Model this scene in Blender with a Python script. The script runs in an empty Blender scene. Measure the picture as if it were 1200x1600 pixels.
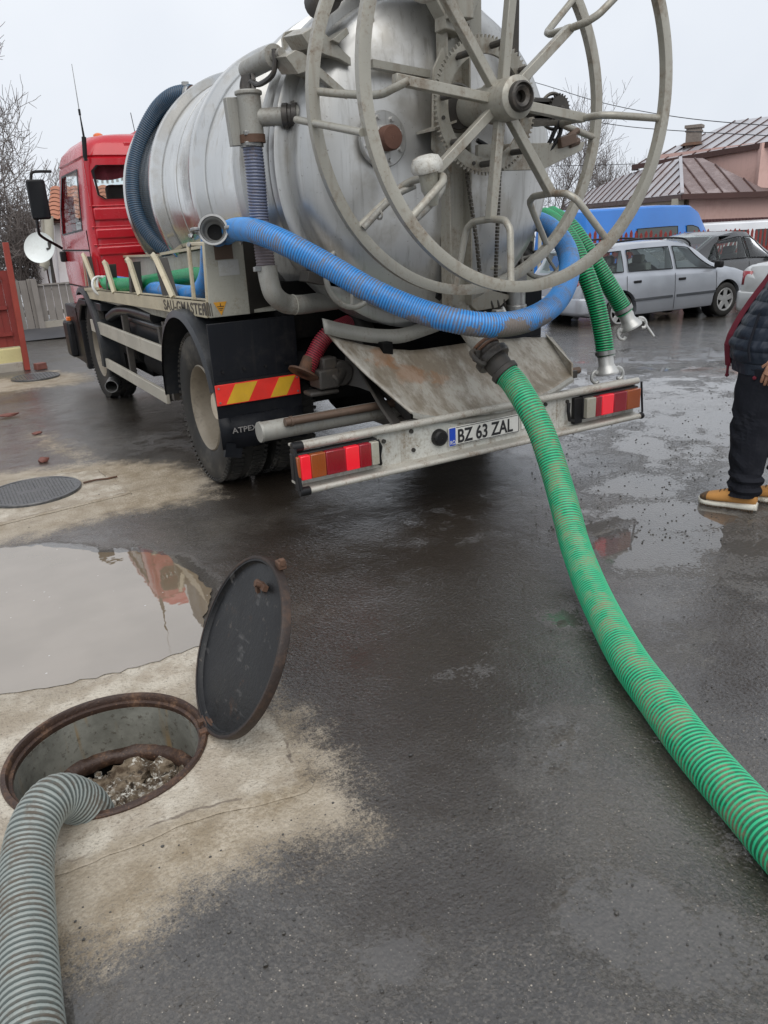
import bpy, math, random
import numpy as np
from mathutils import Vector, Matrix, Quaternion
from mathutils.geometry import tessellate_polygon
import mathutils.noise as mn

# ------------------------------------------------------------------ camera, light
S = bpy.context.scene
COL = S.collection
YAW, PITCH, ROLL, CH, FPX = 29.27, 20.47, -3.07, 1.655, 1202.0
yw, pt, rl = map(math.radians, (YAW, PITCH, ROLL))
c_f = Vector((math.sin(yw)*math.cos(pt), math.cos(yw)*math.cos(pt), -math.sin(pt)))
_r = Vector((math.cos(yw), -math.sin(yw), 0)); _u = _r.cross(c_f)
c_r = _r*math.cos(rl) + _u*math.sin(rl); c_u = -_r*math.sin(rl) + _u*math.cos(rl)
cam = bpy.data.cameras.new('camera'); co = bpy.data.objects.new('camera', cam); COL.objects.link(co)
M = Matrix((c_r, c_u, -c_f)).transposed().to_4x4(); M.translation = (0, 0, CH)
co.matrix_world = M
cam.sensor_fit = 'VERTICAL'; cam.sensor_height = 24.0; cam.lens = 24.0*FPX/1600.0
cam.clip_start = 0.05; cam.clip_end = 600
S.camera = co

W = bpy.data.worlds.new('World'); S.world = W; W.use_nodes = True
wn = W.node_tree; bg = wn.nodes['Background']; bg.inputs[1].default_value = 0.1
sk = wn.nodes.new('ShaderNodeTexSky'); sk.sky_type = 'NISHITA'; sk.sun_disc = False
sk.sun_elevation = math.radians(55); sk.sun_rotation = math.radians(200); sk.air_density = 1.0; sk.dust_density = 4
# thick, even cloud cover over the clear sky
tcn = wn.nodes.new('ShaderNodeTexCoord'); cn = wn.nodes.new('ShaderNodeTexNoise'); cn.inputs['Scale'].default_value = 1.6
cn.inputs['Detail'].default_value = 5; wn.links.new(tcn.outputs['Generated'], cn.inputs[0])
cr = wn.nodes.new('ShaderNodeValToRGB'); cr.color_ramp.elements[0].position = .3; cr.color_ramp.elements[1].position = .7
cr.color_ramp.elements[0].color = (5.5, 5.95, 6.65, 1); cr.color_ramp.elements[1].color = (7.5, 7.75, 8.15, 1)
mx = wn.nodes.new('ShaderNodeMix'); mx.data_type = 'RGBA'; mx.inputs[0].default_value = 0.96
wn.links.new(cn.outputs[0], cr.inputs[0]); wn.links.new(sk.outputs[0], mx.inputs[6]); wn.links.new(cr.outputs[0], mx.inputs[7])
wn.links.new(mx.outputs[2], bg.inputs[0])
sun = bpy.data.lights.new('sun', 'SUN'); sun.energy = 1.5; sun.angle = math.radians(60); sun.color = (1, .97, .93)
so = bpy.data.objects.new('sun', sun); COL.objects.link(so)
so.rotation_euler = (math.radians(35), 0, math.radians(-20))
S.view_settings.view_transform = 'Standard'; S.view_settings.look = 'None'
S.view_settings.exposure = 0.36; S.view_settings.gamma = 1.0; S.view_settings.use_curve_mapping = False

def ray(x, y): return c_f + c_r*((x-600)/FPX) - c_u*((y-800)/FPX)
def px(x, y, X=None, Y=None, Z=None, D=None):
    """point of a real plane (X, Y or Z constant) or at ground distance D seen at photo pixel x, y"""
    d = ray(x, y)
    if X is not None: t = X/d.x
    elif Y is not None: t = Y/d.y
    elif Z is not None: t = (Z-CH)/d.z
    else: t = D/math.hypot(d.x, d.y)
    return Vector((0, 0, CH)) + d*t
V = Vector
PI = math.pi
random.seed(7)
rng = np.random.default_rng(3)

# ------------------------------------------------------------------ materials
class NT:
    def __init__(s, name):
        s.m = bpy.data.materials.new(name); s.m.use_nodes = True; s.t = s.m.node_tree
        s.b = s.t.nodes['Principled BSDF']; s.tc = None
    def n(s, ty, **kw):
        nd = s.t.nodes.new('ShaderNode'+ty)
        for k, v in kw.items(): setattr(nd, k, v)
        return nd
    def l(s, a, b): s.t.links.new(a, b)
    def coord(s, scale=(1, 1, 1), kind='Object'):
        if not s.tc: s.tc = s.n('TexCoord')
        mp = s.n('Mapping'); mp.inputs['Scale'].default_value = scale; s.l(s.tc.outputs[kind], mp.inputs[0]); return mp.outputs[0]
    def noise(s, scale, detail=4, rough=.6, stretch=(1, 1, 1), dist=0):
        nd = s.n('TexNoise'); nd.inputs['Scale'].default_value = scale; nd.inputs['Detail'].default_value = detail
        nd.inputs['Roughness'].default_value = rough; nd.inputs['Distortion'].default_value = dist
        s.l(s.coord(stretch), nd.inputs[0]); return nd.outputs[0]
    def vor(s, scale, feature='F1', out=0, stretch=(1, 1, 1)):
        nd = s.n('TexVoronoi'); nd.feature = feature; nd.inputs['Scale'].default_value = scale
        s.l(s.coord(stretch), nd.inputs['Vector']); return nd.outputs[out]
    def ramp(s, v, lo, hi, a=0.0, b=1.0):
        nd = s.n('MapRange'); nd.interpolation_type = 'SMOOTHSTEP'
        for i, x in enumerate((lo, hi, a, b)): nd.inputs[i+1].default_value = x
        s.l(v, nd.inputs[0]); return nd.outputs[0]
    def math(s, op, a, b=None, clamp=False):
        nd = s.n('Math'); nd.operation = op; nd.use_clamp = clamp
        for i, x in enumerate((a, b)):
            if x is None: continue
            if isinstance(x, (int, float)): nd.inputs[i].default_value = x
            else: s.l(x, nd.inputs[i])
        return nd.outputs[0]
    def mix(s, f, a, b):
        nd = s.n('Mix'); nd.data_type = 'RGBA'
        if isinstance(f, (int, float)): nd.inputs[0].default_value = f
        else: s.l(f, nd.inputs[0])
        for i, x in ((6, a), (7, b)):
            if isinstance(x, (tuple, list)): nd.inputs[i].default_value = (*x[:3], 1)
            else: s.l(x, nd.inputs[i])
        return nd.outputs[2]
    def mixf(s, f, a, b):
        nd = s.n('Mix'); nd.data_type = 'FLOAT'
        for i, x in ((0, f), (2, a), (3, b)):
            if isinstance(x, (int, float)): nd.inputs[i].default_value = x
            else: s.l(x, nd.inputs[i])
        return nd.outputs[0]
    def bump(s, h, dist, strength=1.0, prev=None):
        nd = s.n('Bump'); nd.inputs['Distance'].default_value = dist; nd.inputs['Strength'].default_value = strength
        s.l(h, nd.inputs['Height'])
        if prev is not None: s.l(prev, nd.inputs['Normal'])
        return nd.outputs[0]
    def set(s, **kw):
        names = dict(col='Base Color', rough='Roughness', metal='Metallic', nrm='Normal', coat='Coat Weight', cr='Coat Roughness',
                     trans='Transmission Weight', alpha='Alpha', em='Emission Color', es='Emission Strength', ior='IOR', spec='Specular IOR Level')
        for k, v in kw.items():
            i = s.b.inputs[names[k]]
            if isinstance(v, (int, float)): i.default_value = v
            elif isinstance(v, (tuple, list)): i.default_value = (*v[:3], 1)
            else: s.l(v, i)
        return s.m

def paint(name, col, rough=.45, metal=0, dirt=(.16, .12, .08), amt=.5, scale=6, bump=.002, bs=60, streak=0, coat=0, speck=0, stretch=(1, 1, 1)):
    t = NT(name)
    n1 = t.noise(scale, 6, .65, stretch); n2 = t.noise(scale*9, 4, .6, stretch)
    f = t.ramp(t.math('ADD', t.math('MULTIPLY', n1, .7), t.math('MULTIPLY', n2, .3)), .5-.02, .72)
    f = t.math('MULTIPLY', f, amt)
    if streak:
        sn = t.noise(22, 4, .6, (1, 1, .05)); f = t.math('ADD', f, t.math('MULTIPLY', t.ramp(sn, .5, .72), streak), True)
    if speck:
        sp = t.ramp(t.noise(scale*16, 3, .7), .60, .68); f = t.math('ADD', f, t.math('MULTIPLY', sp, speck), True)
    v = t.noise(scale*.5, 3, .5)
    c0 = t.mix(t.ramp(v, .3, .7), tuple(x*.88 for x in col), tuple(min(1, x*1.1) for x in col))
    c = t.mix(f, c0, dirt)
    return t.set(col=c, rough=t.mixf(f, rough, min(.95, rough+.3)), metal=t.math('MULTIPLY', t.math('SUBTRACT', 1.0, f), float(metal)) if metal else 0,
                 coat=coat, nrm=t.bump(t.noise(bs, 3, .6), bump, .6))

MT = {}
MT['reel'] = paint('reel_grey_paint', (.35, .335, .285), .34, .25, (.15, .10, .06), .85, 4, .001, 90, .3, speck=.35)
MT['tank'] = paint('tank_silver_paint', (.66, .665, .66), .27, .85, (.30, .29, .26), .45, 1.2, .0005, 14, .25)
MT['tank2'] = paint('tank_door_paint', (.47, .465, .44), .24, .75, (.15, .135, .11), .6, 3.0, .0006, 22, .75, speck=.15)
MT['pipe'] = paint('pipe_grey_paint', (.30, .295, .265), .5, .2, (.13, .09, .06), .7, 7, .001, 80, .2, speck=.3)
MT['bed'] = paint('bed_galvanised', (.42, .41, .35), .55, .3, (.2, .16, .1), .7, 6, .0015, 60, .3, speck=.35)
MT['rail'] = paint('rail_cream_paint', (.50, .44, .31), .5, .0, (.2, .14, .08), .5, 8, .001, 60, 0, speck=.3)
MT['guard'] = paint('guard_rail_alloy', (.47, .44, .37), .5, .2, (.2, .16, .1), .5, 7, .001, 60, 0, speck=.25)
MT['bumper'] = paint('bumper_dirty_white', (.56, .555, .51), .45, .1, (.19, .14, .085), .85, 6, .001, 60, .5, speck=.5)
MT['bumper_tube'] = paint('bumper_tube_dirty', (.45, .43, .38), .5, .2, (.17, .11, .07), .9, 10, .002, 70, 0, speck=.8)
MT['chute'] = paint('chute_muddy', (.30, .28, .24), .5, .1, (.15, .115, .075), 1.0, 3.5, .002, 50, 0, speck=.2, stretch=(1.6, .7, 1))
MT['black'] = paint('black_plastic', (.010, .010, .011), .4, 0, (.035, .032, .028), .5, 4, .001, 50)
MT['fender'] = paint('fender_plastic', (.022, .024, .027), .33, 0, (.055, .052, .045), .6, 3, .001, 40)
MT['flap'] = paint('flap_rubber', (.009, .010, .013), .35, 0, (.035, .033, .030), .5, 3.5, .001, 40, .25)
MT['under'] = paint('chassis_dark', (.007, .007, .007), .7, 0, (.022, .018, .014), .7, 6, .003, 50)
MT['frame'] = paint('chassis_grey', (.055, .05, .044), .6, .1, (.11, .085, .06), .7, 6, .002, 50)
MT['rust'] = paint('rusty_steel', (.10, .055, .035), .7, .2, (.20, .09, .045), .8, 12, .003, 60)
MT['rustcap'] = paint('rusty_cap', (.13, .06, .04), .7, .1, (.07, .035, .025), .8, 30, .002, 90)
MT['brownpipe'] = paint('brown_pipe', (.13, .085, .06), .5, .2, (.07, .055, .04), .7, 9, .002, 60)
MT['red'] = paint('cab_red_paint', (.47, .012, .022), .25, 0, (.24, .03, .03), .35, 2, .0003, 30, 0, coat=.25)
MT['rim'] = paint('wheel_rim', (.22, .19, .145), .5, .1, (.11, .09, .065), .8, 5, .001, 60)
MT['hub'] = paint('wheel_hub', (.52, .45, .35), .6, 0, (.25, .18, .12), .6, 14, .002, 60)
MT['rub'] = paint('tyre_rubber', (.030, .029, .027), .6, 0, (.11, .10, .085), .9, 3, .001, 70)
MT['steel'] = paint('cast_steel', (.33, .33, .32), .38, .8, (.12, .11, .1), .7, 16, .001, 90)
MT['alu'] = paint('cast_alloy', (.52, .52, .50), .42, .55, (.25, .24, .22), .6, 18, .001, 90)
MT['darkmetal'] = paint('oily_dark_metal', (.055, .05, .045), .4, .4, (.1, .08, .06), .7, 20, .002, 90)
MT['chain'] = paint('greasy_chain', (.10, .09, .075), .4, .6, (.05, .04, .03), .7, 40, .002, 90)
MT['amber'] = paint('amber_lens', (.75, .16, .02), .15, 0, (.3, .1, .03), .3, 8, .0003, 60, coat=.6)
MT['lensred'] = paint('red_lens', (.27, .008, .018), .12, 0, (.15, .02, .02), .4, 8, .0003, 60, coat=.6)
MT['lensclear'] = paint('clear_lens', (.38, .36, .30), .15, 0, (.22, .19, .12), .6, 12, .0003, 60, coat=.6)
MT['lensorange'] = paint('orange_lens', (.33, .075, .015), .15, 0, (.16, .05, .025), .3, 12, .0003, 60, coat=.6)
MT['refl_red'] = paint('reflective_red', (.75, .03, .02), .4, 0, (.4, .05, .03), .4, 20, .0005, 200)
MT['refl_yel'] = paint('reflective_yellow', (.62, .36, .02), .4, 0, (.35, .2, .04), .4, 20, .0005, 200)
MT['plate'] = paint('plate_white', (.72, .71, .66), .4, 0, (.35, .3, .22), .5, 14, .0003, 60)
MT['plate_blue'] = paint('plate_blue', (.01, .06, .45), .4, 0, (.1, .1, .2), .3, 14, .0003, 60)
MT['ink'] = paint('black_ink', (.015, .015, .017), .4, 0, (.05, .05, .05), .3, 20, .0002, 60)
MT['inkfade'] = paint('faded_ink', (.055, .045, .03), .5, 0, (.15, .12, .08), .4, 25, .0002, 60)
MT['inkgrey'] = paint('grey_lettering', (.22, .21, .2), .5, 0, (.08, .07, .07), .5, 25, .0002, 60)
MT['sticker'] = paint('orange_sticker', (.72, .34, .03), .5, 0, (.5, .25, .06), .4, 25, .0002, 60)
MT['skin'] = paint('skin', (.46, .24, .15), .5, 0, (.36, .17, .11), .4, 25, .001, 120)
MT['hair'] = paint('dark_hair', (.02, .016, .013), .6, 0, (.05, .04, .03), .4, 60, .004, 160)
MT['trousers'] = paint('trousers_black_cloth', (.012, .013, .018), .85, 0, (.024, .024, .028), .7, 6, .008, 16)
MT['jacket'] = paint('navy_nylon', (.016, .022, .035), .5, 0, (.022, .03, .043), .6, 7, .004, 30)
MT['maroon'] = paint('maroon_fleece', (.12, .008, .02), .9, 0, (.08, .01, .015), .4, 20, .002, 200)
MT['suede'] = paint('tan_suede', (.52, .25, .07), .85, 0, (.25, .12, .04), .6, 10, .002, 80)
MT['sole'] = paint('shoe_sole', (.62, .60, .52), .7, 0, (.12, .09, .06), 1.0, 14, .002, 80, speck=.4)
MT['toecap'] = paint('dark_suede', (.09, .055, .03), .8, 0, (.15, .08, .03), .5, 20, .002, 80)
MT['whitewall'] = paint('white_render', (.74, .69, .68), .8, 0, (.5, .42, .38), .5, 1.5, .003, 20)
MT['pink'] = paint('pink_render', (.62, .41, .36), .85, 0, (.42, .26, .22), .7, .6, .004, 15, .2)
MT['woodgrey'] = paint('weathered_boards', (.23, .21, .19), .85, 0, (.10, .09, .08), .8, 4, .004, 30, 0, stretch=(3, 3, .25))
MT['woodred'] = paint('red_painted_boards', (.22, .030, .024), .7, 0, (.10, .06, .045), .95, 5, .003, 30, 0, stretch=(2, 2, .4))
MT['postred'] = paint('red_oxide_post', (.28, .042, .026), .6, 0, (.18, .05, .035), .7, 8, .002, 40)
MT['yellowwall'] = paint('yellow_plinth', (.58, .52, .26), .8, 0, (.3, .25, .15), .7, 3, .004, 25)
MT['concwall'] = paint('stone_plinth', (.36, .33, .28), .9, 0, (.14, .11, .09), .9, 6, .01, 22)
MT['tile'] = paint('clay_tile', (.42, .17, .10), .8, 0, (.25, .12, .09), .7, 3, .004, 30)
MT['gutter'] = paint('beige_gutter', (.44, .41, .33), .6, 0, (.3, .27, .2), .5, 3, .002, 30)
MT['dish'] = paint('dish_white', (.66, .69, .67), .5, 0, (.45, .46, .42), .4, 3, .001, 30)
MT['roofw'] = paint('wet_metal_roof', (.45, .435, .45), .28, .3, (.24, .16, .14), .8, .7, .002, 10)
MT['roofb'] = paint('wet_brown_roof', (.16, .085, .065), .22, .3, (.40, .34, .33), .7, .6, .002, 10)
MT['fascia'] = paint('brown_fascia', (.065, .026, .020), .5, 0, (.04, .02, .015), .5, 3, .002, 20)
MT['brick'] = paint('old_brickwork', (.23, .18, .13), .9, 0, (.13, .11, .09), .8, 6, .006, 20)
MT['chim'] = paint('chimney_render', (.22, .19, .165), .9, 0, (.10, .085, .075), .9, 4, .006, 20)
MT['corr'] = paint('brown_sheet', (.085, .035, .035), .5, .1, (.05, .03, .03), .6, 3, .001, 20)
MT['bark'] = paint('wet_bark', (.06, .05, .045), .9, 0, (.10, .09, .08), .6, 8, .004, 40)
MT['twig'] = paint('grey_twigs', (.13, .11, .10), .9, 0, (.07, .06, .055), .6, 2, .002, 40)
MT['silver'] = paint('silver_car_paint', (.36, .38, .415), .3, .45, (.29, .30, .31), .3, 3, .0003, 20, 0, coat=.6)
MT['silver2'] = paint('pale_car_paint', (.50, .51, .50), .28, .35, (.42, .41, .39), .25, 3, .0003, 20, 0, coat=.6)
MT['darkcar'] = paint('charcoal_car_paint', (.030, .030, .031), .26, .2, (.045, .043, .04), .25, 3, .0003, 20, 0, coat=.6)
MT['bluevan'] = paint('blue_van_paint', (.008, .17, .58), .3, 0, (.02, .16, .42), .3, 1.5, .0003, 20, 0, coat=.4)
MT['whitevan'] = paint('white_van_paint', (.68, .69, .70), .3, 0, (.5, .5, .48), .3, 2, .0003, 20, 0, coat=.4)
MT['trim'] = paint('grey_plastic_trim', (.05, .055, .062), .5, 0, (.09, .09, .085), .5, 5, .001, 40)
MT['alloy'] = paint('alloy_wheel', (.46, .46, .45), .35, .6, (.2, .19, .17), .5, 12, .0006, 60)
MT['brickred'] = paint('broken_brick', (.17, .06, .045), .6, 0, (.2, .1, .08), .7, 20, .004, 60)
def tank_material():
    t = NT('brushed_tank_steel'); a = t.noise(1.1, 3, .5); s_ = t.noise(7, 4, .6, (1, 1, .12)); d = t.noise(18, 4, .65, (1, 1, .10)); g_ = t.noise(2.2, 4, .6)
    c = t.mix(t.ramp(a, .3, .7), (.54, .54, .525), (.68, .675, .65)); c = t.mix(t.ramp(d, .54, .70, 0, .45), c, (.32, .30, .26)); c = t.mix(t.ramp(g_, .52, .68, 0, .5), c, (.40, .35, .27))
    return t.set(col=c, metal=.9, rough=t.ramp(s_, .3, .7, .14, .27), nrm=t.bump(t.noise(1.6, 2, .5), .012, .5))
MT['tank'] = tank_material()
def door_material():
    t = NT('grimy_door_steel'); a = t.noise(1.3, 3, .5); s_ = t.noise(9, 4, .6, (1, 1, .10)); d = t.noise(26, 5, .7, (1, 1, .05)); g_ = t.noise(2.6, 5, .65)
    c = t.mix(t.ramp(a, .3, .7), (.44, .44, .425), (.58, .575, .555)); c = t.mix(t.ramp(d, .50, .68, 0, .45), c, (.25, .235, .21)); c = t.mix(t.ramp(g_, .50, .66, 0, .45), c, (.30, .27, .215)); c = t.mix(t.ramp(t.noise(40, 3, .7), .66, .72, 0, .6), c, (.10, .08, .06))
    return t.set(col=c, metal=.72, rough=t.ramp(s_, .3, .7, .30, .40), nrm=t.bump(t.noise(2.2, 2, .5), .010, .5))
MT['tank2'] = door_material()
def chute_material():
    t = NT('muddy_chute'); a = t.noise(4, 6, .7, (1.8, .6, 1)); b_ = t.noise(24, 5, .7, (1.5, .5, 1)); r = t.noise(5, 5, .7)
    c = t.mix(t.ramp(a, .38, .6), (.22, .185, .14), (.40, .375, .325)); c = t.mix(t.ramp(b_, .5, .7, 0, .6), c, (.15, .12, .085))
    for (x, y, z, rad, k) in ((2.42, 3.95, .80, .16, .5), (2.30, 4.05, .88, .12, .5), (2.62, 3.9, .74, .10, .35)):
        g = t.n('VectorMath'); g.operation = 'DISTANCE'; t.l(t.coord(), g.inputs[0]); g.inputs[1].default_value = (x, y, z)
        e = t.math('ADD', g.outputs['Value'], t.math('MULTIPLY', t.math('SUBTRACT', r, .5), .55)); c = t.mix(t.ramp(e, rad, rad*.3, 0, k), c, (.30, .13, .045))
    return t.set(col=c, rough=.5, metal=.1, nrm=t.bump(b_, .004, .6))
MT['chute'] = chute_material()
MT['teal'] = None
t = NT('window_glass'); MT['glass'] = t.set(col=(.05, .062, .058), rough=.06, spec=.4)
t = NT('cab_window_glass'); MT['cabglass'] = t.set(col=(.9, .95, .95), rough=.02, trans=1.0, ior=1.05)
t = NT('pale_glass'); MT['paleglass'] = t.set(col=(.12, .155, .145), rough=.08, spec=.5)
t = NT('car_window'); MT['carglass'] = t.set(col=(.55, .64, .60), rough=.02, trans=1.0, ior=1.06, coat=.7)
t = NT('mirror_glass'); MT['mirror'] = t.set(col=(.012, .013, .015), rough=.08, spec=.3)
t = NT('inside_dark'); MT['void'] = t.set(col=(.006, .006, .006), rough=.9)
t = NT('lit_brake_lens'); MT['lit'] = t.set(col=(.6, .01, .02), rough=.15, em=(1, .02, .045), es=.22, coat=.5)
t = NT('seat_fabric'); MT['seat'] = t.set(col=(.12, .13, .125), rough=.9)
t = NT('white_tassel'); MT['tassel'] = t.set(col=(.7, .7, .68), rough=.9)
MT['curtain'] = paint('red_curtain', (.16, .02, .03), .9, 0, (.1, .03, .03), .4, 20, .003, 60)

for k_, v_ in (('flap', .15), ('fender', .3), ('black', .25), ('under', .1), ('rub', .25), ('trousers', .2), ('jacket', .35), ('debris', .2)):
    if k_ in MT: MT[k_].node_tree.nodes['Principled BSDF'].inputs['Specular IOR Level'].default_value = v_
def hose_mat(name, ridge, groove, mud=(.13, .105, .08), mudamt=.35, mudat=None, rough=.4, groovedirt=.0):
    t = NT(name)
    if not t.tc: t.tc = t.n('TexCoord')
    sp = t.n('SeparateXYZ'); t.l(t.tc.outputs['UV'], sp.inputs[0])
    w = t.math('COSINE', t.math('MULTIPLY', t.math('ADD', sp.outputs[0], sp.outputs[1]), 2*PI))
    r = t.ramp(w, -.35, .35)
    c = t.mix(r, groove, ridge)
    n = t.noise(9, 6, .7); n2 = t.noise(70, 3, .6)
    f = t.math('MULTIPLY', t.ramp(t.math('ADD', t.math('MULTIPLY', n, .65), t.math('MULTIPLY', n2, .35)), .5, .66), mudamt)
    if mudat:
        for (cx, cy, cz, rad, a) in mudat:
            g = t.n('VectorMath'); g.operation = 'DISTANCE'; t.l(t.coord(), g.inputs[0]); g.inputs[1].default_value = (cx, cy, cz)
            e = t.math('ADD', g.outputs['Value'], t.math('MULTIPLY', t.math('SUBTRACT', n, .5), rad*1.6))
            e = t.math('ADD', e, t.math('MULTIPLY', t.math('SUBTRACT', n2, .5), rad*.7))
            f = t.math('MAXIMUM', f, t.ramp(e, rad, rad*.8, 0, a))
    if groovedirt: f = t.math('MAXIMUM', f, t.math('MULTIPLY', t.math('SUBTRACT', 1.0, r), t.ramp(n, .42, .62, 0, groovedirt)))
    c = t.mix(f, c, t.mix(n2, mud, tuple(x*1.7 for x in mud)))
    return t.set(col=c, rough=t.mixf(f, rough, .85), nrm=t.bump(t.noise(120, 3, .6), .0015, .5))
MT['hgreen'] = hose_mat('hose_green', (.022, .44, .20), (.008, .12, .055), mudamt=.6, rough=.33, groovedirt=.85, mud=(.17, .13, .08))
MT['hgreen2'] = hose_mat('hose_green_clean', (.008, .34, .12), (.002, .03, .014), mudamt=.25, rough=.3)
MT['hblue'] = hose_mat('hose_blue', (.045, .28, .68), (.02, .13, .37), mudamt=.75, rough=.33, groovedirt=.75,
                       mudat=[(2.63, 3.2, 1.04, .15, .95), (2.38, 3.28, 1.06, .13, .9), (2.88, 3.2, 1.05, .12, .9), (2.15, 3.42, 1.12, .11, .85), (1.98, 3.6, 1.22, .09, .7), (1.85, 3.75, 1.3, .07, .6), (2.75, 3.2, .99, .12, .95)])
MT['hgrey'] = hose_mat('hose_grey', (.25, .275, .255), (.075, .09, .082), mudamt=.75, rough=.35, groovedirt=.9, mud=(.075, .06, .045))
MT['hteal'] = hose_mat('hose_teal', (.040, .085, .14), (.010, .024, .045), mudamt=.2, rough=.35)
MT['hviolet'] = hose_mat('hose_violet_grey', (.15, .17, .25), (.065, .075, .11), mudamt=.8, rough=.35, mudat=[(1.72, 4.25, 1.5, .14, .8)], mud=(.11, .085, .08))
MT['hred'] = hose_mat('hose_red', (.38, .03, .05), (.10, .012, .018), mudamt=.3, rough=.35)

# ------------------------------------------------------------------ mesh builder
def frame_of(d):
    d = V(d).normalized(); a = V((0, 0, 1)) if abs(d.z) < .95 else V((1, 0, 0))
    u = a.cross(d).normalized(); return u, d.cross(u).normalized(), d
class MB:
    def __init__(s): s.v = []; s.f = []
    def add(s, vs, fs):
        b = len(s.v); s.v += [tuple(p) for p in vs]; s.f += [tuple(i+b for i in f) for f in fs]; return s
    def box(s, c, size, rot=None, taper=1.0, tz=None):
        hx, hy, hz = (q/2 for q in size); c = V(c); vs = []
        for z in (-hz, hz):
            k = taper if z > 0 else 1
            for x, y in ((-hx, -hy), (hx, -hy), (hx, hy), (-hx, hy)):
                p = V((x*k, y*k, z)); vs.append(c + (rot @ p if rot else p))
        return s.add(vs, [(3, 2, 1, 0), (4, 5, 6, 7), (0, 1, 5, 4), (1, 2, 6, 5), (2, 3, 7, 6), (3, 0, 4, 7)])
    def bx(s, a, b):
        a = V(a); b = V(b); return s.box((a+b)/2, [abs(q) for q in (b-a)])
    def bar(s, p0, p1, w, h, up=(0, 0, 1)):
        p0 = V(p0); p1 = V(p1); d = (p1-p0).normalized(); u = V(up); x = d.cross(u)
        if x.length < 1e-4: x = d.cross(V((1, 0, 0)))
        x.normalize(); z = x.cross(d); vs = []
        for p in (p0, p1):
            for a, b in ((-1, -1), (1, -1), (1, 1), (-1, 1)): vs.append(p + x*a*w/2 + z*b*h/2)
        return s.add(vs, [(0, 1, 2, 3), (7, 6, 5, 4), (4, 5, 1, 0), (5, 6, 2, 1), (6, 7, 3, 2), (7, 4, 0, 3)])
    def prism(s, poly, vec):
        n = len(poly); vec = V(vec); a = [V(p) for p in poly]; vs = a + [p+vec for p in a]
        nrm = V((0, 0, 0))
        for i in range(n): nrm += a[i].cross(a[(i+1) % n])
        side = [(i, (i+1) % n, (i+1) % n+n, i+n) for i in range(n)]
        fs = [tuple(range(n-1, -1, -1)), tuple(range(n, 2*n))] + side
        if nrm.dot(vec) < 0: fs = [tuple(reversed(f)) for f in fs]
        return s.add(vs, fs)
    def tube(s, pts, r, n=12, caps=True, sq=False, closed=False):
        pts = [V(p) for p in pts]; N = len(pts); rf = r if callable(r) else (lambda i: r)
        vs = []; fs = []; u = None
        for i, p in enumerate(pts):
            if closed: d = (pts[(i+1) % N]-pts[i-1]).normalized()
            else: d = (pts[min(i+1, N-1)]-pts[max(i-1, 0)]).normalized()
            if u is None: u, w, _ = frame_of(d)
            else:
                u = (u - d*u.dot(d)).normalized(); w = d.cross(u)
            for k in range(n):
                a = 2*PI*k/n; vs.append(p + (u*math.cos(a)+w*math.sin(a))*rf(i))
        for i in range(N if closed else N-1):
            for k in range(n):
                j = (i+1) % N; fs.append((i*n+k, i*n+(k+1) % n, j*n+(k+1) % n, j*n+k))
        if caps and not closed: fs += [tuple(range(n-1, -1, -1)), tuple((N-1)*n+k for k in range(n))]
        return s.add(vs, fs)
    def cyl(s, a, b, r, n=24, r2=None):
        rr = (r, r if r2 is None else r2); return s.tube([a, b], lambda i: rr[i], n)
    def lathe(s, prof, o, ax, n=32, closed=False):
        """profile of (radius, distance along axis)"""
        u, w, d = frame_of(ax); o = V(o); vs = []; fs = []; N = len(prof)
        for r, h in prof:
            for k in range(n):
                a = 2*PI*k/n; vs.append(o + d*h + (u*math.cos(a)+w*math.sin(a))*max(r, 1e-4))
        for i in range(N if closed else N-1):
            for k in range(n):
                j = (i+1) % N; fs.append((i*n+k, i*n+(k+1) % n, j*n+(k+1) % n, j*n+k))
        return s.add(vs, fs)
    def grid(s, P, close_u=False):
        """P[i][j] grid of points"""
        m = len(P); n = len(P[0]); vs = [p for r in P for p in r]; fs = []
        for i in range(m-1):
            for j in range(n if close_u else n-1):
                k = (j+1) % n; fs.append((i*n+j, i*n+k, (i+1)*n+k, (i+1)*n+j))
        return s.add(vs, fs)
    def ico(s, c, r, sub=1, jit=0, sc=(1, 1, 1)):
        import bmesh
        bm = bmesh.new(); bmesh.ops.create_icosphere(bm, subdivisions=sub, radius=1); c = V(c)
        vs = []
        for v in bm.verts:
            k = 1+jit*mn.noise(v.co*2.1+c*17)
            vs.append(c+V((v.co.x*sc[0], v.co.y*sc[1], v.co.z*sc[2]))*r*k)
        fs = [tuple(v.index for v in f.verts) for f in bm.faces]; bm.free(); return s.add(vs, fs)
    def mesh(s, name, mat, sharp=35):
        me = bpy.data.meshes.new(name); me.from_pydata(s.v, [], s.f); me.validate()
        if mat: me.materials.append(MT[mat] if isinstance(mat, str) else mat)
        if sharp:
            me.shade_smooth(); me.set_sharp_from_angle(angle=math.radians(sharp))
        return me

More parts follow.
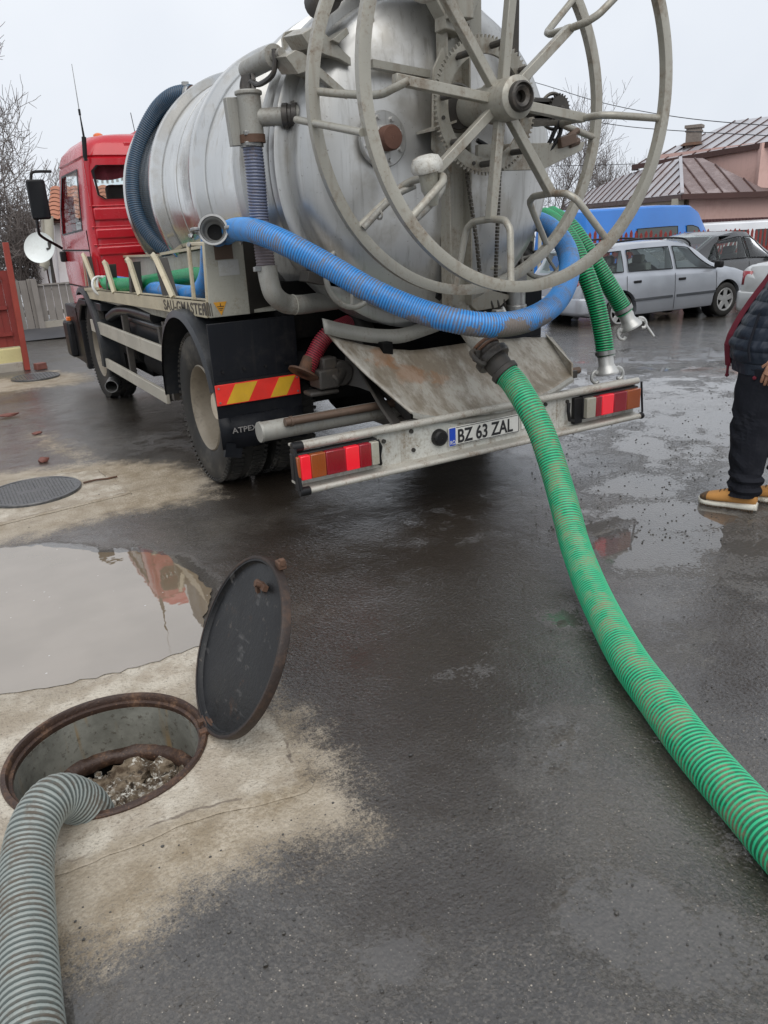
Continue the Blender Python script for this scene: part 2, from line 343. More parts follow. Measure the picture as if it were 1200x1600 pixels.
def tagit(o, label=None, cat=None, group=None, kind=None):
    if label: o['label'] = label
    if cat: o['category'] = cat
    if group: o['group'] = group
    if kind: o['kind'] = kind
    return o
def root_loc(p):
    return p.matrix_basis.translation if p.parent is None else V((0, 0, 0))
def put(name, data, parent=None, local=False):
    o = bpy.data.objects.new(name, data); COL.objects.link(o)
    if parent is not None:
        o.parent = parent
        if not local and parent.parent is None: o.matrix_parent_inverse = Matrix.Translation(-parent.location)
    return o
SPLIT = {'bumper_bracket', 'guard_post', 'flange_bolt', 'mirror_arm', 'bolt', 'rivet', 'saddle', 'fence_rail', 'fence_post', 'tank_lugs', 'hose_clamp', 'weight', 'axle', 'roof_panel', 'air_tank', 'stripe', 'tank_lug', 'small_fittings', 'lever_joint', 'crane_arm', 'door_beam', 'hinge_bracket', 'fascia', 'gear_bolt', 'cam_lever', 'drawstring'}
def pieces(mb):
    par = list(range(len(mb.v)))
    def find(a):
        while par[a] != a: par[a] = par[par[a]]; a = par[a]
        return a
    for f in mb.f:
        r = find(f[0])
        for i in f[1:]: par[find(i)] = r
    gr = {}
    for f in mb.f: gr.setdefault(find(f[0]), []).append(f)
    out = []
    for fs in gr.values():
        ids = sorted({i for f in fs for i in f}); m = {i: k for k, i in enumerate(ids)}; q = MB(); q.v = [mb.v[i] for i in ids]; q.f = [tuple(m[i] for i in f) for f in fs]; out.append(q)
    return out
def O(name, mb, mat, parent=None, local=False, sharp=35, bev=0, label=None, sub=0):
    if name in SPLIT and parent is not None:
        ps_ = pieces(mb)
        if len(ps_) > 1: return [O1(name, q, mat, parent, local, sharp, bev, label, sub) for q in ps_][0]
    return O1(name, mb, mat, parent, local, sharp, bev, label, sub)
def O1(name, mb, mat, parent=None, local=False, sharp=35, bev=0, label=None, sub=0):
    me = mb.mesh(name, mat, sharp); o = put(name, me, parent, local)
    if bev:
        b = o.modifiers.new('bevel', 'BEVEL'); b.width = bev; b.segments = 2; b.limit_method = 'ANGLE'; b.angle_limit = math.radians(40); b.harden_normals = False
    if sub:
        b = o.modifiers.new('subsurf', 'SUBSURF'); b.levels = sub; b.render_levels = sub
    if label: o['label'] = label
    return o
def E(name, loc, label, cat, group=None, rz=0):
    o = bpy.data.objects.new(name, None); COL.objects.link(o); o.location = loc; o.rotation_euler = (0, 0, rz)
    o.empty_display_size = .1
    return tagit(o, label, cat, group)
def T1(name, mb, mat, label, cat, group=None, kind=None, bev=0, sharp=35):
    """a thing that is one mesh, its origin at its base"""
    a = np.array(mb.v); c = V(((a[:, 0].min()+a[:, 0].max())/2, (a[:, 1].min()+a[:, 1].max())/2, a[:, 2].min()))
    mb.v = [tuple(V(p)-c) for p in mb.v]
    o = O(name, mb, mat, sharp=sharp, bev=bev); o.location = c
    return tagit(o, label, cat, group, kind)

def spline(pts, n=16):
    pts = [V(p) for p in pts]; P = [pts[0]*2-pts[1]] + pts + [pts[-1]*2-pts[-2]]; out = []
    for i in range(1, len(P)-2):
        a, b, c, d = P[i-1:i+3]
        for k in range(n):
            t = k/n; out.append(.5*((2*b)+(c-a)*t+(2*a-5*b+4*c-d)*t*t+(3*b-a-3*c+d)*t**3))
    out.append(pts[-1]); return out
def resample(pts, step):
    L = [0]
    for i in range(1, len(pts)): L.append(L[-1]+(pts[i]-pts[i-1]).length)
    n = max(2, int(L[-1]/step)); out = []; j = 0
    for k in range(n+1):
        s = L[-1]*k/n
        while j < len(L)-2 and L[j+1] < s: j += 1
        t = (s-L[j])/max(1e-9, L[j+1]-L[j]); out.append(pts[j].lerp(pts[j+1], min(1, max(0, t))))
    return out
def hose_mesh(name, path, r, pitch, amp, mat, n=24, per=5, sag=0):
    pts = resample(spline(path), pitch/per); N = len(pts)
    vs = []; fs = []; uv = []; u = None
    for i, p in enumerate(pts):
        d = (pts[min(i+1, N-1)]-pts[max(i-1, 0)]).normalized()
        if u is None: u, w, _ = frame_of(d)
        else: u = (u-d*u.dot(d)).normalized(); w = d.cross(u)
        for k in range(n):
            a = k/n; ph = i/per + a
            rr = r + amp*(.5*math.cos(2*PI*ph))
            vs.append(p+(u*math.cos(2*PI*a)+w*math.sin(2*PI*a))*rr)
    for i in range(N-1):
        for k in range(n):
            fs.append((i*n+k, i*n+(k+1) % n, (i+1)*n+(k+1) % n, (i+1)*n+k)); uv += [(i/per, k/n), (i/per, (k+1)/n), ((i+1)/per, (k+1)/n), ((i+1)/per, k/n)]
    me = bpy.data.meshes.new(name); me.from_pydata(vs, [], fs); me.materials.append(MT[mat]); me.shade_smooth()
    l = me.uv_layers.new(name='coil'); l.data.foreach_set('uv', np.array(uv, dtype=np.float32).ravel())
    return me, pts
def text_mesh(txt, size, mat, ext=.001, sx=1.0, off=0.0, space=1.0):
    cu = bpy.data.curves.new('lettering', 'FONT'); cu.body = txt; cu.size = size; cu.extrude = ext; cu.offset = off; cu.space_character = space
    o = bpy.data.objects.new('lettering', cu); COL.objects.link(o)
    dg = bpy.context.evaluated_depsgraph_get(); dg.update()
    me = bpy.data.meshes.new_from_object(o.evaluated_get(dg)); bpy.data.objects.remove(o); bpy.data.curves.remove(cu)
    me.materials.clear(); me.materials.append(MT[mat]); me.transform(Matrix.Diagonal((sx, 1, 1, 1)))
    return me
def place_text(name, me, parent, origin, right, up):
    """bake text onto a plane: origin bottom-left, right / up unit vectors"""
    r = V(right).normalized(); u = V(up).normalized(); n = r.cross(u)
    m = Matrix((r, u, n)).transposed().to_4x4(); m.translation = origin; me.transform(m)
    return put(name, me, parent)
def circle_pts(c, R, ax, n=48, a0=0, a1=2*PI):
    u, w, d = frame_of(ax); return [V(c)+(u*math.cos(a0+(a1-a0)*k/n)+w*math.sin(a0+(a1-a0)*k/n))*R for k in range(n)]
# ------------------------------------------------------------------ ground
def gz(x, y):
    s = .87*x + .5*y - 9.0
    return -0.045*(math.sqrt(s*s+.6)+s)/2 + 0.045*.06*0
def gzn(x, y):
    s = .87*x + .5*y - 9.0; return -0.045*(np.sqrt(s*s+.6)+s)/2
HC = V((.215, 2.42, 0)); HR = .318
def P0(x, y): return px(x, y, Z=0)
def sdf_poly(X, Y, poly):
    d = np.full(X.shape, 1e9); ins = np.zeros(X.shape, bool); n = len(poly)
    for i in range(n):
        ax, ay = poly[i]; bx_, by = poly[(i+1) % n]; ex, ey = bx_-ax, by-ay
        t = np.clip(((X-ax)*ex+(Y-ay)*ey)/(ex*ex+ey*ey+1e-12), 0, 1)
        d = np.minimum(d, np.hypot(X-ax-ex*t, Y-ay-ey*t))
        c = ((ay > Y) != (by > Y)) & (X < (bx_-ax)*(Y-ay)/(by-ay+1e-12)+ax); ins ^= c
    return np.where(ins, -d, d)
xy = lambda L: [tuple(P0(*p))[:2] for p in L]
sand_polys = [xy([(-250, 1130), (0, 1085), (190, 1055), (320, 1010), (420, 1060), (500, 1150), (560, 1240), (590, 1300), (480, 1330), (330, 1400), (230, 1490), (90, 1530), (-200, 1620)]),
              xy([(-300, 790), (0, 738), (120, 722), (280, 718), (330, 742), (352, 776), (270, 792), (150, 815), (0, 856), (-300, 960)]),
              xy([(-80, 600), (20, 588), (80, 578), (150, 584), (165, 592), (110, 602), (0, 616), (-80, 625)]),
              xy([(40, 676), (75, 678), (150, 716), (120, 724), (60, 700)])]
conc_polys = [xy([(-250, 1070), (0, 1040), (190, 1010), (300, 985), (360, 1040), (425, 1110), (472, 1228), (300, 1268), (100, 1350), (-250, 1450)]), xy([(-300, 800), (0, 752), (152, 735), (197, 770), (0, 818), (-300, 890)])]
film_blobs = [(885, 960, .20, .6), (1040, 830, .75, .95), (1000, 760, .6, .8), (960, 1430, .35, .75), (1060, 1480, .4, .7), (880, 1130, .25, .65), (640, 1470, .25, .6), (860, 1330, .25, .5), (900, 1180, .3, .55), (90, 1580, .13, 1.0),
              (1150, 1330, .2, .6), (830, 1220, .2, .35), (1120, 640, 2.2, .85), (960, 600, 1.8, .75), (1050, 700, 1.0, .7), (1150, 560, 3, .7), (1180, 900, .5, .6), (60, 660, .8, .5), (300, 1560, .2, .5), (250, 690, .8, .45), (700, 830, .5, .35), (1060, 1000, .3, .5), (720, 1060, .3, .25)]
mud_and_reflection_blobs = [(640, 1160, .45, 1.0), (560, 1020, .45, 1.0), (760, 1060, .4, .9), (900, 850, .4, .5), (540, 860, .8, 1.0), (700, 860, 1.0, 1.0), (760, 940, .5, 1.0), (860, 760, .4, .6), (1150, 1000, .4, .8), (300, 650, .8, .8), (430, 760, .6, .9), (640, 1420, .2, .7), (780, 1380, .18, .8), (300, 690, .6, .7), (1150, 1050, .35, .6), (470, 1350, .15, .5)]  # brown mud, plus the truck's dark reflection painted into the ground colour
pud_poly = xy([(-260, 905), (-80, 868), (60, 852), (150, 866), (215, 862), (262, 874), (300, 893), (332, 930), (330, 990), (318, 1012), (200, 1049), (0, 1088), (-260, 1135)])
def blobs(X, Y, L):
    o = np.zeros(X.shape)
    for (a, b, r, w) in L:
        p = P0(a, b); o = np.maximum(o, w*np.exp(-((X-p.x)**2+(Y-p.y)**2)/(2*(r*.6)**2)))
    return o
def attrs(me):
    n = len(me.vertices); c = np.empty(n*3, np.float32); me.vertices.foreach_get('co', c); c = c.reshape(-1, 3); X, Y = c[:, 0], c[:, 1]
    sd = np.full(n, -9.)
    for q, wd in zip(sand_polys, (.20, .22, .3, .25)):
        sd = np.maximum(sd, -sdf_poly(X, Y, q)/wd)
    cd = np.maximum(-sdf_poly(X, Y, conc_polys[0]), -sdf_poly(X, Y, conc_polys[1]))
    for nm, v in (('conc', np.clip(cd/.08*.5+.5, 0, 1)), ('sand', np.clip(sd*.5+.5, 0, 1)), ('film', blobs(X, Y, film_blobs)), ('brown', blobs(X, Y, mud_and_reflection_blobs))):
        if nm == 'film': v = np.maximum(v, np.clip(1-sdf_poly(X, Y, pud_poly)/.16, 0, 1))
        a = me.attributes.new(nm, 'FLOAT', 'POINT'); a.data.foreach_set('value', v.astype(np.float32))

# material of the yard
def ground_material():
    t = NT('wet_asphalt')
    def at(n):
        nd = t.n('Attribute'); nd.attribute_name = n; return nd.outputs['Fac']
    sand, film, brown, conc = at('sand'), at('film'), at('brown'), at('conc')
    big = t.noise(1.3, 5, .6); mid = t.noise(7, 5, .65); fine = t.noise(60, 4, .7); grit = t.noise(170, 3, .7)
    st = t.vor(95, 'F1', 0); stc = t.vor(140, 'F1', 1)
    # aggregate colour
    base = t.mix(t.ramp(big, .35, .65), (.030, .025, .020), (.070, .060, .049))
    sc = t.n('SeparateXYZ'); t.l(stc, sc.inputs[0])
    base = t.mix(t.ramp(sc.outputs[0], .45, 1.0, 0, .5), base, (.12, .104, .085))
    bits = t.math('MULTIPLY', t.ramp(t.vor(62, 'F1', 0), .17, .11), t.ramp(t.noise(21, 3, .7), .50, .62))
    base = t.mix(t.math('MULTIPLY', bits, .8), base, (.50, .43, .34))
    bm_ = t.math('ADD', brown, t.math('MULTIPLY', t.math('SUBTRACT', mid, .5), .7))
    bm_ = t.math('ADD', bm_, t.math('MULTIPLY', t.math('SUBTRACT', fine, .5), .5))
    base = t.mix(t.ramp(bm_, .05, .55, 0, .85), base, (.026, .0185, .0125))  # tints the mud and paints in the dark reflection of the truck
    base = t.mix(t.ramp(grit, .52, .66, 0, .6), base, (.012, .010, .008))
    base = t.mix(t.math('MULTIPLY', t.ramp(t.vor(120, 'F1', 0), .20, .12), t.ramp(t.noise(45, 2), .56, .64)), base, (.34, .30, .245))
    # sediment and worn concrete
    s = t.math('ADD', sand, t.math('MULTIPLY', t.math('SUBTRACT', mid, .5), .9))
    s = t.math('ADD', s, t.math('MULTIPLY', t.math('SUBTRACT', fine, .5), 1.0))
    s = t.math('ADD', s, t.math('MULTIPLY', t.math('SUBTRACT', t.noise(190, 3, .7), .5), .8))
    s = t.math('ADD', s, t.math('MULTIPLY', t.math('SUBTRACT', t.noise(2.4, 3, .6), .5), .7))
    sf = t.ramp(s, .34, .86)
    scol = t.mix(t.ramp(mid, .3, .7), (.25, .195, .125), (.43, .37, .285))
    scol = t.mix(t.ramp(fine, .42, .62, 0, .6), scol, (.20, .155, .10))
    scol = t.mix(t.ramp(grit, .58, .7, 0, .85), scol, (.12, .095, .07))
    scol = t.mix(t.ramp(big, .4, .62, 0, .6), scol, (.40, .35, .28))
    # cast concrete collar with a broken edge line
    cv = t.math('ADD', conc, t.math('MULTIPLY', t.math('SUBTRACT', mid, .5), .55)); cv = t.math('ADD', cv, t.math('MULTIPLY', t.math('SUBTRACT', fine, .5), .35))
    cm = t.ramp(cv, .40, .62)
    cc1 = t.mix(t.ramp(mid, .35, .65), (.36, .305, .235), (.54, .49, .405))
    cc1 = t.mix(t.ramp(t.noise(2.2, 4, .6), .46, .62, 0, .75), cc1, (.29, .24, .175))
    cc1 = t.mix(t.ramp(fine, .53, .68, 0, .7), cc1, (.20, .165, .125)); cc1 = t.mix(t.ramp(grit, .58, .68, 0, .6), cc1, (.10, .08, .062))
    cc1 = t.mix(t.ramp(t.vor(30, 'F1', 0), .10, .05, 0, .8), cc1, (.06, .05, .045))
    scol = t.mix(cm, scol, cc1)
    ln = t.math('ABSOLUTE', t.math('SUBTRACT', t.math('ADD', conc, t.math('MULTIPLY', t.math('SUBTRACT', t.noise(11, 3), .5), .35)), .5))
    ln = t.math('MULTIPLY', t.ramp(ln, .045, .02), t.ramp(t.noise(4.5, 3), .45, .55)); scol = t.mix(t.math('MULTIPLY', ln, .7), scol, (.13, .10, .075))
    sf = t.math('MAXIMUM', sf, cm)
    col = t.mix(sf, base, scol)
    # water film
    fl = t.math('ADD', film, t.math('MULTIPLY', t.math('SUBTRACT', t.noise(2.6, 6, .65), .5), 1.9))
    fl = t.math('ADD', fl, t.math('MULTIPLY', t.math('SUBTRACT', fine, .5), .9))
    ff = t.ramp(fl, .40, .62)
    ff = t.math('MULTIPLY', ff, t.math('SUBTRACT', 1.0, t.math('MULTIPLY', sf, .8)))
    col = t.mix(t.math('MULTIPLY', ff, .35), col, (.085, .078, .07))
    rough = t.mixf(sf, .42, .75)
    b1 = t.bump(st, .0035, .8)
    b2 = t.bump(fine, .006, .6, b1)
    b3 = t.bump(mid, .004, .35, b2)
    # thin water film lying over the stones: flat where it pools, following the stones elsewhere
    dry = t.math('SUBTRACT', 1.0, ff)
    amp_ = t.math('MULTIPLY', dry, t.ramp(t.noise(1.7, 4, .6), .35, .65, .35, 1.0)); w1 = t.bump(t.math('MULTIPLY', t.noise(70, 3, .65, dist=.6), amp_), .0065, .85)
    w2 = t.bump(t.math('MULTIPLY', t.noise(9, 3, .5), t.math('ADD', dry, .12)), .010, .5, w1)
    t.l(w2, t.b.inputs['Coat Normal']); t.b.inputs['Coat IOR'].default_value = 1.68
    wet = t.math('MULTIPLY', t.math('SUBTRACT', 1.0, t.math('MULTIPLY', sf, .85)), t.ramp(t.noise(2.1, 5, .65), .25, .5, .6, 1.0))
    t.l(t.mixf(ff, .05, .015), t.b.inputs['Coat Roughness'])
    return t.set(col=col, rough=rough, nrm=b3, spec=.4, coat=t.math('MAXIMUM', wet, ff))
MT['ground'] = ground_material()

st = .04
fx = lambda a, b, s: list(np.arange(a, b-1e-6, s))
xs = [-160, -90, -50, -28, -16, -10, -7, -5, -4, -3, -2.4, -1.8, -1.4] + fx(-1.205, 6.4, st) + fx(6.4, 13, .3) + [13, 14, 15, 16, 18, 20, 23, 26, 30, 40, 60, 100, 160]
ys = [-60, -20, -8, -4, -2, -1, -.4] + fx(.0, 7.4, st) + fx(7.4, 13, .1) + fx(13, 17, .4) + [17, 18, 20, 23, 26, 30, 40, 60, 100, 160, 220]
xs = np.array(xs); ys = np.array(ys)
i0 = int(np.argmin(abs(xs-(HC.x-.42)))); i1 = int(np.argmin(abs(xs-(HC.x+.42)))); j0 = int(np.argmin(abs(ys-(HC.y-.42)))); j1 = int(np.argmin(abs(ys-(HC.y+.42))))
XX, YY = np.meshgrid(xs, ys, indexing='ij'); ZZ = gzn(XX, YY)
nx, ny = XX.shape
vs = np.stack([XX, YY, ZZ], -1).reshape(-1, 3)
I, J = np.meshgrid(np.arange(nx-1), np.arange(ny-1), indexing='ij'); keep = ~((I >= i0) & (I < i1) & (J >= j0) & (J < j1))
I = I[keep]; J = J[keep]; q = np.stack([I*ny+J, (I+1)*ny+J, (I+1)*ny+J+1, I*ny+J+1], -1)
per = [(i, j0) for i in range(i0, i1)] + [(i1, j) for j in range(j0, j1)] + [(i, j1) for i in range(i1, i0, -1)] + [(i0, j) for j in range(j1, j0, -1)]
extra = []; ring = []
for (i, j) in per:
    d = V((xs[i]-HC.x, ys[j]-HC.y, 0)).normalized(); p = HC + d*(HR+.012); extra.append((p.x, p.y, 0)); ring.append(len(vs)+len(extra)-1)
fs = [tuple(map(int, r)) for r in q]; n = len(per)
for k in range(n):
    a = per[k]; b = per[(k+1) % n]; fs.append((int(b[0]*ny+b[1]), int(a[0]*ny+a[1]), ring[k], ring[(k+1) % n])[::1])
vs = [tuple(map(float, v)) for v in vs] + extra
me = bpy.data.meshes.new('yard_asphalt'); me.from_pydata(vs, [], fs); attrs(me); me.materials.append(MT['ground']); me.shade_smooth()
g = put('yard_asphalt', me); tagit(g, 'wet dark asphalt yard with sandy stains', kind='structure')

# concrete pads
def pad_material():
    t = NT('worn_concrete')
    mid = t.noise(6, 5, .65); fine = t.noise(55, 4, .7); grit = t.noise(190, 3, .75)
    c = t.mix(t.ramp(mid, .35, .65), (.34, .285, .215), (.53, .48, .40))
    c = t.mix(t.ramp(t.noise(2.2, 4, .6), .48, .66, 0, .7), c, (.36, .30, .22))
    c = t.mix(t.ramp(fine, .54, .68, 0, .7), c, (.22, .18, .14))
    c = t.mix(t.ramp(grit, .60, .70, 0, .6), c, (.09, .075, .06))
    c = t.mix(t.ramp(t.vor(30, 'F1', 0), .10, .05, 0, .8), c, (.06, .05, .045))
    b = t.bump(grit, .002, .6); b = t.bump(fine, .004, .6, b)
    return t.set(col=c, rough=t.ramp(mid, .3, .7, .45, .75), nrm=b)
MT['pad'] = pad_material()
def sheet(name, outline, z, mat, label, hole=None, jit=.02, step=.05, cat=None, kind='structure', thick=.0, zf=None):
    P = []
    for i in range(len(outline)):
        a = V((*outline[i][:2], 0)); b = V((*outline[(i+1) % len(outline)][:2], 0)); m = max(1, int((b-a).length/step))
        for k in range(m):
            p = a.lerp(b, k/m); d = (b-a).normalized(); nn = V((-d.y, d.x, 0))
            P.append(p+nn*jit*(mn.noise(p*4+V((0, 0, z*50)))*1.0+mn.noise(p*19)*.7+mn.noise(p*60)*.3))
    loops = [P]
    if hole: loops.append([HC+V((math.cos(2*PI*k/72), math.sin(2*PI*k/72), 0))*hole for k in range(72)])
    allp = [p for l in loops for p in l]; tri = tessellate_polygon(loops)
    zz = (lambda p: (zf(p.x, p.y) if zf else 0)+z)
    vs = [(p.x, p.y, zz(p)) for p in allp]; fs = []
    for a, b, c in tri:
        nrm = (V(vs[b])-V(vs[a])).cross(V(vs[c])-V(vs[a])); fs.append((a, b, c) if nrm.z > 0 else (a, c, b))
    me = bpy.data.meshes.new(name); me.from_pydata(vs, [], fs); me.materials.append(MT[mat])
    o = put(name, me); return tagit(o, label, cat, kind=kind)
def polar_pad(c, r0, poly, margin, label):
    vs = []; fs = []; NA, NR = 160, 60; P = np.array(poly)
    def reach(a):
        dx, dy = math.cos(a), math.sin(a); best = 0
        for k in range(1, 140):
            r_ = k*.02
            if sdf_poly(np.array([c.x+dx*r_]), np.array([c.y+dy*r_]), poly)[0] < margin: best = r_
            else: break
        return max(best, r0+.05)
    R_ = [reach(2*PI*k/NA) for k in range(NA)]; R_ = [(R_[k-1]+2*R_[k]+R_[(k+1) % NA])/4 for k in range(NA)]
    for i in range(NR+1):
        for k in range(NA):
            a = 2*PI*k/NA; r_ = r0+(R_[k]-r0)*i/NR; vs.append((c.x+math.cos(a)*r_, c.y+math.sin(a)*r_, .004 if i < NR else .0015))
    for i in range(NR):
        for k in range(NA): fs.append((i*NA+k, (i+1)*NA+k, (i+1)*NA+(k+1) % NA, i*NA+(k+1) % NA))
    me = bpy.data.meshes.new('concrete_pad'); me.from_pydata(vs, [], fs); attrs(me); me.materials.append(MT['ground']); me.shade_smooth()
    o = put('concrete_pad', me); return tagit(o, label, kind='structure')
polar_pad(HC, HR+.012, conc_polys[0], .05, 'worn pale concrete collar around the open manhole')
polar_pad(V((.385, 5.74, 0)), .02, conc_polys[1], .05, 'square pale concrete slab around the second manhole cover')

# puddle of cloudy water
t = NT('cloudy_puddle')
nn_ = t.noise(2.5, 3, .5); dots = t.math('MULTIPLY', t.ramp(t.vor(14, 'F1', 0), .075, .05), t.ramp(t.noise(2.5, 3, .6), .48, .56))
pc = t.mix(t.ramp(nn_, .3, .7), (.175, .135, .09), (.22, .175, .125)); pc = t.mix(t.math('MULTIPLY', dots, .7), pc, (.6, .58, .55))
MT['puddle'] = t.set(col=pc, rough=.010, spec=.5, ior=2.9, nrm=t.bump(t.math('ADD', t.noise(5, 3, .6), t.math('MULTIPLY', dots, .5)), .0016, .35))
sheet('puddle', xy([(-260, 905), (-80, 868), (60, 852), (150, 866), (215, 862), (262, 874), (300, 893), (332, 930), (322, 965), (330, 990), (318, 1012), (200, 1049), (100, 1072), (0, 1088), (-260, 1135)]), .008, 'puddle',
      'large puddle of cloudy water between the two pads', jit=.035, step=.03)

# ------------------------------------------------------------------ open manhole
MT['rimrust'] = paint('manhole_rust', (.050, .028, .020), .5, .2, (.22, .12, .065), .75, 9, .005, 60, speck=.5)
def shaft_material():
    t = NT('shaft_wall'); a = t.noise(5, 5, .65); f = t.noise(45, 4, .7)
    c = t.mix(t.ramp(a, .3, .7), (.13, .13, .11), (.26, .26, .225)); c = t.mix(t.ramp(t.noise(14, 3, .6, (1, 1, .12)), .56, .68, 0, .7), c, (.26, .17, .07))
    c = t.mix(t.ramp(f, .54, .68, 0, .7), c, (.06, .048, .035)); return t.set(col=c, rough=.6, nrm=t.bump(f, .003, .6))
MT['shaft'] = shaft_material()
mh = E('manhole', HC, 'open round manhole with rusty rim, its black lid tipped back and a grey hose inside', 'manhole')
b = MB(); b.lathe([(.340, -.03), (.340, .010), (.335, .017), (.322, .018), (.317, .010), (.316, -.006), (.305, -.010), (.304, -.022), (.31, -.04), (.340, -.04)], HC, (0, 0, 1), 96, True); O('rim', b, 'rimrust', mh)
b = MB(); b.lathe([(.305, -.03), (.300, -.20), (.302, -.21), (.36, -.211), (.36, -.03)], HC, (0, 0, 1), 72, True)
bb = b; O('shaft_wall', bb, 'shaft', mh)
b = MB(); b.lathe([(.306, -.205), (.300, -.198), (.272, -.205), (.262, -.225), (.268, -.25), (.306, -.26)], HC, (0, 0, 1), 72, True)
b.v = [tuple(V(p)+V((mn.noise(V(p)*18), mn.noise(V(p)*18+V((5, 5, 5))), mn.noise(V(p)*22)))*.009) for p in b.v]; O('ledge', b, 'rimrust', mh, sharp=60)
b = MB(); b.lathe([(.33, -.23), (.34, -.9), (0.001, -.9)], HC, (0, 0, 1), 48); O('pit', b, 'void', mh)
def debris_material():
    t = NT('crumbling_brick'); a = t.noise(22, 5, .7); f = t.noise(48, 5, .8)
    c = t.mix(t.ramp(a, .35, .65), (.07, .05, .034), (.22, .175, .125)); c = t.mix(t.math('MULTIPLY', t.ramp(f, .50, .58), t.ramp(t.noise(14, 3), .47, .60)), c, (.60, .58, .52)); c = t.mix(t.ramp(t.noise(30, 3), .55, .68, 0, .85), c, (.03, .024, .02))
    return t.set(col=c, rough=.9, spec=.1, nrm=t.bump(f, .004, .6))
MT['debris'] = debris_material()
random.seed(5)
lay = [(.30, 2.62, .085, .05), (.42, 2.58, .06, .05), (.37, 2.48, .075, .045), (.47, 2.50, .05, .04), (.25, 2.53, .08, .05), (.19, 2.60, .06, .04), (.33, 2.40, .065, .05), (.44, 2.40, .055, .05), (.26, 2.45, .06, .045), (.48, 2.44, .04, .035), (.38, 2.66, .045, .04), (.12, 2.60, .05, .035), (.20, 2.48, .045, .04), (.43, 2.32, .05, .04), (.36, 2.32, .045, .04)]
for (x, y, r, h) in lay:
    b = MB(); b.ico((x, y, -.268), r*.92, 3, .55, (1.05, .8, h/r*1.0)); O('stone', b, 'debris', mh, sharp=50)
b = MB()
for k in range(110):
    a = random.random()*2*PI; rr = .27*math.sqrt(random.random()); p = V((.26+rr*math.cos(a), 2.46+rr*math.sin(a), -.27-.03*random.random()))
    if (p-HC).xy.length < .29: b.ico(p, .006+.012*random.random(), 1, .5)
o = O('rubble', b, 'debris', mh, sharp=60); o['kind'] = 'stuff'
# lid
LC = V((.706, 2.345, .29)); LN = V((-.88, .03, .48)).normalized()
def lid_material():
    t = NT('wet_black_iron'); a = t.noise(5, 5, .65); f = t.noise(60, 4, .7); sc = t.noise(40, 3, .6, (1, .2, .2))
    c = t.mix(t.ramp(a, .3, .7), (.006, .0065, .007), (.018, .018, .019)); c = t.mix(t.ramp(t.noise(7, 5, .7), .60, .70, 0, .35), c, (.10, .045, .02))
    c = t.mix(t.ramp(sc, .62, .72, 0, .5), c, (.12, .115, .11)); c = t.mix(t.ramp(t.noise(26, 4, .7), .64, .7, 0, .6), c, (.10, .085, .07))
    return t.set(col=c, rough=t.ramp(a, .3, .7, .3, .55), spec=.3, nrm=t.bump(f, .0025, .6))
MT['lid'] = lid_material(); MT['lidrim'] = paint('lid_rim_iron', (.030, .020, .016), .5, .2, (.10, .055, .032), .6, 9, .003, 60)
b = MB(); b.lathe([(.001, .0), (.296, .0), (.300, .004), (.303, .016), (.318, .018), (.322, .010), (.322, -.012), (.314, -.018), (.001, -.02)], LC, LN, 96)
O('lid', b, 'lid', mh, label='black wet iron lid standing tipped back on its hinge')
lid = bpy.data.objects['lid']
b = MB(); b.lathe([(.310, .0185), (.312, .0195), (.3195, .0195), (.3228, .012), (.3228, -.010), (.3225, -.012)], LC, LN, 96); O('lid_edge', b, 'lidrim', lid)
lu = V((.48, 0, .87)).normalized(); lv = LN.cross(lu).normalized()
tp = LC+lu*.235+LN*.02 - lv*.03
b = MB(); b.bar(tp-lv*.03, tp+lv*.025, .02, .018, LN); b.cyl(tp+lv*.0, tp+lv*.035+LN*.01, .012, 10); b.cyl(tp+LN*-.01, tp+LN*.03, .009, 10); b.box(tp+lv*.03-lu*.02, (.012, .02, .03)); O('latch', b, 'rust', lid, sharp=40)
b = MB(); b.box(LC+lu*.332-lv*.06, (.03, .035, .03)); b.box(LC+lu*.335-lv*.07+V((0, 0, .008)), (.02, .02, .028)); O('lug', b, 'rust', lid, bev=.004)
b = MB(); b.cyl((.553, 2.29, .018), (.553, 2.40, .018), .014, 12); b.box((.54, 2.32, .008), (.06, .025, .03)); b.box((.548, 2.375, .014), (.05, .022, .03)); b.box((.575, 2.345, .02), (.03, .03, .026)); O('hinge', b, 'rust', mh, bev=.003)

# hose going down the manhole
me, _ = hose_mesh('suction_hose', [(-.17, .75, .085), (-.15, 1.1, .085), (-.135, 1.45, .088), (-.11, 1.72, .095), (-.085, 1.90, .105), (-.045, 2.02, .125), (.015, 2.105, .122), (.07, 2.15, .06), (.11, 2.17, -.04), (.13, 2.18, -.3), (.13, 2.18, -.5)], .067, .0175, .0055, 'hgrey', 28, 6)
tagit(put('suction_hose', me), 'grey ribbed suction hose bending down into the open manhole', 'hose')

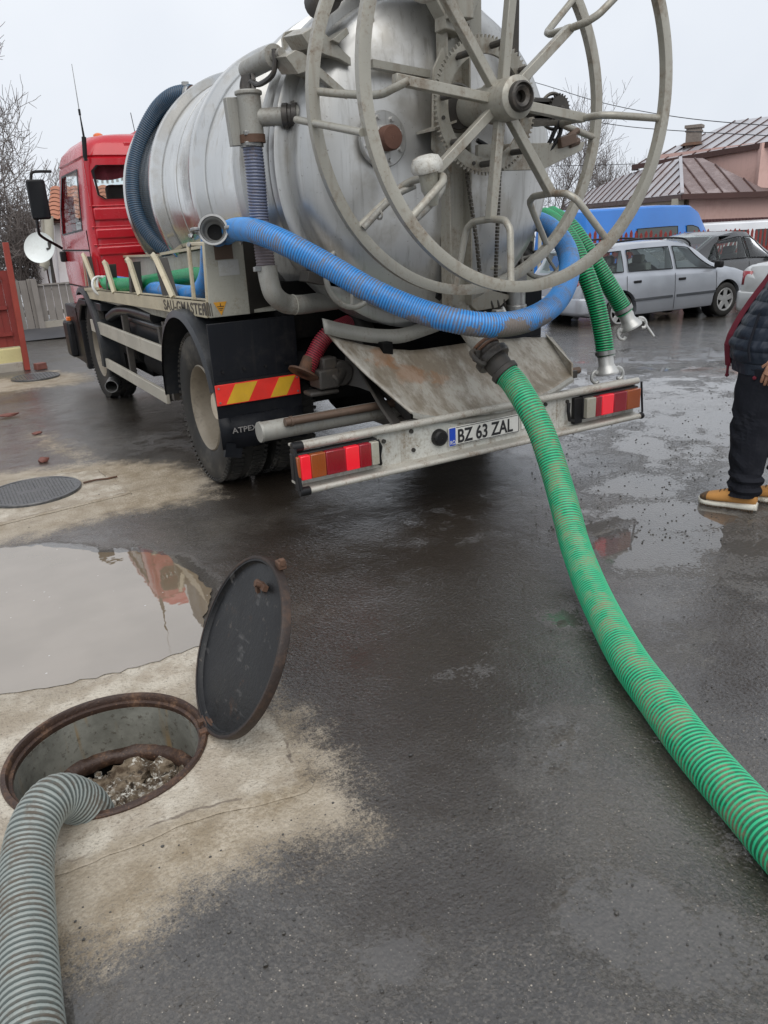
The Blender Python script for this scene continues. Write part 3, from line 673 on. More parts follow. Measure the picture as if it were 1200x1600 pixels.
# other covers
def cover_material():
    t = NT('chequered_cover'); f = t.noise(40, 4, .7)
    ck = t.n('TexBrick'); 
    c = t.mix(t.ramp(f, .35, .65), (.06, .062, .065), (.12, .12, .12)); return t.set(col=c, rough=.3, metal=.3, nrm=t.bump(f, .002, .4))
MT['cover'] = cover_material()
def cover(cx, cy, R, label, small=False):
    m = E('manhole_cover', (cx, cy, 0), label, 'manhole cover', 'closed round manhole covers in the yard')
    b = MB(); b.lathe([(.001, .018), (R-.022, .018), (R-.018, .023), (R-.004, .023), (R, .018), (R, .0)], (cx, cy, .0), (0, 0, 1), 72); O('plate', b, 'cover', m)
    b = MB(); n = int(R/.022); s = .022 if not small else .04
    for i in range(-n, n+1):
        for j in range(-n, n+1):
            x = i*s; y = j*s
            if math.hypot(x, y) < R-.04 and not (abs(x) < .10 and abs(y) < .03):
                d = V((1, 1, 0)).normalized() if (i+j) % 2 else V((1, -1, 0)).normalized(); p = V((cx+x, cy+y, .020)); e = V((-d.y, d.x, 0))
                b.add([p-d*s*.42-V((0, 0, .003)), p-e*s*.18-V((0, 0, .003)), p+d*s*.42-V((0, 0, .003)), p+e*s*.18-V((0, 0, .003)), p+V((0, 0, .003))], [(0, 1, 4), (1, 2, 4), (2, 3, 4), (3, 0, 4)])
    o = O('tread', b, 'cover', m, sharp=20); o['kind'] = 'stuff'
    return m
cover(.385, 5.74, .325, 'dark chequered manhole cover on the square pale slab')
cover(1.07, 11.07, .30, 'dark manhole cover farthest back, by the broken brick', True)
b = MB(); p = P0(142, 755); b.tube(spline([p+V((-.05, 0, .014)), p+V((.04, .005, .016)), p+V((.12, -.004, .012)), p+V((.19, .01, .010))], 4), .007, 6); T1('iron_rod', b, 'rust', 'short rusty iron rod lying beside the chequered cover', 'rod')
# bricks and pebbles
def chunk(a, b_, r, mat, label, name='brick', cat='brick', sc=(1.2, .8, .7), sub=2, z=0):
    m = MB(); p = px(a, b_, Z=0); m.ico(p+V((0, 0, r*.5)), r, sub, .35, sc); return T1(name, m, mat, label, cat, sharp=30)
p = P0(64, 577); b = MB(); b.box(p+V((0, 0, .045)), (.15, .12, .09), Matrix.Rotation(.3, 3, 'Z'), .92); T1('brick', b, 'brickred', 'broken red brick standing near the foot of the leaning red post', 'brick', bev=.008)
chunk(14, 652, .05, 'brickred', 'flat piece of red brick lying in a wet patch at the left edge', sc=(1.9, .8, .4))
chunk(68, 722, .035, 'brickred', 'small brick fragment just above the square pale slab', sc=(1.3, .9, .7))
chunk(58, 679, .03, 'brickred', 'small brick fragment on the wet asphalt behind the slab', sc=(1.6, .8, .5))
chunk(4, 576, .08, 'concwall', 'pale stone at the foot of the yellow plinth', 'stone', 'stone')
b = MB(); random.seed(11)
MT['pebble'] = paint('dark_pebble', (.05, .048, .045), .5, 0, (.25, .22, .18), .5, 8, .002, 60)
for k in range(1500):
    if k < 900:
        a, c_ = random.uniform(-20, 1200), random.uniform(560, 1600); p = P0(a, c_); r = random.choice((.002, .0025, .003, .004))*(1 if random.random() < .93 else 1.8)
    else:
        a, c_ = random.uniform(830, 1180), random.uniform(600, 850); p = P0(a, c_); r = random.choice((.003, .004, .006))
    if (p-HC).length < .37 or p.length > 15: continue
    if sdf_poly(np.array([p.x]), np.array([p.y]), xy([(-260, 905), (60, 852), (300, 893), (332, 950), (318, 1012), (0, 1088), (-260, 1135)]))[0] < .02: continue
    b.ico(p+V((0, 0, gz(p.x, p.y)+r*.4)), r, 1, .5, (1.1, .9, .7))
o = O('pebbles', b, 'pebble', sharp=25); tagit(o, 'loose dark grit scattered on the wet asphalt', 'grit', kind='stuff')
# ------------------------------------------------------------------ the truck
XC, XL, XR = 2.73, 1.50, 3.96
TR = E('sewage_truck', (XC, 6.4, 0), 'red cab vacuum tanker truck with silver tank and hose reel, seen from its rear', 'truck')
def boolean_cut(o, cutters):
    """cut openings out of o for good; the cutters do not stay in the scene"""
    cos = []
    for c in cutters:
        me = c.mesh('cut', None, 0); q = bpy.data.objects.new('cut', me); COL.objects.link(q); cos.append(q)
        q.parent = o.parent; q.matrix_parent_inverse = o.matrix_parent_inverse
        m = o.modifiers.new('b', 'BOOLEAN'); m.operation = 'DIFFERENCE'; m.solver = 'EXACT'; m.object = q
    bpy.context.view_layer.update(); dg = bpy.context.evaluated_depsgraph_get()
    me = bpy.data.meshes.new_from_object(o.evaluated_get(dg)); old = o.data; o.modifiers.clear(); o.data = me
    for q in cos: bpy.data.objects.remove(q)
    me.shade_smooth(); me.set_sharp_from_angle(angle=math.radians(32))

# chassis
ch = MB()
for x in (2.36, 3.10):
    ch.bx((x-.035, 4.05, .74), (x+.035, 10.2, .99))
for y in (4.4, 5.2, 6.4, 7.6, 8.6): ch.bx((2.36, y-.05, .78), (3.1, y+.05, .95))
O('chassis', ch, 'under', TR, bev=.006)
b = MB(); b.bx((1.95, 4.75, .98), (3.5, 8.45, 1.17)); b.bx((1.8, 5.85, .55), (2.3, 8.3, 1.0)); b.bx((3.15, 5.85, .55), (3.7, 8.3, 1.0)); b.bx((1.95, 4.62, 1.0), (3.5, 4.75, 1.35)); b.bx((2.0, 4.72, .55), (3.45, 4.76, 1.1)); O('underbody_occluder', b, 'under', TR)  # dark blocks added to keep the space under the tank black
b = MB(); b.cyl((1.9, 5.21, .52), (3.56, 5.21, .52), .075, 16); b.ico((2.73, 5.21, .52), .24, 3, 0, (1, 1.1, 1)); b.cyl((1.9, 8.98, .48), (3.56, 8.98, .48), .06, 12)
for x in (2.2, 3.26): b.tube([(x, 4.4, .72), (x, 4.9, .62), (x, 5.2, .60), (x, 5.6, .63), (x, 6.1, .74)], .045, 8)
O('axle', b, 'under', TR)
# wheels
def tyre_profile(w, R):
    return [(.29, -w*.36), (.31, -w*.42), (.36, -w*.48), (R-.07, -w*.5), (R-.025, -w*.46), (R-.006, -w*.38), (R, -w*.25), (R, w*.25), (R-.006, w*.38), (R-.025, w*.46), (R-.07, w*.5), (.36, w*.48), (.31, w*.42), (.29, w*.36)]
def truck_wheel(x0, yc, side, dual=False, R=.52, w=.29):
    c = V((x0+side*w/2*-1, yc, R)); ax = V((side, 0, 0))
    wl = O('wheel', MB().lathe([(.30, -w*.36), (.285, -w*.3), (.285, w*.30), (.30, w*.40), (.292, w*.43), (.283, w*.40), (.27, w*.2), (.262, -w*.05), (.24, -w*.12 if not dual else -w*.25), (.15, -w*.14 if not dual else -w*.28), (.001, -w*.14 if not dual else -w*.28)], c, ax, 64), 'rim', TR)
    b = MB().lathe(tyre_profile(w, R), c, ax, 96)
    u, v_, d = frame_of(ax)
    n = 76
    for k in range(n):          # shoulder tread blocks
        a = 2*PI*k/n
        for sgn in (-1, 1):
            rd = u*math.cos(a)+v_*math.sin(a); tg = -u*math.sin(a)+v_*math.cos(a)
            b.bar(c+rd*(R-.020)+d*sgn*w*.470, c+rd*(R-.001)+d*sgn*w*.41, .026, .018 , tg)
            b.bar(c+rd*(R-.004)+d*sgn*w*.33, c+rd*(R+.006)+d*sgn*w*.1, .028, .012, rd)
    O('tyre', b, 'rub', wl, sharp=30)
    hz = (-w*.14 if not dual else -w*.28)
    b = MB().lathe([(.145, hz+.002), (.145, hz+.03), (.12, hz+.05), (.105, hz+.10), (.09, hz+.125), (.001, hz+.13)], c, ax, 40)
    for k in range(10):
        a = 2*PI*k/10; rd = u*math.cos(a)+v_*math.sin(a); b.cyl(c+rd*.122+d*(hz+.02), c+rd*.122+d*(hz+.075), .017, 6)
    O('hub', b, 'hub', wl)
    return wl
truck_wheel(XL+.01, 5.21, -1, True); truck_wheel(XL+.36, 5.21, -1, True); truck_wheel(XR-.01, 5.21, 1, True); truck_wheel(XR-.36, 5.21, 1, True)
truck_wheel(XL+.05, 9.02, -1); truck_wheel(XR-.05, 9.02, 1)
# mudguards
def arch(name, yc, zc, R, x0, x1, a0, a1, mat, lip=.03, th=.012, n=28):
    P = []
    for k in range(n+1):
        a = a0+(a1-a0)*k/n; r = V((0, math.cos(a), math.sin(a))); c = V((0, yc, zc))
        P.append([c+r*(R-lip)+V((x0, 0, 0)), c+r*R+V((x0+.012, 0, 0)), c+r*(R+.006)+V((x0+.05, 0, 0)), c+r*(R+.006)+V((x1, 0, 0)), c+r*(R-th)+V((x1, 0, 0)), c+r*(R-th)+V((x0+.02, 0, 0)), c+r*(R-lip)+V((x0+.004, 0, 0))])
    b = MB().grid(P); return O(name, b, mat, TR, sharp=50)
arch('mudguard', 5.25, .57, .62, 1.43, 2.12, math.radians(-4), math.radians(165), 'fender', .045)
arch('mudguard', 5.25, .57, .62, 4.03, 3.34, math.radians(-6), math.radians(172), 'fender', .05)
arch('mudguard', 9.02, .55, .64, 1.47, 1.95, math.radians(60), math.radians(192), 'fender', .05)
# splash panel and flap behind the rear wheels
for sx, (xa, xb) in ((0, (1.43, 2.0)), (1, (3.46, 4.03))):
    b = MB(); b.bx((xa, 4.585, .52), (xb, 4.60, 1.15)); O('splash_panel', b, 'flap', TR, bev=.004)
    b = MB(); P = []
    for i in range(9):
        x = xa-.0+(xb-xa)*i/8; P.append([V((x, 4.575+.012*math.sin(i*1.1), .575)), V((x, 4.572+.012*math.sin(i*1.1+.6), .47)), V((x, 4.565+.018*math.sin(i*1.3+1), .375))])
    b.grid(P); f = O('mud_flap', b, 'flap', TR); s_ = f.modifiers.new('s', 'SOLIDIFY'); s_.thickness = .008
    b = MB(); b.bx((xa+.01, 4.572, .785), (xb-.02, 4.585, .80))
    for i in range(4): p = V((xa+.06+i*.14, 4.57, .86)); b.cyl(p, p+V((0, .016, 0)), .009, 8)
    O('bolt_strip', b, 'black', TR)
place_text('flap_lettering', text_mesh('ATPEX2000', .048, 'inkgrey', .0015, 1.15, .0006, 1.02), TR, (1.50, 4.560, .475), (1, 0, 0), (0, 0, 1))
b = MB(); b.box((1.50, 4.59, .36), (.11, .03, .09), Matrix.Rotation(.25, 3, 'Y')); O('flap_corner', b, 'flap', TR)
# reflective board, striped
rb0 = px(335, 602, Y=4.57); rb1 = px(467, 586, Y=4.57); rbh = .128
x0, x1, z1 = rb0.x, rb1.x, rb0.z-.004; z0 = z1-rbh
b = MB(); b.bx((x0, 4.564, z0), (x1, 4.572, z1)); rbo = O('warning_board', b, 'refl_red', TR, bev=.002)
L_ = x1-x0
for (a, c_) in ((.13, .40), (.65, .86)):
    b = MB(); s = .12*L_; za, zb = z0+.006, z1-.006
    b.prism([(x0+a*L_-s*.2, 4.5625, za), (x0+(c_)*L_-s*.3, 4.5625, za), (x0+c_*L_+s*.75, 4.5625, zb), (x0+a*L_+s*.85, 4.5625, zb)], (0, .003, 0)); O('stripe', b, 'refl_yel', rbo)
b = MB()
for p in ((x0+.02, z0+.02), (x0+.02, z1-.02), (x1-.02, z0+.02), (x1-.02, z1-.02)): b.cyl((p[0], 4.557, p[1]), (p[0], 4.566, p[1]), .006, 8)
O('rivet', b, 'steel', rbo)

# rear bumper beam
BY = 3.55
bp = O('rear_bumper', MB().prism([(XL+.02, BY+.02, .39), (XL+.02, BY+.02, .60), (XR, BY+.02, .60), (XR, BY+.02, .39)], (0, .012, 0)), 'bumper', TR)
b = MB(); b.tube([(XL-.01, BY, .607), (XR+.0, BY, .607)], .021, 16); b.bx((XL, BY+.0, .59), (XR-.02, BY+.12, .602)); O('top_tube', b, 'bumper_tube', bp)
b = MB(); b.prism([(XL+.0, BY-.045, .372), (XL+.0, BY-.045, .384), (XL+.0, BY+.03, .398), (XL+.0, BY+.12, .398), (XL+.0, BY+.12, .386), (XL+.0, BY+.03, .386)], (XR-XL+.0, 0, 0)); b.tube([(XL+.01, BY-.045, .377), (XR, BY-.045, .377)], .017, 14); O('bottom_lip', b, 'bumper_tube', bp)
b = MB(); b.tube([(XL-.03, BY+.005, .607), (XL+.03, BY+.002, .607)], .027, 14); b.tube([(XL-.03, BY-.045, .378), (XL+.03, BY-.045, .378)], .024, 14); b.bar((XL-.025, BY, .60), (XL-.025, BY-.04, .385), .02, .05); O('end_cap', b, 'black', bp, bev=.004)
b = MB(); b.bar((XR+.015, BY-.02, .60), (XR+.015, BY-.045, .40), .008, .012); b.ico((XR+.005, BY-.045, .378), .024, 2); O('end_wire', b, 'black', bp)
b = MB()
for (x, z) in ((2.20, .565), (2.21, .455), (3.18, .565), (2.02, .54), (3.36, .555), (3.20, .46), (1.99, .42)): b.cyl((x, BY+.008, z), (x, BY+.022, z), .012, 10)
O('bolt', b, 'darkmetal', bp)
# tail lights
def tail(x0, x1, segs, mirror=False):
    body = MB(); body.bx((x0-.008, BY-.02, .428), (x1+.008, BY+.03, .576)); tl = O('tail_light', body, 'black', TR, bev=.008)
    w = x1-x0; a = 0
    for (f, m) in segs:
        xx = x0+w*a; b = MB(); n = 6; P = []
        x2 = xx+w*f-.002
        b.bx((xx, BY-.052, .438), (x2, BY-.015, .566)); o = O('lens', b, m, tl, bev=.005); a += f
        # fine ribs in the lens
        g = MB(); k = int((x2-xx)/.009)
        for i in range(1, k): g.bx((xx+i*.009-.001, BY-.0535, .441), (xx+i*.009+.001, BY-.051, .563))
        if m in ('lensorange', 'lensclear', 'lensred') and k > 2: O('lens_rib', g, m, tl)
    return tl
tail(1.470, 1.955, [(.04, 'lensorange'), (.12, 'lit'), (.18, 'lensorange'), (.24, 'lensred'), (.17, 'lit'), (.15, 'lensred'), (.10, 'lensclear')])
tail(3.47, 3.945, [(.16, 'lensclear'), (.11, 'lensred'), (.22, 'lit'), (.25, 'lensred'), (.26, 'lensorange')])
b = MB(); b.bx((3.40, BY-.01, .405), (3.47, BY+.02, .572)); b.tube([(3.36, BY, .55), (3.345, BY-.012, .50), (3.36, BY-.012, .44), (3.40, BY-.005, .43)], .012, 8); O('lamp_bracket', b, 'black', bp, bev=.006)
b = MB(); b.lathe([(.001, -.02), (.035, -.018), (.046, -.008), (.05, .015), (.05, .02)], (2.385, BY, .497), (0, 1, 0), 20); b.ico((2.35, BY, .50), .022, 1, .4); O('plate_lamp', b, 'black', bp)
b = MB(); b.tube([(1.97, BY-.005, .56), (1.985, BY-.012, .52), (1.975, BY-.01, .47), (1.985, BY, .42)], .01, 8); O('cable', b, 'black', bp)
# number plate
b = MB(); b.bx((2.445, BY+.004, .430), (2.965, BY+.010, .542)); pl = O('number_plate', b, 'plate', TR, bev=.002)
b = MB(); b.bx((2.449, BY+.0015, .434), (2.492, BY+.0045, .538)); O('country_band', b, 'plate_blue', pl)
place_text('plate_number', text_mesh('BZ 63 ZAL', .112, 'ink', .001, .80, .0022, 1.0), pl, (2.505, BY+.0025, .446), (1, 0, 0), (0, 0, 1))
place_text('plate_country', text_mesh('RO', .034, 'plate', .001, .8), pl, (2.452, BY+.0005, .442), (1, 0, 0), (0, 0, 1))
b = MB()
for (xa, za, xb, zb) in ((2.497, .434, 2.961, .437), (2.497, .535, 2.961, .538), (2.958, .434, 2.961, .538)): b.bx((xa, BY+.002, za), (xb, BY+.0045, zb))
O('plate_border', b, 'ink', pl)
b = MB(); b.bx((2.99, BY+.012, .44), (3.04, BY+.021, .545)); O('reflector_patch', b, 'plate', bp, bev=.003)
# hanging bumper brackets
b = MB(); b.prism([(2.10, BY+.05, .60), (2.16, BY+.05, .58), (2.30, 4.05, .58), (2.25, 4.25, .86), (2.18, 4.2, .9), (2.13, 3.80, .68)], (.02, 0, 0)); b.prism([(3.28, BY+.05, .55), (3.3, BY+.05, .50), (3.12, 4.25, .60), (3.03, 4.2, .62), (3.14, 3.95, .58)], (.02, 0, 0))
b.bx((2.36, 3.62, .46), (2.44, 4.3, .55)); b.bx((3.02, 3.62, .46), (3.10, 4.3, .55)); O('bumper_bracket', b, 'frame', TR, bev=.005)
# chassis end side plate
b = MB(); q = [px(*p, Y=yy) for p, yy in (((548, 478), 4.5), ((575, 505), 4.45), ((640, 640), 3.78), ((645, 668), 3.78), ((600, 620), 4.0), ((560, 605), 4.25), ((535, 600), 4.4))]
b.prism(q, (.03, 0, 0)); O('frame_side_plate', b, 'frame', TR)
# underrun pipes
b = MB(); b.cyl((1.47, 4.0, .60), (3.72, 4.0, .60), .056, 28); b.lathe([(.001, -.004), (.058, -.002), (.060, .012), (.056, .014)], (1.47, 4.0, .60), (1, 0, 0), 28); O('underrun_pipe', b, 'pipe', TR)
b = MB(); b.cyl((1.60, 3.93, .648), (3.80, 3.93, .648), .024, 18); b.lathe([(.026, 0), (.03, .002), (.03, .016), (.026, .018)], (1.63, 3.93, .648), (1, 0, 0), 18); O('brown_tube', b, 'brownpipe', TR)
b = MB(); b.lathe([(.05, 0), (.06, .01), (.06, .05), (.055, .055)], (3.70, 4.0, .60), (1, 0, 0), 24); b.bx((3.66, 3.88, .61), (3.74, 3.98, .66)); O('pipe_end', b, 'darkmetal', TR)

# chute under the tank door
rows = [
 [((505, 514), 4.20), ((560, 538), 4.12), ((640, 548), 4.08), ((720, 538), 4.05), ((790, 530), 4.04), ((862, 528), 4.00)],
 [((548, 562), 3.98), ((600, 580), 3.92), ((670, 590), 3.88), ((740, 580), 3.87), ((815, 562), 3.87), ((880, 550), 3.86)],
 [((598, 608), 3.78), ((645, 622), 3.74), ((715, 628), 3.71), ((780, 618), 3.71), ((845, 594), 3.72), ((892, 572), 3.74)],
 [((642, 644), 3.60), ((680, 652), 3.585), ((740, 651), 3.575), ((795, 641), 3.58), ((846, 618), 3.60), ((893, 590), 3.64)]]
ctl = [[px(*p, Y=y) for p, y in r] for r in rows]
rs = [spline(r, 5) for r in ctl]; cols = list(zip(*rs)); G = [spline(c_, 5) for c_ in cols]
for r in G:
    for i in range(len(r)): r[i] = r[i]+V((0, 0, .006*mn.noise(r[i]*9)))
b = MB().grid(G); o = O('chute', b, 'chute', TR, sharp=60); s_ = o.modifiers.new('s', 'SOLIDIFY'); s_.thickness = .012; s_.offset = 0
b = MB(); edge = [r[-1] for r in G]; P = [[p+V((0, -.002, .006)), p+V((0, -.022, -.008)), p+V((0, -.022, -.026)), p+V((0, -.014, -.028))] for p in edge]; b.grid(P); O('chute_lip', b, 'pipe', TR, sharp=50)
MT['chuterust'] = paint('chute_rust_run', (.22, .12, .05), .6, 0, (.28, .25, .2), .9, 9, .002, 60)
b = MB(); q = [px(*p, Y=4.14) for p in ((503, 498), (540, 507), (585, 514), (622, 514), (655, 505), (686, 494))]; q2 = [p+V((0, -.02, -.085)) for p in q]; b.grid([spline(q, 5), spline(q2, 5)])
o = O('chute_back_rim', b, 'pipe', TR); s_ = o.modifiers.new('s', 'SOLIDIFY'); s_.thickness = .012
b = MB(); q = [px(*p, Y=y) for p, y in (((852, 522), 4.0), ((893, 568), 3.66), ((893, 592), 3.64), ((862, 545), 4.0))]; b.prism(q, (.012, 0, 0)); O('chute_side', b, 'chute', TR)

# red drain hose and flange under the chassis
me, _ = hose_mesh('drain_hose', [px(480, 578, Y=4.4), px(492, 552, Y=4.4), px(505, 530, Y=4.4), px(522, 516, Y=4.4), px(545, 505, Y=4.45)], .05, .014, .006, 'hred', 20, 5); put('drain_hose', me, TR)
b = MB(); p = px(474, 585, Y=4.38); q = px(484, 560, Y=4.4); b.cyl(p, q, .045, 18); d = (q-p).normalized(); b.lathe([(.001, 0), (.10, 0), (.10, .012), (.001, .014)], p, d, 28); O('drain_flange', b, 'rust', TR)
b = MB(); p = px(507, 590, Y=4.38); b.box(p, (.14, .16, .12)); b.box(p+V((.02, 0, .09)), (.10, .12, .08)); b.cyl(p+V((.02, -.05, -.02)), p+V((.13, .0, .04)), .055, 16); b.cyl(p+V((.1, -.06, .02)), p+V((.1, .06, .02)), .08, 20); b.box(p+V((-.03, 0, -.085)), (.2, .12, .03)); O('drain_valve', b, 'frame', TR, bev=.012)

# side hose tray
fd = MB(); fd.bx((1.53, 4.78, 1.17), (2.0, 8.75, 1.19)); fd.bx((1.60, 5.4, 1.06), (1.66, 8.6, 1.17)); tray = O('hose_tray', fd, 'bed', TR)
b = MB(); b.prism([(1.505, 4.80, 1.165), (1.505, 4.80, 1.272), (1.505, 8.82, 1.182), (1.505, 8.82, 1.083)], (.03, 0, 0)); b.prism([(1.505, 4.80, 1.272), (1.505, 4.80, 1.262), (1.505, 8.82, 1.172), (1.505, 8.82, 1.182)], (.07, 0, 0)); O('side_rail', b, 'rail', tray, bev=.002)
b = MB(); b.prism([(1.93, 4.95, 1.18), (1.93, 8.6, 1.18), (1.93, 8.6, 1.47), (1.93, 7.1, 1.49), (1.93, 4.95, 1.60)], (.012, 0, 0)); O('tray_back_panel', b, 'bed', tray)
b = MB(); b.bar((1.915, 8.6, 1.48), (1.915, 7.2, 1.50), .05, .02); b.bar((1.915, 7.15, 1.51), (1.915, 4.95, 1.615), .05, .022); O('panel_edge', b, 'rail', tray)
b = MB(); b.bx((1.53, 8.74, 1.17), (1.94, 8.76, 1.5)); O('tray_front_panel', b, 'bed', tray)
# rear box of the tray
ZB, ZT = 1.168, 1.612
b = MB(); b.prism([(1.508, 4.75, ZB), (1.772, 4.75, ZB), (1.772, 4.75, ZT), (1.53, 4.75, ZT)], (0, .012, 0)); O('box_rear_panel', b, 'bed', tray, bev=.003)
b = MB(); b.prism([(1.774, 4.752, ZB), (2.08, 4.98, ZB+.01), (2.0, 4.92, ZT), (1.774, 4.752, ZT)], (-.008, .012, 0)); O('box_side_panel', b, 'frame', tray)
b = MB(); b.prism([(1.53, 4.76, ZT-.012), (1.772, 4.76, ZT-.012), (1.98, 4.92, ZT-.012), (1.98, 5.0, ZT-.012), (1.56, 5.0, ZT-.012)], (0, 0, .012)); O('box_top', b, 'bed', tray)
b = MB(); b.bar((1.522, 4.775, 1.26), (1.545, 4.775, ZT-.005), .03, .035, (1, 0, 0)); b.bar((1.545, 4.765, ZT-.012), (1.545, 5.10, ZT-.012), .035, .02); b.bar((1.535, 5.09, ZT-.01), (1.52, 5.07, 1.26), .035, .02, (1, 0, 0)); O('box_frame', b, 'rail', tray, bev=.004)
# stakes along the tray
for (t0, b0, b1) in (((129, 400), (138, 449), (151, 449)), ((162, 412), (164, 452), (178, 452)), ((198, 408), (200, 455), (218, 455)), ((238, 402), (253, 458), (270, 458))):
    a = px(*t0, X=1.512); c_ = px(*b0, X=1.512); e = px(*b1, X=1.512)
    b = MB(); a2 = a+V((0, -.06, 0))
    b.prism([a+V((.02, 0, -.01)), V((a.x+.02, c_.y-.03, c_.z-.05)), V((a.x+.02, c_.y+.06, c_.z-.05)), a+V((.02, .05, -.01))], (.09, 0, 0)); O('stake_plate', b, 'frame', tray)
    b = MB(); b.tube(spline([a+V((.02, .04, -.01)), a+V((.01, .01, .012)), a2+V((.0, -.03, -.004)), a2.lerp(e, .5), e+V((0, 0, -.03))], 5), .024, 4); O('stake', b, 'rail', tray, sharp=20, bev=.004)
b = MB(); a = px(129, 400, X=1.512); b.bar(px(131, 402, X=1.6), px(137, 450, X=1.6), .03, .03); b.bar(px(134, 452, X=1.512), px(153, 451, X=1.512), .03, .03); O('stake_brace', b, 'rail', tray)
def rail_z(y, f): return (1.165+(1.083-1.165)*(y-4.8)/4.02)*(1-f)+(1.272+(1.182-1.272)*(y-4.8)/4.02)*f
ty1 = 5.02; zz0 = rail_z(5.6, .16)
slope = V((0, -1, .0223)).normalized()
ty0 = px(268, 470, X=1.503).y
place_text('rail_lettering', text_mesh('SAU-GMASTER', .098, 'inkfade', .001, 1.45, .0018, 1.08), tray, (1.5035, px(256, 478, X=1.503).y, rail_z(px(256, 478, X=1.503).y, .14)), slope, (0, .02, 1))
b = MB()
for i, w in enumerate((.035, .02, .014, .012)):
    y = px(319, 480, X=1.503).y-[0, .055, .10, .14][i]; b.prism([(1.5015, y, rail_z(y, .15)), (1.5015, y-w, rail_z(y, .15)), (1.5015, y-w+.012, rail_z(y, .86)), (1.5015, y+.012, rail_z(y, .86))], (.003, 0, 0))
O('rail_stripe', b, 'inkfade', tray)
b = MB(); c0 = px(344, 481, Y=4.748); b.prism([c0+V((-.04, 0, .035)), c0+V((.045, 0, .035)), c0+V((.003, 0, -.045))], (0, -.002, 0)); st_ = O('warning_sticker', b, 'sticker', tray)
b = MB()
for k, (w, z) in enumerate(((.022, .006), (.015, -.006), (.008, -.016))): b.bx(c0+V((-w+.003, -.0035, z)), c0+V((w+.003, -.001, z+.004)))
b.bx(c0+V((.001, -.0035, .009)), c0+V((.005, -.001, .027))); O('sticker_mark', b, 'ink', tray)
MT['patchgrey'] = paint('worn_grey_patch', (.46, .46, .44), .6, 0, (.3, .28, .22), .6, 12, .001, 60)
b = MB(); b.bx((1.60, 4.7465, 1.41), (1.73, 4.749, 1.50)); O('worn_patch', b, 'patchgrey', tray)
b = MB(); b.bx((1.585, 4.746, 1.505), (1.70, 4.749, 1.60)); O('rust_patch', b, 'brownpipe', tray)
# guard rails
for (y0, y1, z0, z1) in ((5.99, 8.86, .745, .868), (6.10, 8.62, .405, .505)):
    b = MB(); b.bx((1.50, y0, z0), (1.53, y1, z1)); O('side_guard', b, 'guard', TR, bev=.004)
b = MB()
for y in (6.15, 7.4, 8.5): b.bx((1.53, y-.03, .42), (1.58, y+.03, 1.0))
b.bx((1.53, 5.97, .45), (1.60, 6.03, 1.05)); O('guard_post', b, 'frame', TR)
for y0, y1, z0, z1 in ((5.99, 8.86, .745, .868), (6.10, 8.62, .405, .505)):
    b = MB(); b.bx((3.93, y0, z0), (3.96, y1, z1)); O('side_guard', b, 'guard', TR, bev=.004)
b = MB(); b.bx((1.62, 6.35, .80), (2.1, 7.55, .98)); b.bx((1.60, 6.3, .93), (2.1, 7.6, .985)); O('battery_box', b, 'fender', TR, bev=.02)
b = MB(); b.cyl((1.72, 6.4, .62), (1.72, 7.1, .62), .12, 24); b.cyl((1.72, 7.3, .66), (1.72, 8.0, .66), .12, 24); b.bx((1.66, 7.1, .5), (1.9, 7.3, .8)); O('air_tank', b, 'under', TR, bev=.008)
b = MB(); b.tube(spline([(1.6, 8.25, .92), (1.62, 7.9, 1.0), (1.62, 7.3, 1.04), (1.64, 6.6, 1.03)], 6), .055, 12); O('air_duct', b, 'fender', TR)
b = MB(); e = px(174, 604, X=1.52); b.lathe([(.058, .35), (.062, .35), (.066, 0), (.060, 0), (.056, .33)], e, V((.35, .93, .10)), 24); O('exhaust_pipe', b, 'steel', TR)
b = MB(); b.lathe([(.001, .3), (.055, .3), (.055, .32)], e, V((.35, .93, .10)), 20); O('exhaust_throat', b, 'void', TR)
b = MB(); b.bx((1.62, 8.0, .35), (1.7, 8.2, .8)); b.bx((1.9, 8.1, .3), (3.5, 9.9, .95)); O('engine', b, 'under', TR)

# cab
def rrect(x0, x1, y0, y1, r, n=5):
    out = []
    for (cx, cy, a) in ((x1-r, y1-r, 0), (x0+r, y1-r, 90), (x0+r, y0+r, 180), (x1-r, y0+r, 270)):
        for k in range(n+1):
            t_ = math.radians(a+90*k/n); out.append((cx+r*math.cos(t_), cy+r*math.sin(t_)))
    return out
P = []
for (z, hw, y0, y1, r) in ((.92, 1.12, 8.60, 10.45, .10), (1.3, 1.135, 8.59, 10.50, .10), (1.75, 1.13, 8.59, 10.48, .11), (2.1, 1.095, 8.60, 10.36, .12), (2.41, 1.06, 8.61, 10.24, .13), (2.425, 1.045, 8.625, 10.22, .13), (2.44, 1.06, 8.61, 10.23, .14), (2.54, 1.03, 8.64, 10.16, .17), (2.62, .95, 8.72, 10.02, .2), (2.655, .80, 8.85, 9.9, .25), (2.665, .4, 9.1, 9.7, .2)):
    P.append([V((x, y, z)) for x, y in rrect(XC-hw, XC+hw, y0, y1, r)])
b = MB().grid(P, True); b.f.append(tuple(range(len(P[0])-1, -1, -1))); m_ = len(P)-1; b.f.append(tuple(m_*len(P[0])+k for k in range(len(P[0]))))
cab = O('cab', b, 'red', TR, sharp=30)
def winbox(pts, vec): return MB().prism(pts, vec)
ins = MB(); ins.bx((XC-1.02, 8.68, 1.3), (XC+1.02, 10.34, 2.36))
rz0, rz1 = px(141, 312, Y=8.6).z+.0, px(135, 258, Y=8.6).z
rw = [(1.72, rz1-.05), (1.77, rz1), (XC+.96, rz1), (XC+1.01, rz1-.05), (XC+.98, rz0+.03), (XC+.93, rz0), (1.80, rz0), (1.74, rz0+.04)]
cuts = [ins, MB().prism([(x, 8.5, z) for x, z in rw], (0, .3, 0))]
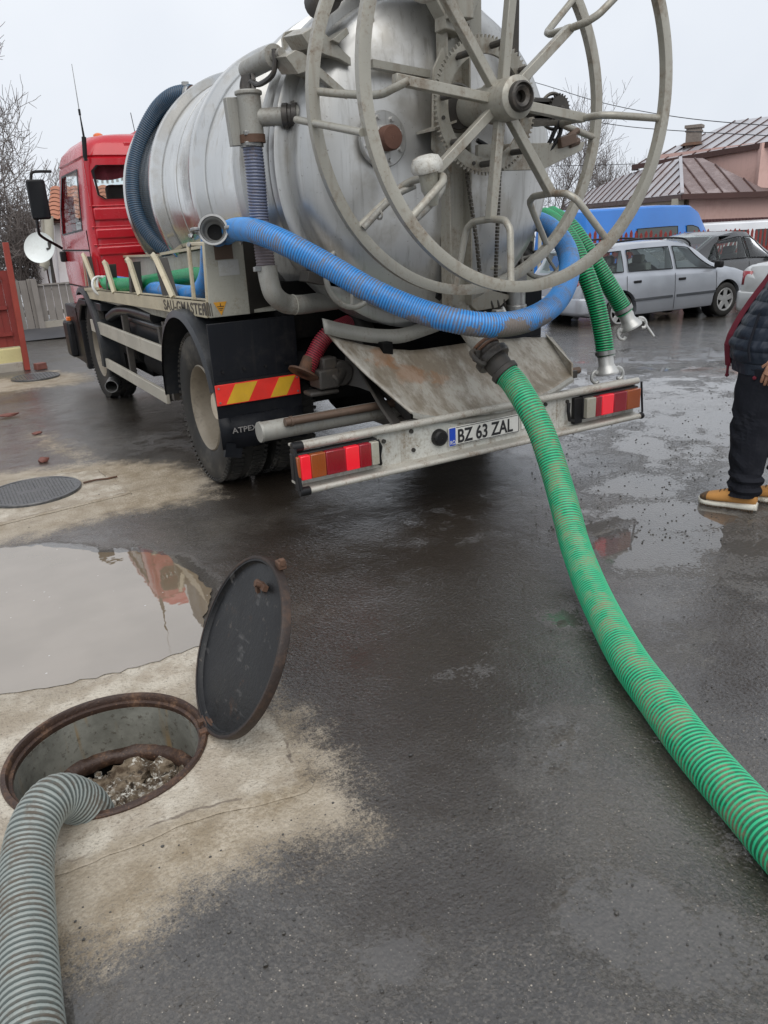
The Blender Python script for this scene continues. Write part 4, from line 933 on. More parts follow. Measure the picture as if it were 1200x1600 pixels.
for sx in (-1, 1):
    cuts.append(MB().prism([(XC+sx*.95, y, z) for y, z in ((8.93, 1.75), (8.98, 2.34), (9.95, 2.34), (10.2, 2.0), (10.22, 1.72))], (sx*.4, 0, 0)))
cuts.append(MB().prism([(XC-.95, 10.1, 1.7), (XC+.95, 10.1, 1.7), (XC+.9, 10.1, 2.33), (XC-.9, 10.1, 2.33)], (0, .6, 0)))
boolean_cut(cab, cuts)
def ringframe(pts, w, vec, ctr):
    """frame strip of width w inside closed outline"""
    c_ = V(ctr); b = MB(); n = len(pts)
    for i in range(n):
        p, q = V(pts[i]), V(pts[(i+1) % n]); b.prism([p, q, q+(c_-q).normalized()*w, p+(c_-p).normalized()*w], vec)
    return b
cx_, cz_ = XC, (rz0+rz1)/2
b = ringframe([(x, 8.592, z) for x, z in rw], .020, (0, -.012, 0), (cx_, 8.592, cz_)); rwo = O('rear_window', b, 'black', cab)
b = MB().prism([(x, 8.603, z) for x, z in rw], (0, .004, 0)); O('pane', b, 'cabglass', cab)
for sx in (-1, 1):
    pts = [(XC+sx*(1.13-.06*(z-1.75)/.6), y, z) for y, z in ((8.93, 1.75), (8.98, 2.34), (9.95, 2.34), (10.2, 2.0), (10.22, 1.72))]
    b = ringframe(pts, .04, (sx*.006, 0, 0), (XC+sx*1.1, 9.5, 2.05)); so_ = O('side_window', b, 'black', cab)
    b = MB().prism([V(p)-V((sx*.012, 0, 0)) for p in pts], (sx*-.004, 0, 0)); O('pane', b, 'cabglass', cab)
b = MB().prism([(XC-.95, 10.40, 1.7), (XC+.95, 10.40, 1.7), (XC+.9, 10.22, 2.33), (XC-.9, 10.22, 2.33)], (0, -.005, 0)); O('windscreen', b, 'cabglass', cab)
for sx in (-.62, .62):
    b = MB(); b.bx((XC+sx-.27, 9.0, 1.35), (XC+sx+.27, 9.14, 1.98)); b.bx((XC+sx-.19, 9.0, 2.0), (XC+sx+.19, 9.1, 2.19)); b.bx((XC+sx-.27, 9.1, 1.32), (XC+sx+.27, 9.6, 1.46)); O('seat', b, 'seat', cab, bev=.04)
b = MB(); P = [[V((XC-1.0+i*.05, 8.70+.012*math.sin(i*1.7), rz1+.02)), V((XC-1.0+i*.05, 8.70+.02*math.sin(i*1.7), rz1-.115-.02*math.sin(i*.55)))] for i in range(41)]; b.grid(P); O('curtain', b, 'curtain', cab)
b = MB()
for i in range(40): b.box((XC-1.0+i*.05, 8.70, rz1-.13-.02*math.sin(i*.55)), (.022, .006, .03))
O('tassels', b, 'tassel', cab)
for (ya, yb) in ((325, 345), (358, 374), (386, 400)):
    za = px(150, ya, Y=8.6).z; zb = px(150, yb, Y=8.6).z
    xa = px(141+(ya-325)*.12, ya, Y=8.6).x
    b = MB(); b.bx((xa+.02, 8.575, zb), (2*XC-xa-.02, 8.61, za)); O('pressed_rib', b, 'red', cab, bev=.014)
    b = MB(); b.bx((xa-.01, 8.588, za+.012), (2*XC-xa+.01, 8.61, za+.026)); O('rib_crease', b, 'red', cab, bev=.006)
b = MB(); b.bx((1.655, 8.583, 1.0), (1.665, 8.61, 2.38)); b.bx((1.60, 8.575, 1.02), (1.615, 8.6, 1.5)); O('seam', b, 'red', cab)
b = MB(); b.bx((XC-1.135, 8.72, 1.16), (XC-1.131, 10.42, 1.175)); b.bx((XC-1.137, 8.72, .95), (XC-1.131, 8.735, 1.75)); b.bx((XC-1.14, 8.74, 1.55), (XC-1.131, 10.42, 1.565)); O('door_gap', b, 'void', cab)
b = MB(); b.box((XC-1.145, 8.80, 1.42), (.03, .07, .03)); b.box((XC-1.145, 8.82, 1.12), (.03, .05, .05)); O('door_handle', b, 'black', cab, bev=.006)
b = MB(); b.lathe([(.055, 0), (.055, .03), (.05, .07), (.03, .085), (.001, .09)], px(154, 217, Y=9.4)-V((0, 0, .03)), (0, 0, 1), 20); O('beacon', b, 'amber', cab)
b = MB(); b.box((XC-.05, 9.3, 2.68), (.75, .6, .05)); O('roof_hatch', b, 'red', cab, bev=.02)
b = MB(); b.bx((XC-.65, 8.635, 2.47), (XC-.1, 8.66, 2.56)); b.bx((XC+.1, 8.635, 2.47), (XC+.65, 8.66, 2.56)); O('roof_panel', b, 'red', cab, bev=.008)
# aerials
a0 = px(133, 246, Y=8.58); a1 = px(131, 214, Y=8.58); a2 = px(125, 180, Y=8.58); a3 = px(112, 100, Y=8.6)
b = MB(); b.bar(a0-V((0, 0, .03)), a0+V((0, 0, .03)), .04, .03); b.tube([a0, a1], .022, 10); b.tube([a1, a2], lambda i: (.011, .006)[i], 8); b.tube([a2, a2.lerp(a3, .12)], .011, 8); ae = O('aerial', b, 'black', TR)
b = MB(); b.tube([a2, a3], lambda i: (.005, .0028)[i], 6); O('whip', b, 'steel', ae)
b = MB(); b.tube([px(212, 212, Y=9.5), px(204, 176, Y=9.5)], .004, 6); O('aerial', b, 'black', TR)
# mirror
b = MB(); m0 = px(80, 268, Y=10.1); b.tube(spline([m0, px(60, 268, Y=10.1), px(50, 270, Y=10.1), px(48.5, 280, Y=10.1), px(50, 290, Y=10.08)], 5), .016, 10); b.tube(spline([px(57, 336, Y=10.05), px(60, 360, Y=10.05), px(66, 370, Y=10.1), px(97, 388, Y=10.25)], 5), .016, 10); mi = O('mirror_arm', b, 'black', TR)
ma = px(60, 312, Y=10.05); b = MB(); b.box(ma, (.20, .07, .42)); O('mirror_housing', b, 'black', mi, bev=.025)
b = MB(); b.box(ma-V((0, .036, 0)), (.175, .004, .385)); O('mirror_glass', b, 'mirror', mi, bev=.002)
b = MB(); b.box(px(99, 401, Y=10.25), (.07, .07, .12)); O('mirror_foot', b, 'black', mi, bev=.015)
# cab steps and front wheel surround
b = MB(); b.prism([(1.50, 9.6, .25), (1.50, 9.7, .95), (1.50, 9.35, 1.06), (1.50, 8.95, 1.06), (1.50, 8.95, 1.0), (1.50, 9.3, .98), (1.50, 9.55, .8), (1.50, 9.5, .25)], (.4, 0, 0)); b.bx((1.50, 9.6, .3), (1.9, 10.4, .95)); O('cab_step', b, 'black', TR, bev=.015)
b = MB(); b.box((1.47, 10.15, .55), (.10, .3, .42)); O('bumper_corner', b, 'black', TR, bev=.03)
b = MB(); b.box(px(109, 508, Y=10.2), (.06, .05, .2)); O('side_indicator', b, 'amber', TR, bev=.01)
b = MB(); b.bx((1.52, 8.28, .98), (1.98, 8.62, 1.06)); O('mudguard_top', b, 'fender', TR, bev=.01)
# tank
TZ, R0 = 1.97, .87
prof = [(.001, 7.93), (.25, 7.92), (.5, 7.87), (.7, 7.79), (.82, 7.70), (R0, 7.58)]
for yr in (6.8, 5.7): prof += [(R0, yr+.13), (R0+.008, yr+.105), (R0+.055, yr+.075), (R0+.066, yr+.045), (R0+.066, yr-.045), (R0+.055, yr-.075), (R0+.008, yr-.105), (R0, yr-.13)]
prof += [(R0, 6.27), (R0+.003, 6.262), (R0, 6.25)] if False else []
prof += [(R0, 4.72)]
tank = O('tank', MB().lathe(prof, (XC, 0, TZ), (0, 1, 0), 128), 'tank', TR, sharp=40)
O('weld_seam', MB().lathe([(R0-.002, 6.262), (R0+.0035, 6.258), (R0-.002, 6.252)], (XC, 0, TZ), (0, 1, 0), 128), 'tank2', tank)
O('front_rim', MB().lathe([(.93, 7.66), (.935, 7.66), (.94, 7.72), (.90, 7.73), (.86, 7.66)], (XC, 0, TZ), (0, 1, 0), 96, True), 'tank', tank)
O('stiffening_ring', MB().lathe([(R0, 4.82), (.945, 4.82), (.945, 4.70), (R0-.02, 4.66)], (XC, 0, TZ), (0, 1, 0), 128), 'tank2', tank)
O('neck', MB().lathe([(R0-.02, 4.70), (R0-.02, 4.40)], (XC, 0, TZ), (0, 1, 0), 128), 'tank2', tank)
O('rear_flange', MB().lathe([(R0-.02, 4.43), (.92, 4.43), (.94, 4.42), (.94, 4.31), (.93, 4.29), (.86, 4.29)], (XC, 0, TZ), (0, 1, 0), 128), 'tank2', tank, bev=.0)
door = O('tank_door', MB().lathe([(.86, 4.272), (.925, 4.272), (.94, 4.262), (.94, 4.19), (.92, 4.18), (.868, 4.18), (.866, 4.10), (.855, 4.05), (.83, 4.01), (.77, 3.975), (.6, 3.93), (.35, 3.89), (.001, 3.875)], (XC, 0, TZ), (0, 1, 0), 128), 'tank2', TR)
O('door_seal', MB().lathe([(.905, 4.29), (.905, 4.27)], (XC, 0, TZ), (0, 1, 0), 96), 'rust', door)
def dishY(x, z):
    r = math.hypot(x-XC, z-TZ); return 3.875+.12*(r/.8)**2
# capped flange on the door
fc = px(598, 218, Y=3.875); O('flange', MB().lathe([(.001, .02), (.135, .02), (.138, .01), (.138, -.012), (.132, -.018), (.07, -.018), (.062, -.04), (.001, -.04)], fc, (0, 1, 0), 40), 'tank2', door)
O('flange_cap', MB().lathe([(.001, -.11), (.055, -.108), (.062, -.095), (.062, -.02)], fc, (0, 1, 0), 32), 'rustcap', door)
b = MB()
for k in range(8):
    a = 2*PI*k/8+.3; p = fc+V((math.cos(a)*.108, -.012, math.sin(a)*.108)); b.cyl(p, p+V((0, -.022, 0)), .013, 6)
O('flange_bolt', b, 'tank2', door)
# saddles under tank
b = MB(); 
for y in (5.0, 6.3, 7.4): b.prism([(2.1, y, 1.0), (3.36, y, 1.0), (3.5, y, 1.5), (3.2, y, 1.24), (2.73, y, 1.12), (2.26, y, 1.24), (1.96, y, 1.5)], (0, .1, 0))
O('saddle', b, 'frame', TR)
# vertical beams on the door
b = MB(); b.bx((2.655, 3.80, 1.18), (2.665, 3.90, 3.1)); b.bx((2.80, 3.80, 1.18), (2.81, 3.90, 3.1)); b.bx((2.655, 3.87, 1.18), (2.81, 3.885, 3.1)); O('door_beam', b, 'reel', door, bev=.003)
b = MB(); b.prism([(2.54, 3.78, 2.02), (2.56, 3.78, 2.40), (2.62, 3.78, 2.5), (2.66, 3.78, 2.3), (2.66, 3.78, 1.90)], (0, .02, 0)); b.prism([(2.5, 3.70, 2.10), (2.5, 3.88, 2.10), (2.64, 3.88, 2.14), (2.64, 3.70, 2.14)], (0, 0, .012)); O('gusset', b, 'reel', door)
b = MB(); b.prism([(2.75, 3.66, 2.03), (3.52, 3.66, 2.045), (3.50, 3.66, 2.00), (3.2, 3.66, 1.90), (2.75, 3.66, 1.90)], (0, .03, 0)); O('reel_arm_plate', b, 'reel', TR, bev=.003)
# crane post over the door, down to the reel shaft
b = MB(); b.prism([(2.35, 3.76, 2.98), (2.62, 3.76, 2.64), (2.62, 3.76, 2.58), (2.74, 3.76, 2.56), (2.84, 3.76, 2.72), (2.90, 3.76, 2.95), (2.90, 3.76, 3.12), (2.35, 3.76, 3.12)], (0, .10, 0)); b.bx((2.62, 3.70, 2.62), (2.76, 3.76, 3.12)); b.bx((2.80, 3.9, 2.5), (2.83, 4.1, 3.1)); b.bx((2.88, 3.9, 2.5), (2.96, 3.93, 3.05))
O('crane_post', b, 'reel', TR, bev=.006)
b = MB(); b.bx((2.05, 3.85, 2.70), (2.12, 3.95, 3.0)); b.bx((1.95, 4.1, 2.86), (2.7, 4.2, 2.93)); b.bar((2.35, 4.0, 2.90), (2.85, 3.85, 2.95), .1, .08); b.bx((3.14, 3.86, 2.2), (3.19, 3.9, 2.78)); O('crane_arm', b, 'frame', TR, bev=.005)
b = MB(); b.prism([px(x, y, Y=3.98) for x, y in ((575, 30), (583, 20), (600, 118), (598, 132))], (0, .03, 0)); b.prism([px(x, y, Y=3.9) for x, y in ((575, 95), (665, 112), (664, 124), (576, 108))], (0, -.05, 0)); O('door_strap', b, 'reel', TR)
b = MB(); b.tube([px(497, 5, Y=4.2), px(512, -8, Y=4.0)], .075, 20); O('crane_pin', b, 'frame', TR)
# door hinge bracket, upper left
b = MB()
b.prism([px(x, y, Y=4.42) for x, y in ((441, 60), (445, 50), (455, 47), (474, 46), (484, 60), (490, 95), (470, 104), (444, 92))], (0, .02, 0))
b.prism([px(x, y, Y=3.93) for x, y in ((471, 53), (490, 41), (508, 52), (548, 90), (549, 103), (530, 92), (510, 86), (486, 76))], (0, .22, .03))
b.prism([px(x, y, Y=3.95) for x, y in ((446, 88), (462, 78), (473, 82), (486, 92), (556, 155), (556, 168), (500, 122), (478, 112), (466, 116), (458, 104))], (0, .20, .03))
b.prism([px(x, y, Y=3.90) for x, y in ((519, 62), (542, 42), (546, 52), (530, 68))], (0, .2, .0))
O('hinge_bracket', b, 'reel', door, bev=.003)
b = MB(); p = px(386, 110, X=1.82); q = px(428, 88, X=1.82); d = (q-p).normalized(); b.lathe([(.001, -.01), (.045, -.01), (.05, 0), (.05, (q-p).length-.02), (.056, (q-p).length-.02), (.056, (q-p).length+.01), (.03, (q-p).length+.012), (.03, (q-p).length+.03), (.001, (q-p).length+.03)], p, d, 28); b.cyl(q+d*.02, q+d*.1, .022, 12); O('door_ram', b, 'pipe', TR)
b = MB(); r0 = px(430, 98, X=1.80); b.tube(spline([r0+V((0, 0, .06)), r0, px(425, 118, X=1.79), px(405, 132, X=1.78), px(392, 128, X=1.77), px(390, 140, X=1.76)], 5), .014, 8)
b.tube(spline([px(380, 115, X=1.79), px(376, 135, X=1.77), px(380, 150, X=1.75)], 5), .007, 8); b.bar(px(385, 118, X=1.77), px(385, 152, X=1.75), .05, .02); b.bar(px(396, 118, X=1.79), px(397, 150, X=1.76), .02, .03)
o = O('ram_hose', b, 'darkmetal', TR)
# standpipe with side valve
b = MB(); bc = px(391, 178, X=1.71); b.cyl(bc-V((0, 0, .105)), bc+V((0, 0, .10)), .062, 28); b.lathe([(.062, .085), (.072, .09), (.072, .105), (.062, .11)], bc, (0, 0, 1), 28); b.bar(bc+V((-.065, .04, -.15)), bc+V((-.075, .04, .08)), .05, .09, (1, 0, 0)); sb = O('valve_block', b, 'pipe', TR, bev=.003)
b = MB(); vy = bc+V((0, 0, -.02)); ax = V((.55, -.35, 0)).normalized(); b.lathe([(.045, 0), (.045, .13), (.058, .135), (.058, .16), (.05, .17), (.05, .23), (.001, .23)], vy+ax*.04, ax, 24); O('side_valve', b, 'pipe', sb)
b = MB(); b.lathe([(.052, 0), (.062, .004), (.062, .03), (.054, .035), (.054, .05), (.06, .055), (.06, .08), (.001, .085)], vy+ax*.17, ax, 24)
for k in range(5): a = k*1.3; b.cyl(vy+ax*.22+V((0, 0, math.cos(a)*.055)), vy+ax*.24+V((0, 0, math.cos(a)*.06)), .012, 8)
O('valve_coupling', b, 'darkmetal', sb)
b = MB(); b.cyl(bc+V((0, 0, -.10)), bc+V((0, 0, -.14)), .068, 24); O('rusty_collar', b, 'rust', sb)
vp = [px(x, y, X=1.71) for x, y in ((391, 212), (395, 235), (400, 280), (404, 330), (410, 375), (416, 420))]
me, _ = hose_mesh('standpipe_hose', vp, .052, .016, .005, 'hviolet', 24, 5); put('standpipe_hose', me, TR)
b = MB()
for y in (210, 226): p = px(392+(y-210)*.1, y, X=1.71); b.cyl(p+V((0, 0, -.014)), p+V((0, 0, .014)), .062, 28); b.box(p+V((-.03, -.055, 0)), (.06, .03, .02))
p = px(416, 419, X=1.71); b.cyl(p+V((0, 0, -.014)), p+V((0, 0, .014)), .062, 28); b.box(p+V((-.065, -.03, 0)), (.04, .03, .025)); O('hose_clamp', b, 'steel', TR, bev=.002)
ep = [px(417, 418, X=1.71), px(421, 440, X=1.71), px(428, 460, X=1.73), px(445, 474, X=1.82), px(468, 476, X=1.92), px(500, 472, X=2.08), px(560, 465, X=2.35), px(620, 462, X=2.6)]
b = MB(); b.tube(spline(ep, 8), .056, 24); O('elbow_pipe', b, 'pipe', TR)
b = MB(); p = px(459, 476, X=1.88); b.lathe([(.056, -.004), (.060, 0), (.056, .004)], p, V((1, .1, 0)), 24); O('weld_ring', b, 'bed', TR)
# suction pipe with gate valve in the middle
b = MB(); gc = px(662, 446, Y=4.06); gd = (px(765, 548, Y=3.48)-px(690, 452, Y=4.04)).normalized()
b.lathe([(.001, .03), (.155, .03), (.16, .02), (.16, -.01), (.15, -.03), (.1, -.035), (.09, -.08), (.001, -.08)], gc, (.15, 1, .1), 40)
for k in range(8):
    a = 2*PI*k/8; p = gc+V((math.cos(a)*.13, -.01, math.sin(a)*.13)); b.cyl(p, p+V((0, -.04, 0)), .016, 6)
b.box(gc+V((.09, -.04, .09)), (.1, .08, .08)); b.cyl(gc+V((.04, -.06, .1)), gc+V((.14, -.1, .02)), .02, 10); O('gate_valve', b, 'darkmetal', TR, bev=.004)
sp_ = spline([gc+V((.02, -.03, -.01)), px(700, 462, Y=4.0), px(722, 495, Y=3.86), px(745, 528, Y=3.66), px(764, 549, Y=3.49)], 6)
b = MB(); b.tube(sp_, .066, 28); O('suction_pipe', b, 'pipe', TR)
b = MB(); q = sp_[2]; b.lathe([(.066, -.03), (.08, -.02), (.08, .02), (.066, .03)], q, (sp_[3]-sp_[1]), 28); O('pipe_collar', b, 'black', TR)
# hydraulic odds and ends beside it
b = MB(); c0 = px(770, 455, Y=4.1)
b.box(c0+V((.0, 0, .0)), (.22, .12, .10)); b.cyl(c0+V((-.1, -.06, -.05)), c0+V((.05, -.08, -.14)), .022, 10); b.cyl(c0+V((.02, -.05, .05)), c0+V((.12, -.04, .28)), .045, 14); b.box(c0+V((.13, 0, .30)), (.10, .10, .16), Matrix.Rotation(.5, 3, 'Y')); b.cyl(c0+V((.05, -.05, -.06)), c0+V((.2, -.06, -.06)), .03, 12); b.box(c0+V((-.14, .02, .05)), (.08, .1, .2))
for k in range(5): b.tube(spline([c0+V((-.1+.05*k, -.06, .02)), c0+V((-.08+.05*k, -.1, -.08)), c0+V((-.02+.04*k, -.06, -.2))], 5), .009, 6)
b.box(c0+V((0, .1, .1)), (.5, .1, .6)); O('valve_cluster', b, 'darkmetal', TR, bev=.006)
b = MB(); c0 = px(806, 485, Y=4.0); b.cyl(c0+V((0, 0, -.12)), c0+V((0, 0, .14)), .06, 24); b.lathe([(.06, 0), (.07, .005), (.07, .035), (.06, .04)], c0, (0, 0, 1), 24); b.box(c0+V((0, 0, .18)), (.1, .1, .08)); O('filter_pot', b, 'steel', TR, bev=.005)
b = MB(); b.prism([px(x, y, Y=4.0) for x, y in ((728, 470), (760, 452), (800, 462), (780, 480), (745, 486))], (0, .15, 0)); b.bar(px(730, 420, Y=4.0), px(782, 418, Y=3.95), .03, .02); b.prism([px(x, y, Y=4.05) for x, y in ((720, 465), (742, 488), (730, 500), (705, 480))], (0, .1, 0)); O('support_plate', b, 'reel', TR, bev=.003)
b = MB(); b.cyl(px(755, 490, Y=3.9), px(785, 505, Y=3.85), .018, 10); b.box(px(778, 490, Y=3.9), (.06, .05, .05)); b.cyl(px(785, 480, Y=3.9), px(795, 500, Y=3.85), .012, 8); O('small_fittings', b, 'alu', TR, bev=.004)

def handwheel(c, R, n, tilt_spokes=3, a0=0.4, r=.016, hub=.035):
    b = MB(); b.tube(circle_pts(c, R, n, 56), r, 12, closed=True); u, w, d = frame_of(n)
    for k in range(tilt_spokes):
        a = a0+2*PI*k/tilt_spokes; b.tube([V(c)+d*.02, V(c)+(u*math.cos(a)+w*math.sin(a))*R], .011, 8)
    b.cyl(V(c)-d*.03, V(c)+d*.04, hub, 16); return b
hc = px(548, 433, Y=4.02); O('handwheel', handwheel(hc, .165, (.12, -1, .12)), 'pipe', TR)
b = MB(); b.cyl(hc, hc+V((.02, .25, 0)), .02, 12); b.box(hc+V((-.02, .22, -.03)), (.35, .12, .06), Matrix.Rotation(.25, 3, 'Y')); b.cyl(hc+V((-.12, .16, .06)), hc+V((-.12, .22, .06)), .02, 6); b.cyl(hc+V((.0, .17, .08)), hc+V((.0, .22, .08)), .02, 6); O('door_latch', b, 'frame', TR, bev=.004)
hc2 = px(848, 395, Y=4.25); O('handwheel', handwheel(hc2, .165, (-.25, -1, .1), 3, 1.2, .017), 'pipe', TR)
b = MB(); b.cyl(hc2, hc2+V((-.05, .3, -.02)), .022, 12); b.box(hc2+V((-.12, .12, -.02)), (.16, .14, .2)); b.cyl(hc2+V((-.25, .1, .1)), hc2+V((-.05, .05, -.06)), .05, 14); O('latch_gear', b, 'darkmetal', TR, bev=.01)
# right tray with bracket (far side)
b = MB(); b.bx((3.70, 4.62, 1.05), (3.98, 4.64, 1.55)); b.bx((3.60, 4.64, 1.17), (3.97, 8.75, 1.19)); b.prism([(3.955, 4.80, 1.165), (3.955, 4.80, 1.272), (3.955, 8.82, 1.182), (3.955, 8.82, 1.083)], (-.03, 0, 0)); b.bx((3.55, 4.7, 1.18), (3.57, 8.6, 1.5)); O('hose_tray', b, 'bed', TR, bev=.003)
b = MB(); b.bx((3.80, 4.612, 1.36), (3.89, 4.617, 1.43)); O('white_label', b, 'plate', TR)

# the hose reel
rl_ = O('hose_reel', MB().lathe([(.001, -.12), (.052, -.12)], (XC, 3.44, 2.205), (0, 1, 0), 24), 'darkmetal', TR)
HZ = 2.215
def hoop(y, R, cz):
    return MB().lathe([(R-.028, -.02), (R+.0, -.024), (R+.028, -.018), (R+.028, .018), (R, .024), (R-.028, .02)], (XC, y, cz), (0, 1, 0), 128, True)
for y, cz in ((3.21, 2.238), (3.71, 2.202)): O('hoop', hoop(y, .92, cz), 'reel', rl_, sharp=28)
O('hub', MB().lathe([(.06, -.145), (.092, -.135), (.098, -.13), (.098, .07), (.088, .075), (.085, .10), (.085, .30), (.001, .30)], (XC, 3.44, 2.205), (0, 1, 0), 40), 'reel', rl_)
O('bearing', MB().lathe([(.025, -.13), (.028, -.155), (.045, -.165), (.055, -.16), (.06, -.175), (.068, -.17), (.070, -.150), (.07, -.14)], (XC, 3.44, 2.205), (0, 1, 0), 32), 'darkmetal', rl_)
for k, ang in enumerate((-7, 38, 83, 128, 173, -142, -97, -52)):
    a = math.radians(ang); d = V((math.cos(a), 0, math.sin(a))); c = V((XC, 3.44, 2.205)); Ls = .56 if ang != 173 else .63
    tg = V((-d.z, 0, d.x))
    O('spoke', MB().bar(c+d*.09, c+d*Ls, .046, .046, (0, 1, 0)), 'reel', rl_, bev=.004)
    if ang == 173: continue
    j = .0
    f = c+d*.90; pts = [V((f.x, 3.705, f.z)), c+d*.60+V((0, .21, 0)), c+d*.565+V((0, .15, 0)), c+d*.555, c+d*.565+V((0, -.12, 0)), c+d*.61+V((0, -.17, 0)), c+d*.92+V((0, -.225, .02))]
    if ang == -7: pts[0] = V((f.x, 3.705, f.z-.02))
    P = []
    for i in range(len(pts)-1): P += [pts[i].lerp(pts[i+1], t_) for t_ in (.0, .15, .5, .85)]
    P.append(pts[-1]); P = [P[0]]+[(P[i-1]+P[i]*2+P[i+1])/4 for i in range(1, len(P)-1)]+[P[-1]]
    O('cradle', MB().tube(P, .0185, 14), 'reel', rl_)
b = MB(); b.tube(spline([px(497, 143, Y=3.70), px(540, 147, Y=3.55), px(590, 148, Y=3.38), px(615, 138, Y=3.3), px(639, 126, Y=3.25)], 5), .018, 12); b.tube([px(463, 187, Y=3.9), px(566, 207, Y=3.22)], .017, 12); O('cradle', b, 'reel', rl_)
# gear wheel on the reel
def gear(c, R, Ri, w, teeth, th, name, mat, parent, tw=.45):
    b = MB(); b.lathe([(Ri, -w/2), (R, -w/2), (R, w/2), (Ri, w/2)], c, (0, 1, 0), 96, True); c = V(c)
    for k in range(teeth):
        a = 2*PI*k/teeth; r = V((math.cos(a), 0, math.sin(a))); t_ = V((-r.z, 0, r.x)); q = PI*R/teeth*2*tw
        A = [c+r*(R-.002)+t_*q*.5, c+r*(R-.002)-t_*q*.5, c+r*(R+th)-t_*q*.22, c+r*(R+th)+t_*q*.22]
        b.prism([p+V((0, -w/2*.8, 0)) for p in A], (0, w*.8, 0))
    return O(name, b, mat, parent, sharp=30)
gear((2.77, 3.62, 2.205), .315, .245, .018, 84, .016, 'gear_ring', 'reel', rl_)
b = MB()
for ang in (-7, 38, 83, 128, 173, -142, -97, -52):
    a = math.radians(ang); d = V((math.cos(a), 0, math.sin(a))); p = V((2.76, 3.60, 2.205))+d*.28; b.cyl(p, p-V((0, .12, 0)), .016, 10)
for k in range(6):
    a = .2+k*PI/3; p = V((2.77, 3.608, 2.205))+V((math.cos(a), 0, math.sin(a)))*.285; b.cyl(p, p+V((0, -.006, 0)), .010, 10)
O('gear_bolt', b, 'frame', rl_)
O('sprocket', MB().lathe([(.001, -.01), (.10, -.01), (.10, .01), (.001, .01)], (2.66, 3.72, 2.21), (0, 1, 0), 40), 'darkmetal', rl_)
mc = px(874, 170, Y=3.66)
gear(mc, .066, .01, .016, 24, .012, 'pinion', 'frame', rl_)
b = MB(); b.box(mc+V((-.10, .05, .0)), (.16, .08, .11)); b.box(mc+V((-.16, .06, -.02)), (.2, .1, .12)); b.cyl(mc+V((0, -.012, 0)), mc+V((0, -.03, 0)), .016, 8); mo = O('reel_motor', b, 'frame', rl_, bev=.006)
b = MB(); b.tube(circle_pts(mc+V((-.02, .03, -.01)), .09, (0, 1, 0), 30), .010, 5, closed=True); b.bar(mc+V((-.2, 0, -.075)), mc+V((.05, 0, -.07)), .02, .03); O('drive_chain', b, 'chain', rl_)
b = MB(); 
for dz in (0, .03): b.tube(spline([mc+V((.02-dz, 0, -.06)), mc+V((.0-dz, 0, -.14+dz)), mc+V((-.1, .02, -.24+dz)), mc+V((-.3, .06, -.27+dz)), mc+V((-.5, .1, -.15))], 6), .012, 8)
O('hydraulic_line', b, 'black', rl_)
b = MB(); c0 = px(883, 220, Y=3.66); b.box(c0, (.12, .07, .055), Matrix.Rotation(-.25, 3, 'Y')); b.cyl(c0+V((.02, 0, .02)), c0+V((.09, -.01, .055)), .018, 10); b.cyl(c0+V((.03, 0, -.02)), c0+V((.10, 0, -.0)), .022, 10); O('hydraulic_valve', b, 'brownpipe', rl_, bev=.004)
# hanging chains
def chain(p, q, name='chain'):
    b = MB(); n = int((q-p).length/.019)
    for k in range(n):
        a = p.lerp(q, (k+.1)/n); c_ = p.lerp(q, (k+.9)/n); w = .011 if k % 2 else .007
        b.bar(a, c_, w*1.6, .016 if k % 2 else .024, (0, 1, 0))
    return O(name, b, 'chain', rl_, bev=0)
chain(px(727, 165, Y=3.72), px(730, 275, Y=3.72)); chain(px(730, 275, Y=3.72), px(745, 380, Y=3.74)); chain(px(745, 380, Y=3.74), px(750, 430, Y=3.76)); chain(px(786, 190, Y=3.72), px(780, 280, Y=3.72)); chain(px(780, 280, Y=3.72), px(774, 445, Y=3.76))
b = MB(); b.tube(circle_pts((2.66, 3.72, 2.21), .11, (0, 1, 0), 40), .011, 5, closed=True); O('chain_wrap', b, 'chain', rl_)
# breather valve standing on the door
vp0 = px(675, 306, Y=3.38); vd = V((-.22, -.05, 1)).normalized()
b = MB(); b.lathe([(.001, -.05), (.022, -.045), (.042, .02), (.047, .03), (.048, .10), (.050, .115), (.04, .12)], vp0, vd, 28); bv = O('breather_valve', b, 'bed', TR)
b = MB(); b.lathe([(.05, .105), (.072, .11), (.078, .125), (.076, .15), (.062, .175), (.035, .185), (.001, .187)], vp0, vd, 32); O('breather_cap', b, 'bumper', bv)
b = MB(); b.tube(spline([px(568, 357, Y=3.68), px(600, 322, Y=3.66), px(622, 303, Y=3.64), px(648, 290, Y=3.62)], 6), .017, 12); b.tube(spline([px(672, 285, Y=3.55), px(690, 286, Y=3.5), px(688, 300, Y=3.46), px(668, 325, Y=3.40), px(638, 352, Y=3.26)], 6), .017, 12); O('breather_tube', b, 'pipe', bv)
b = MB(); b.tube(circle_pts(px(593, 336, Y=3.66), .02, (1, .2, 0), 16), .006, 6, closed=True); O('ring_eye', b, 'pipe', bv)

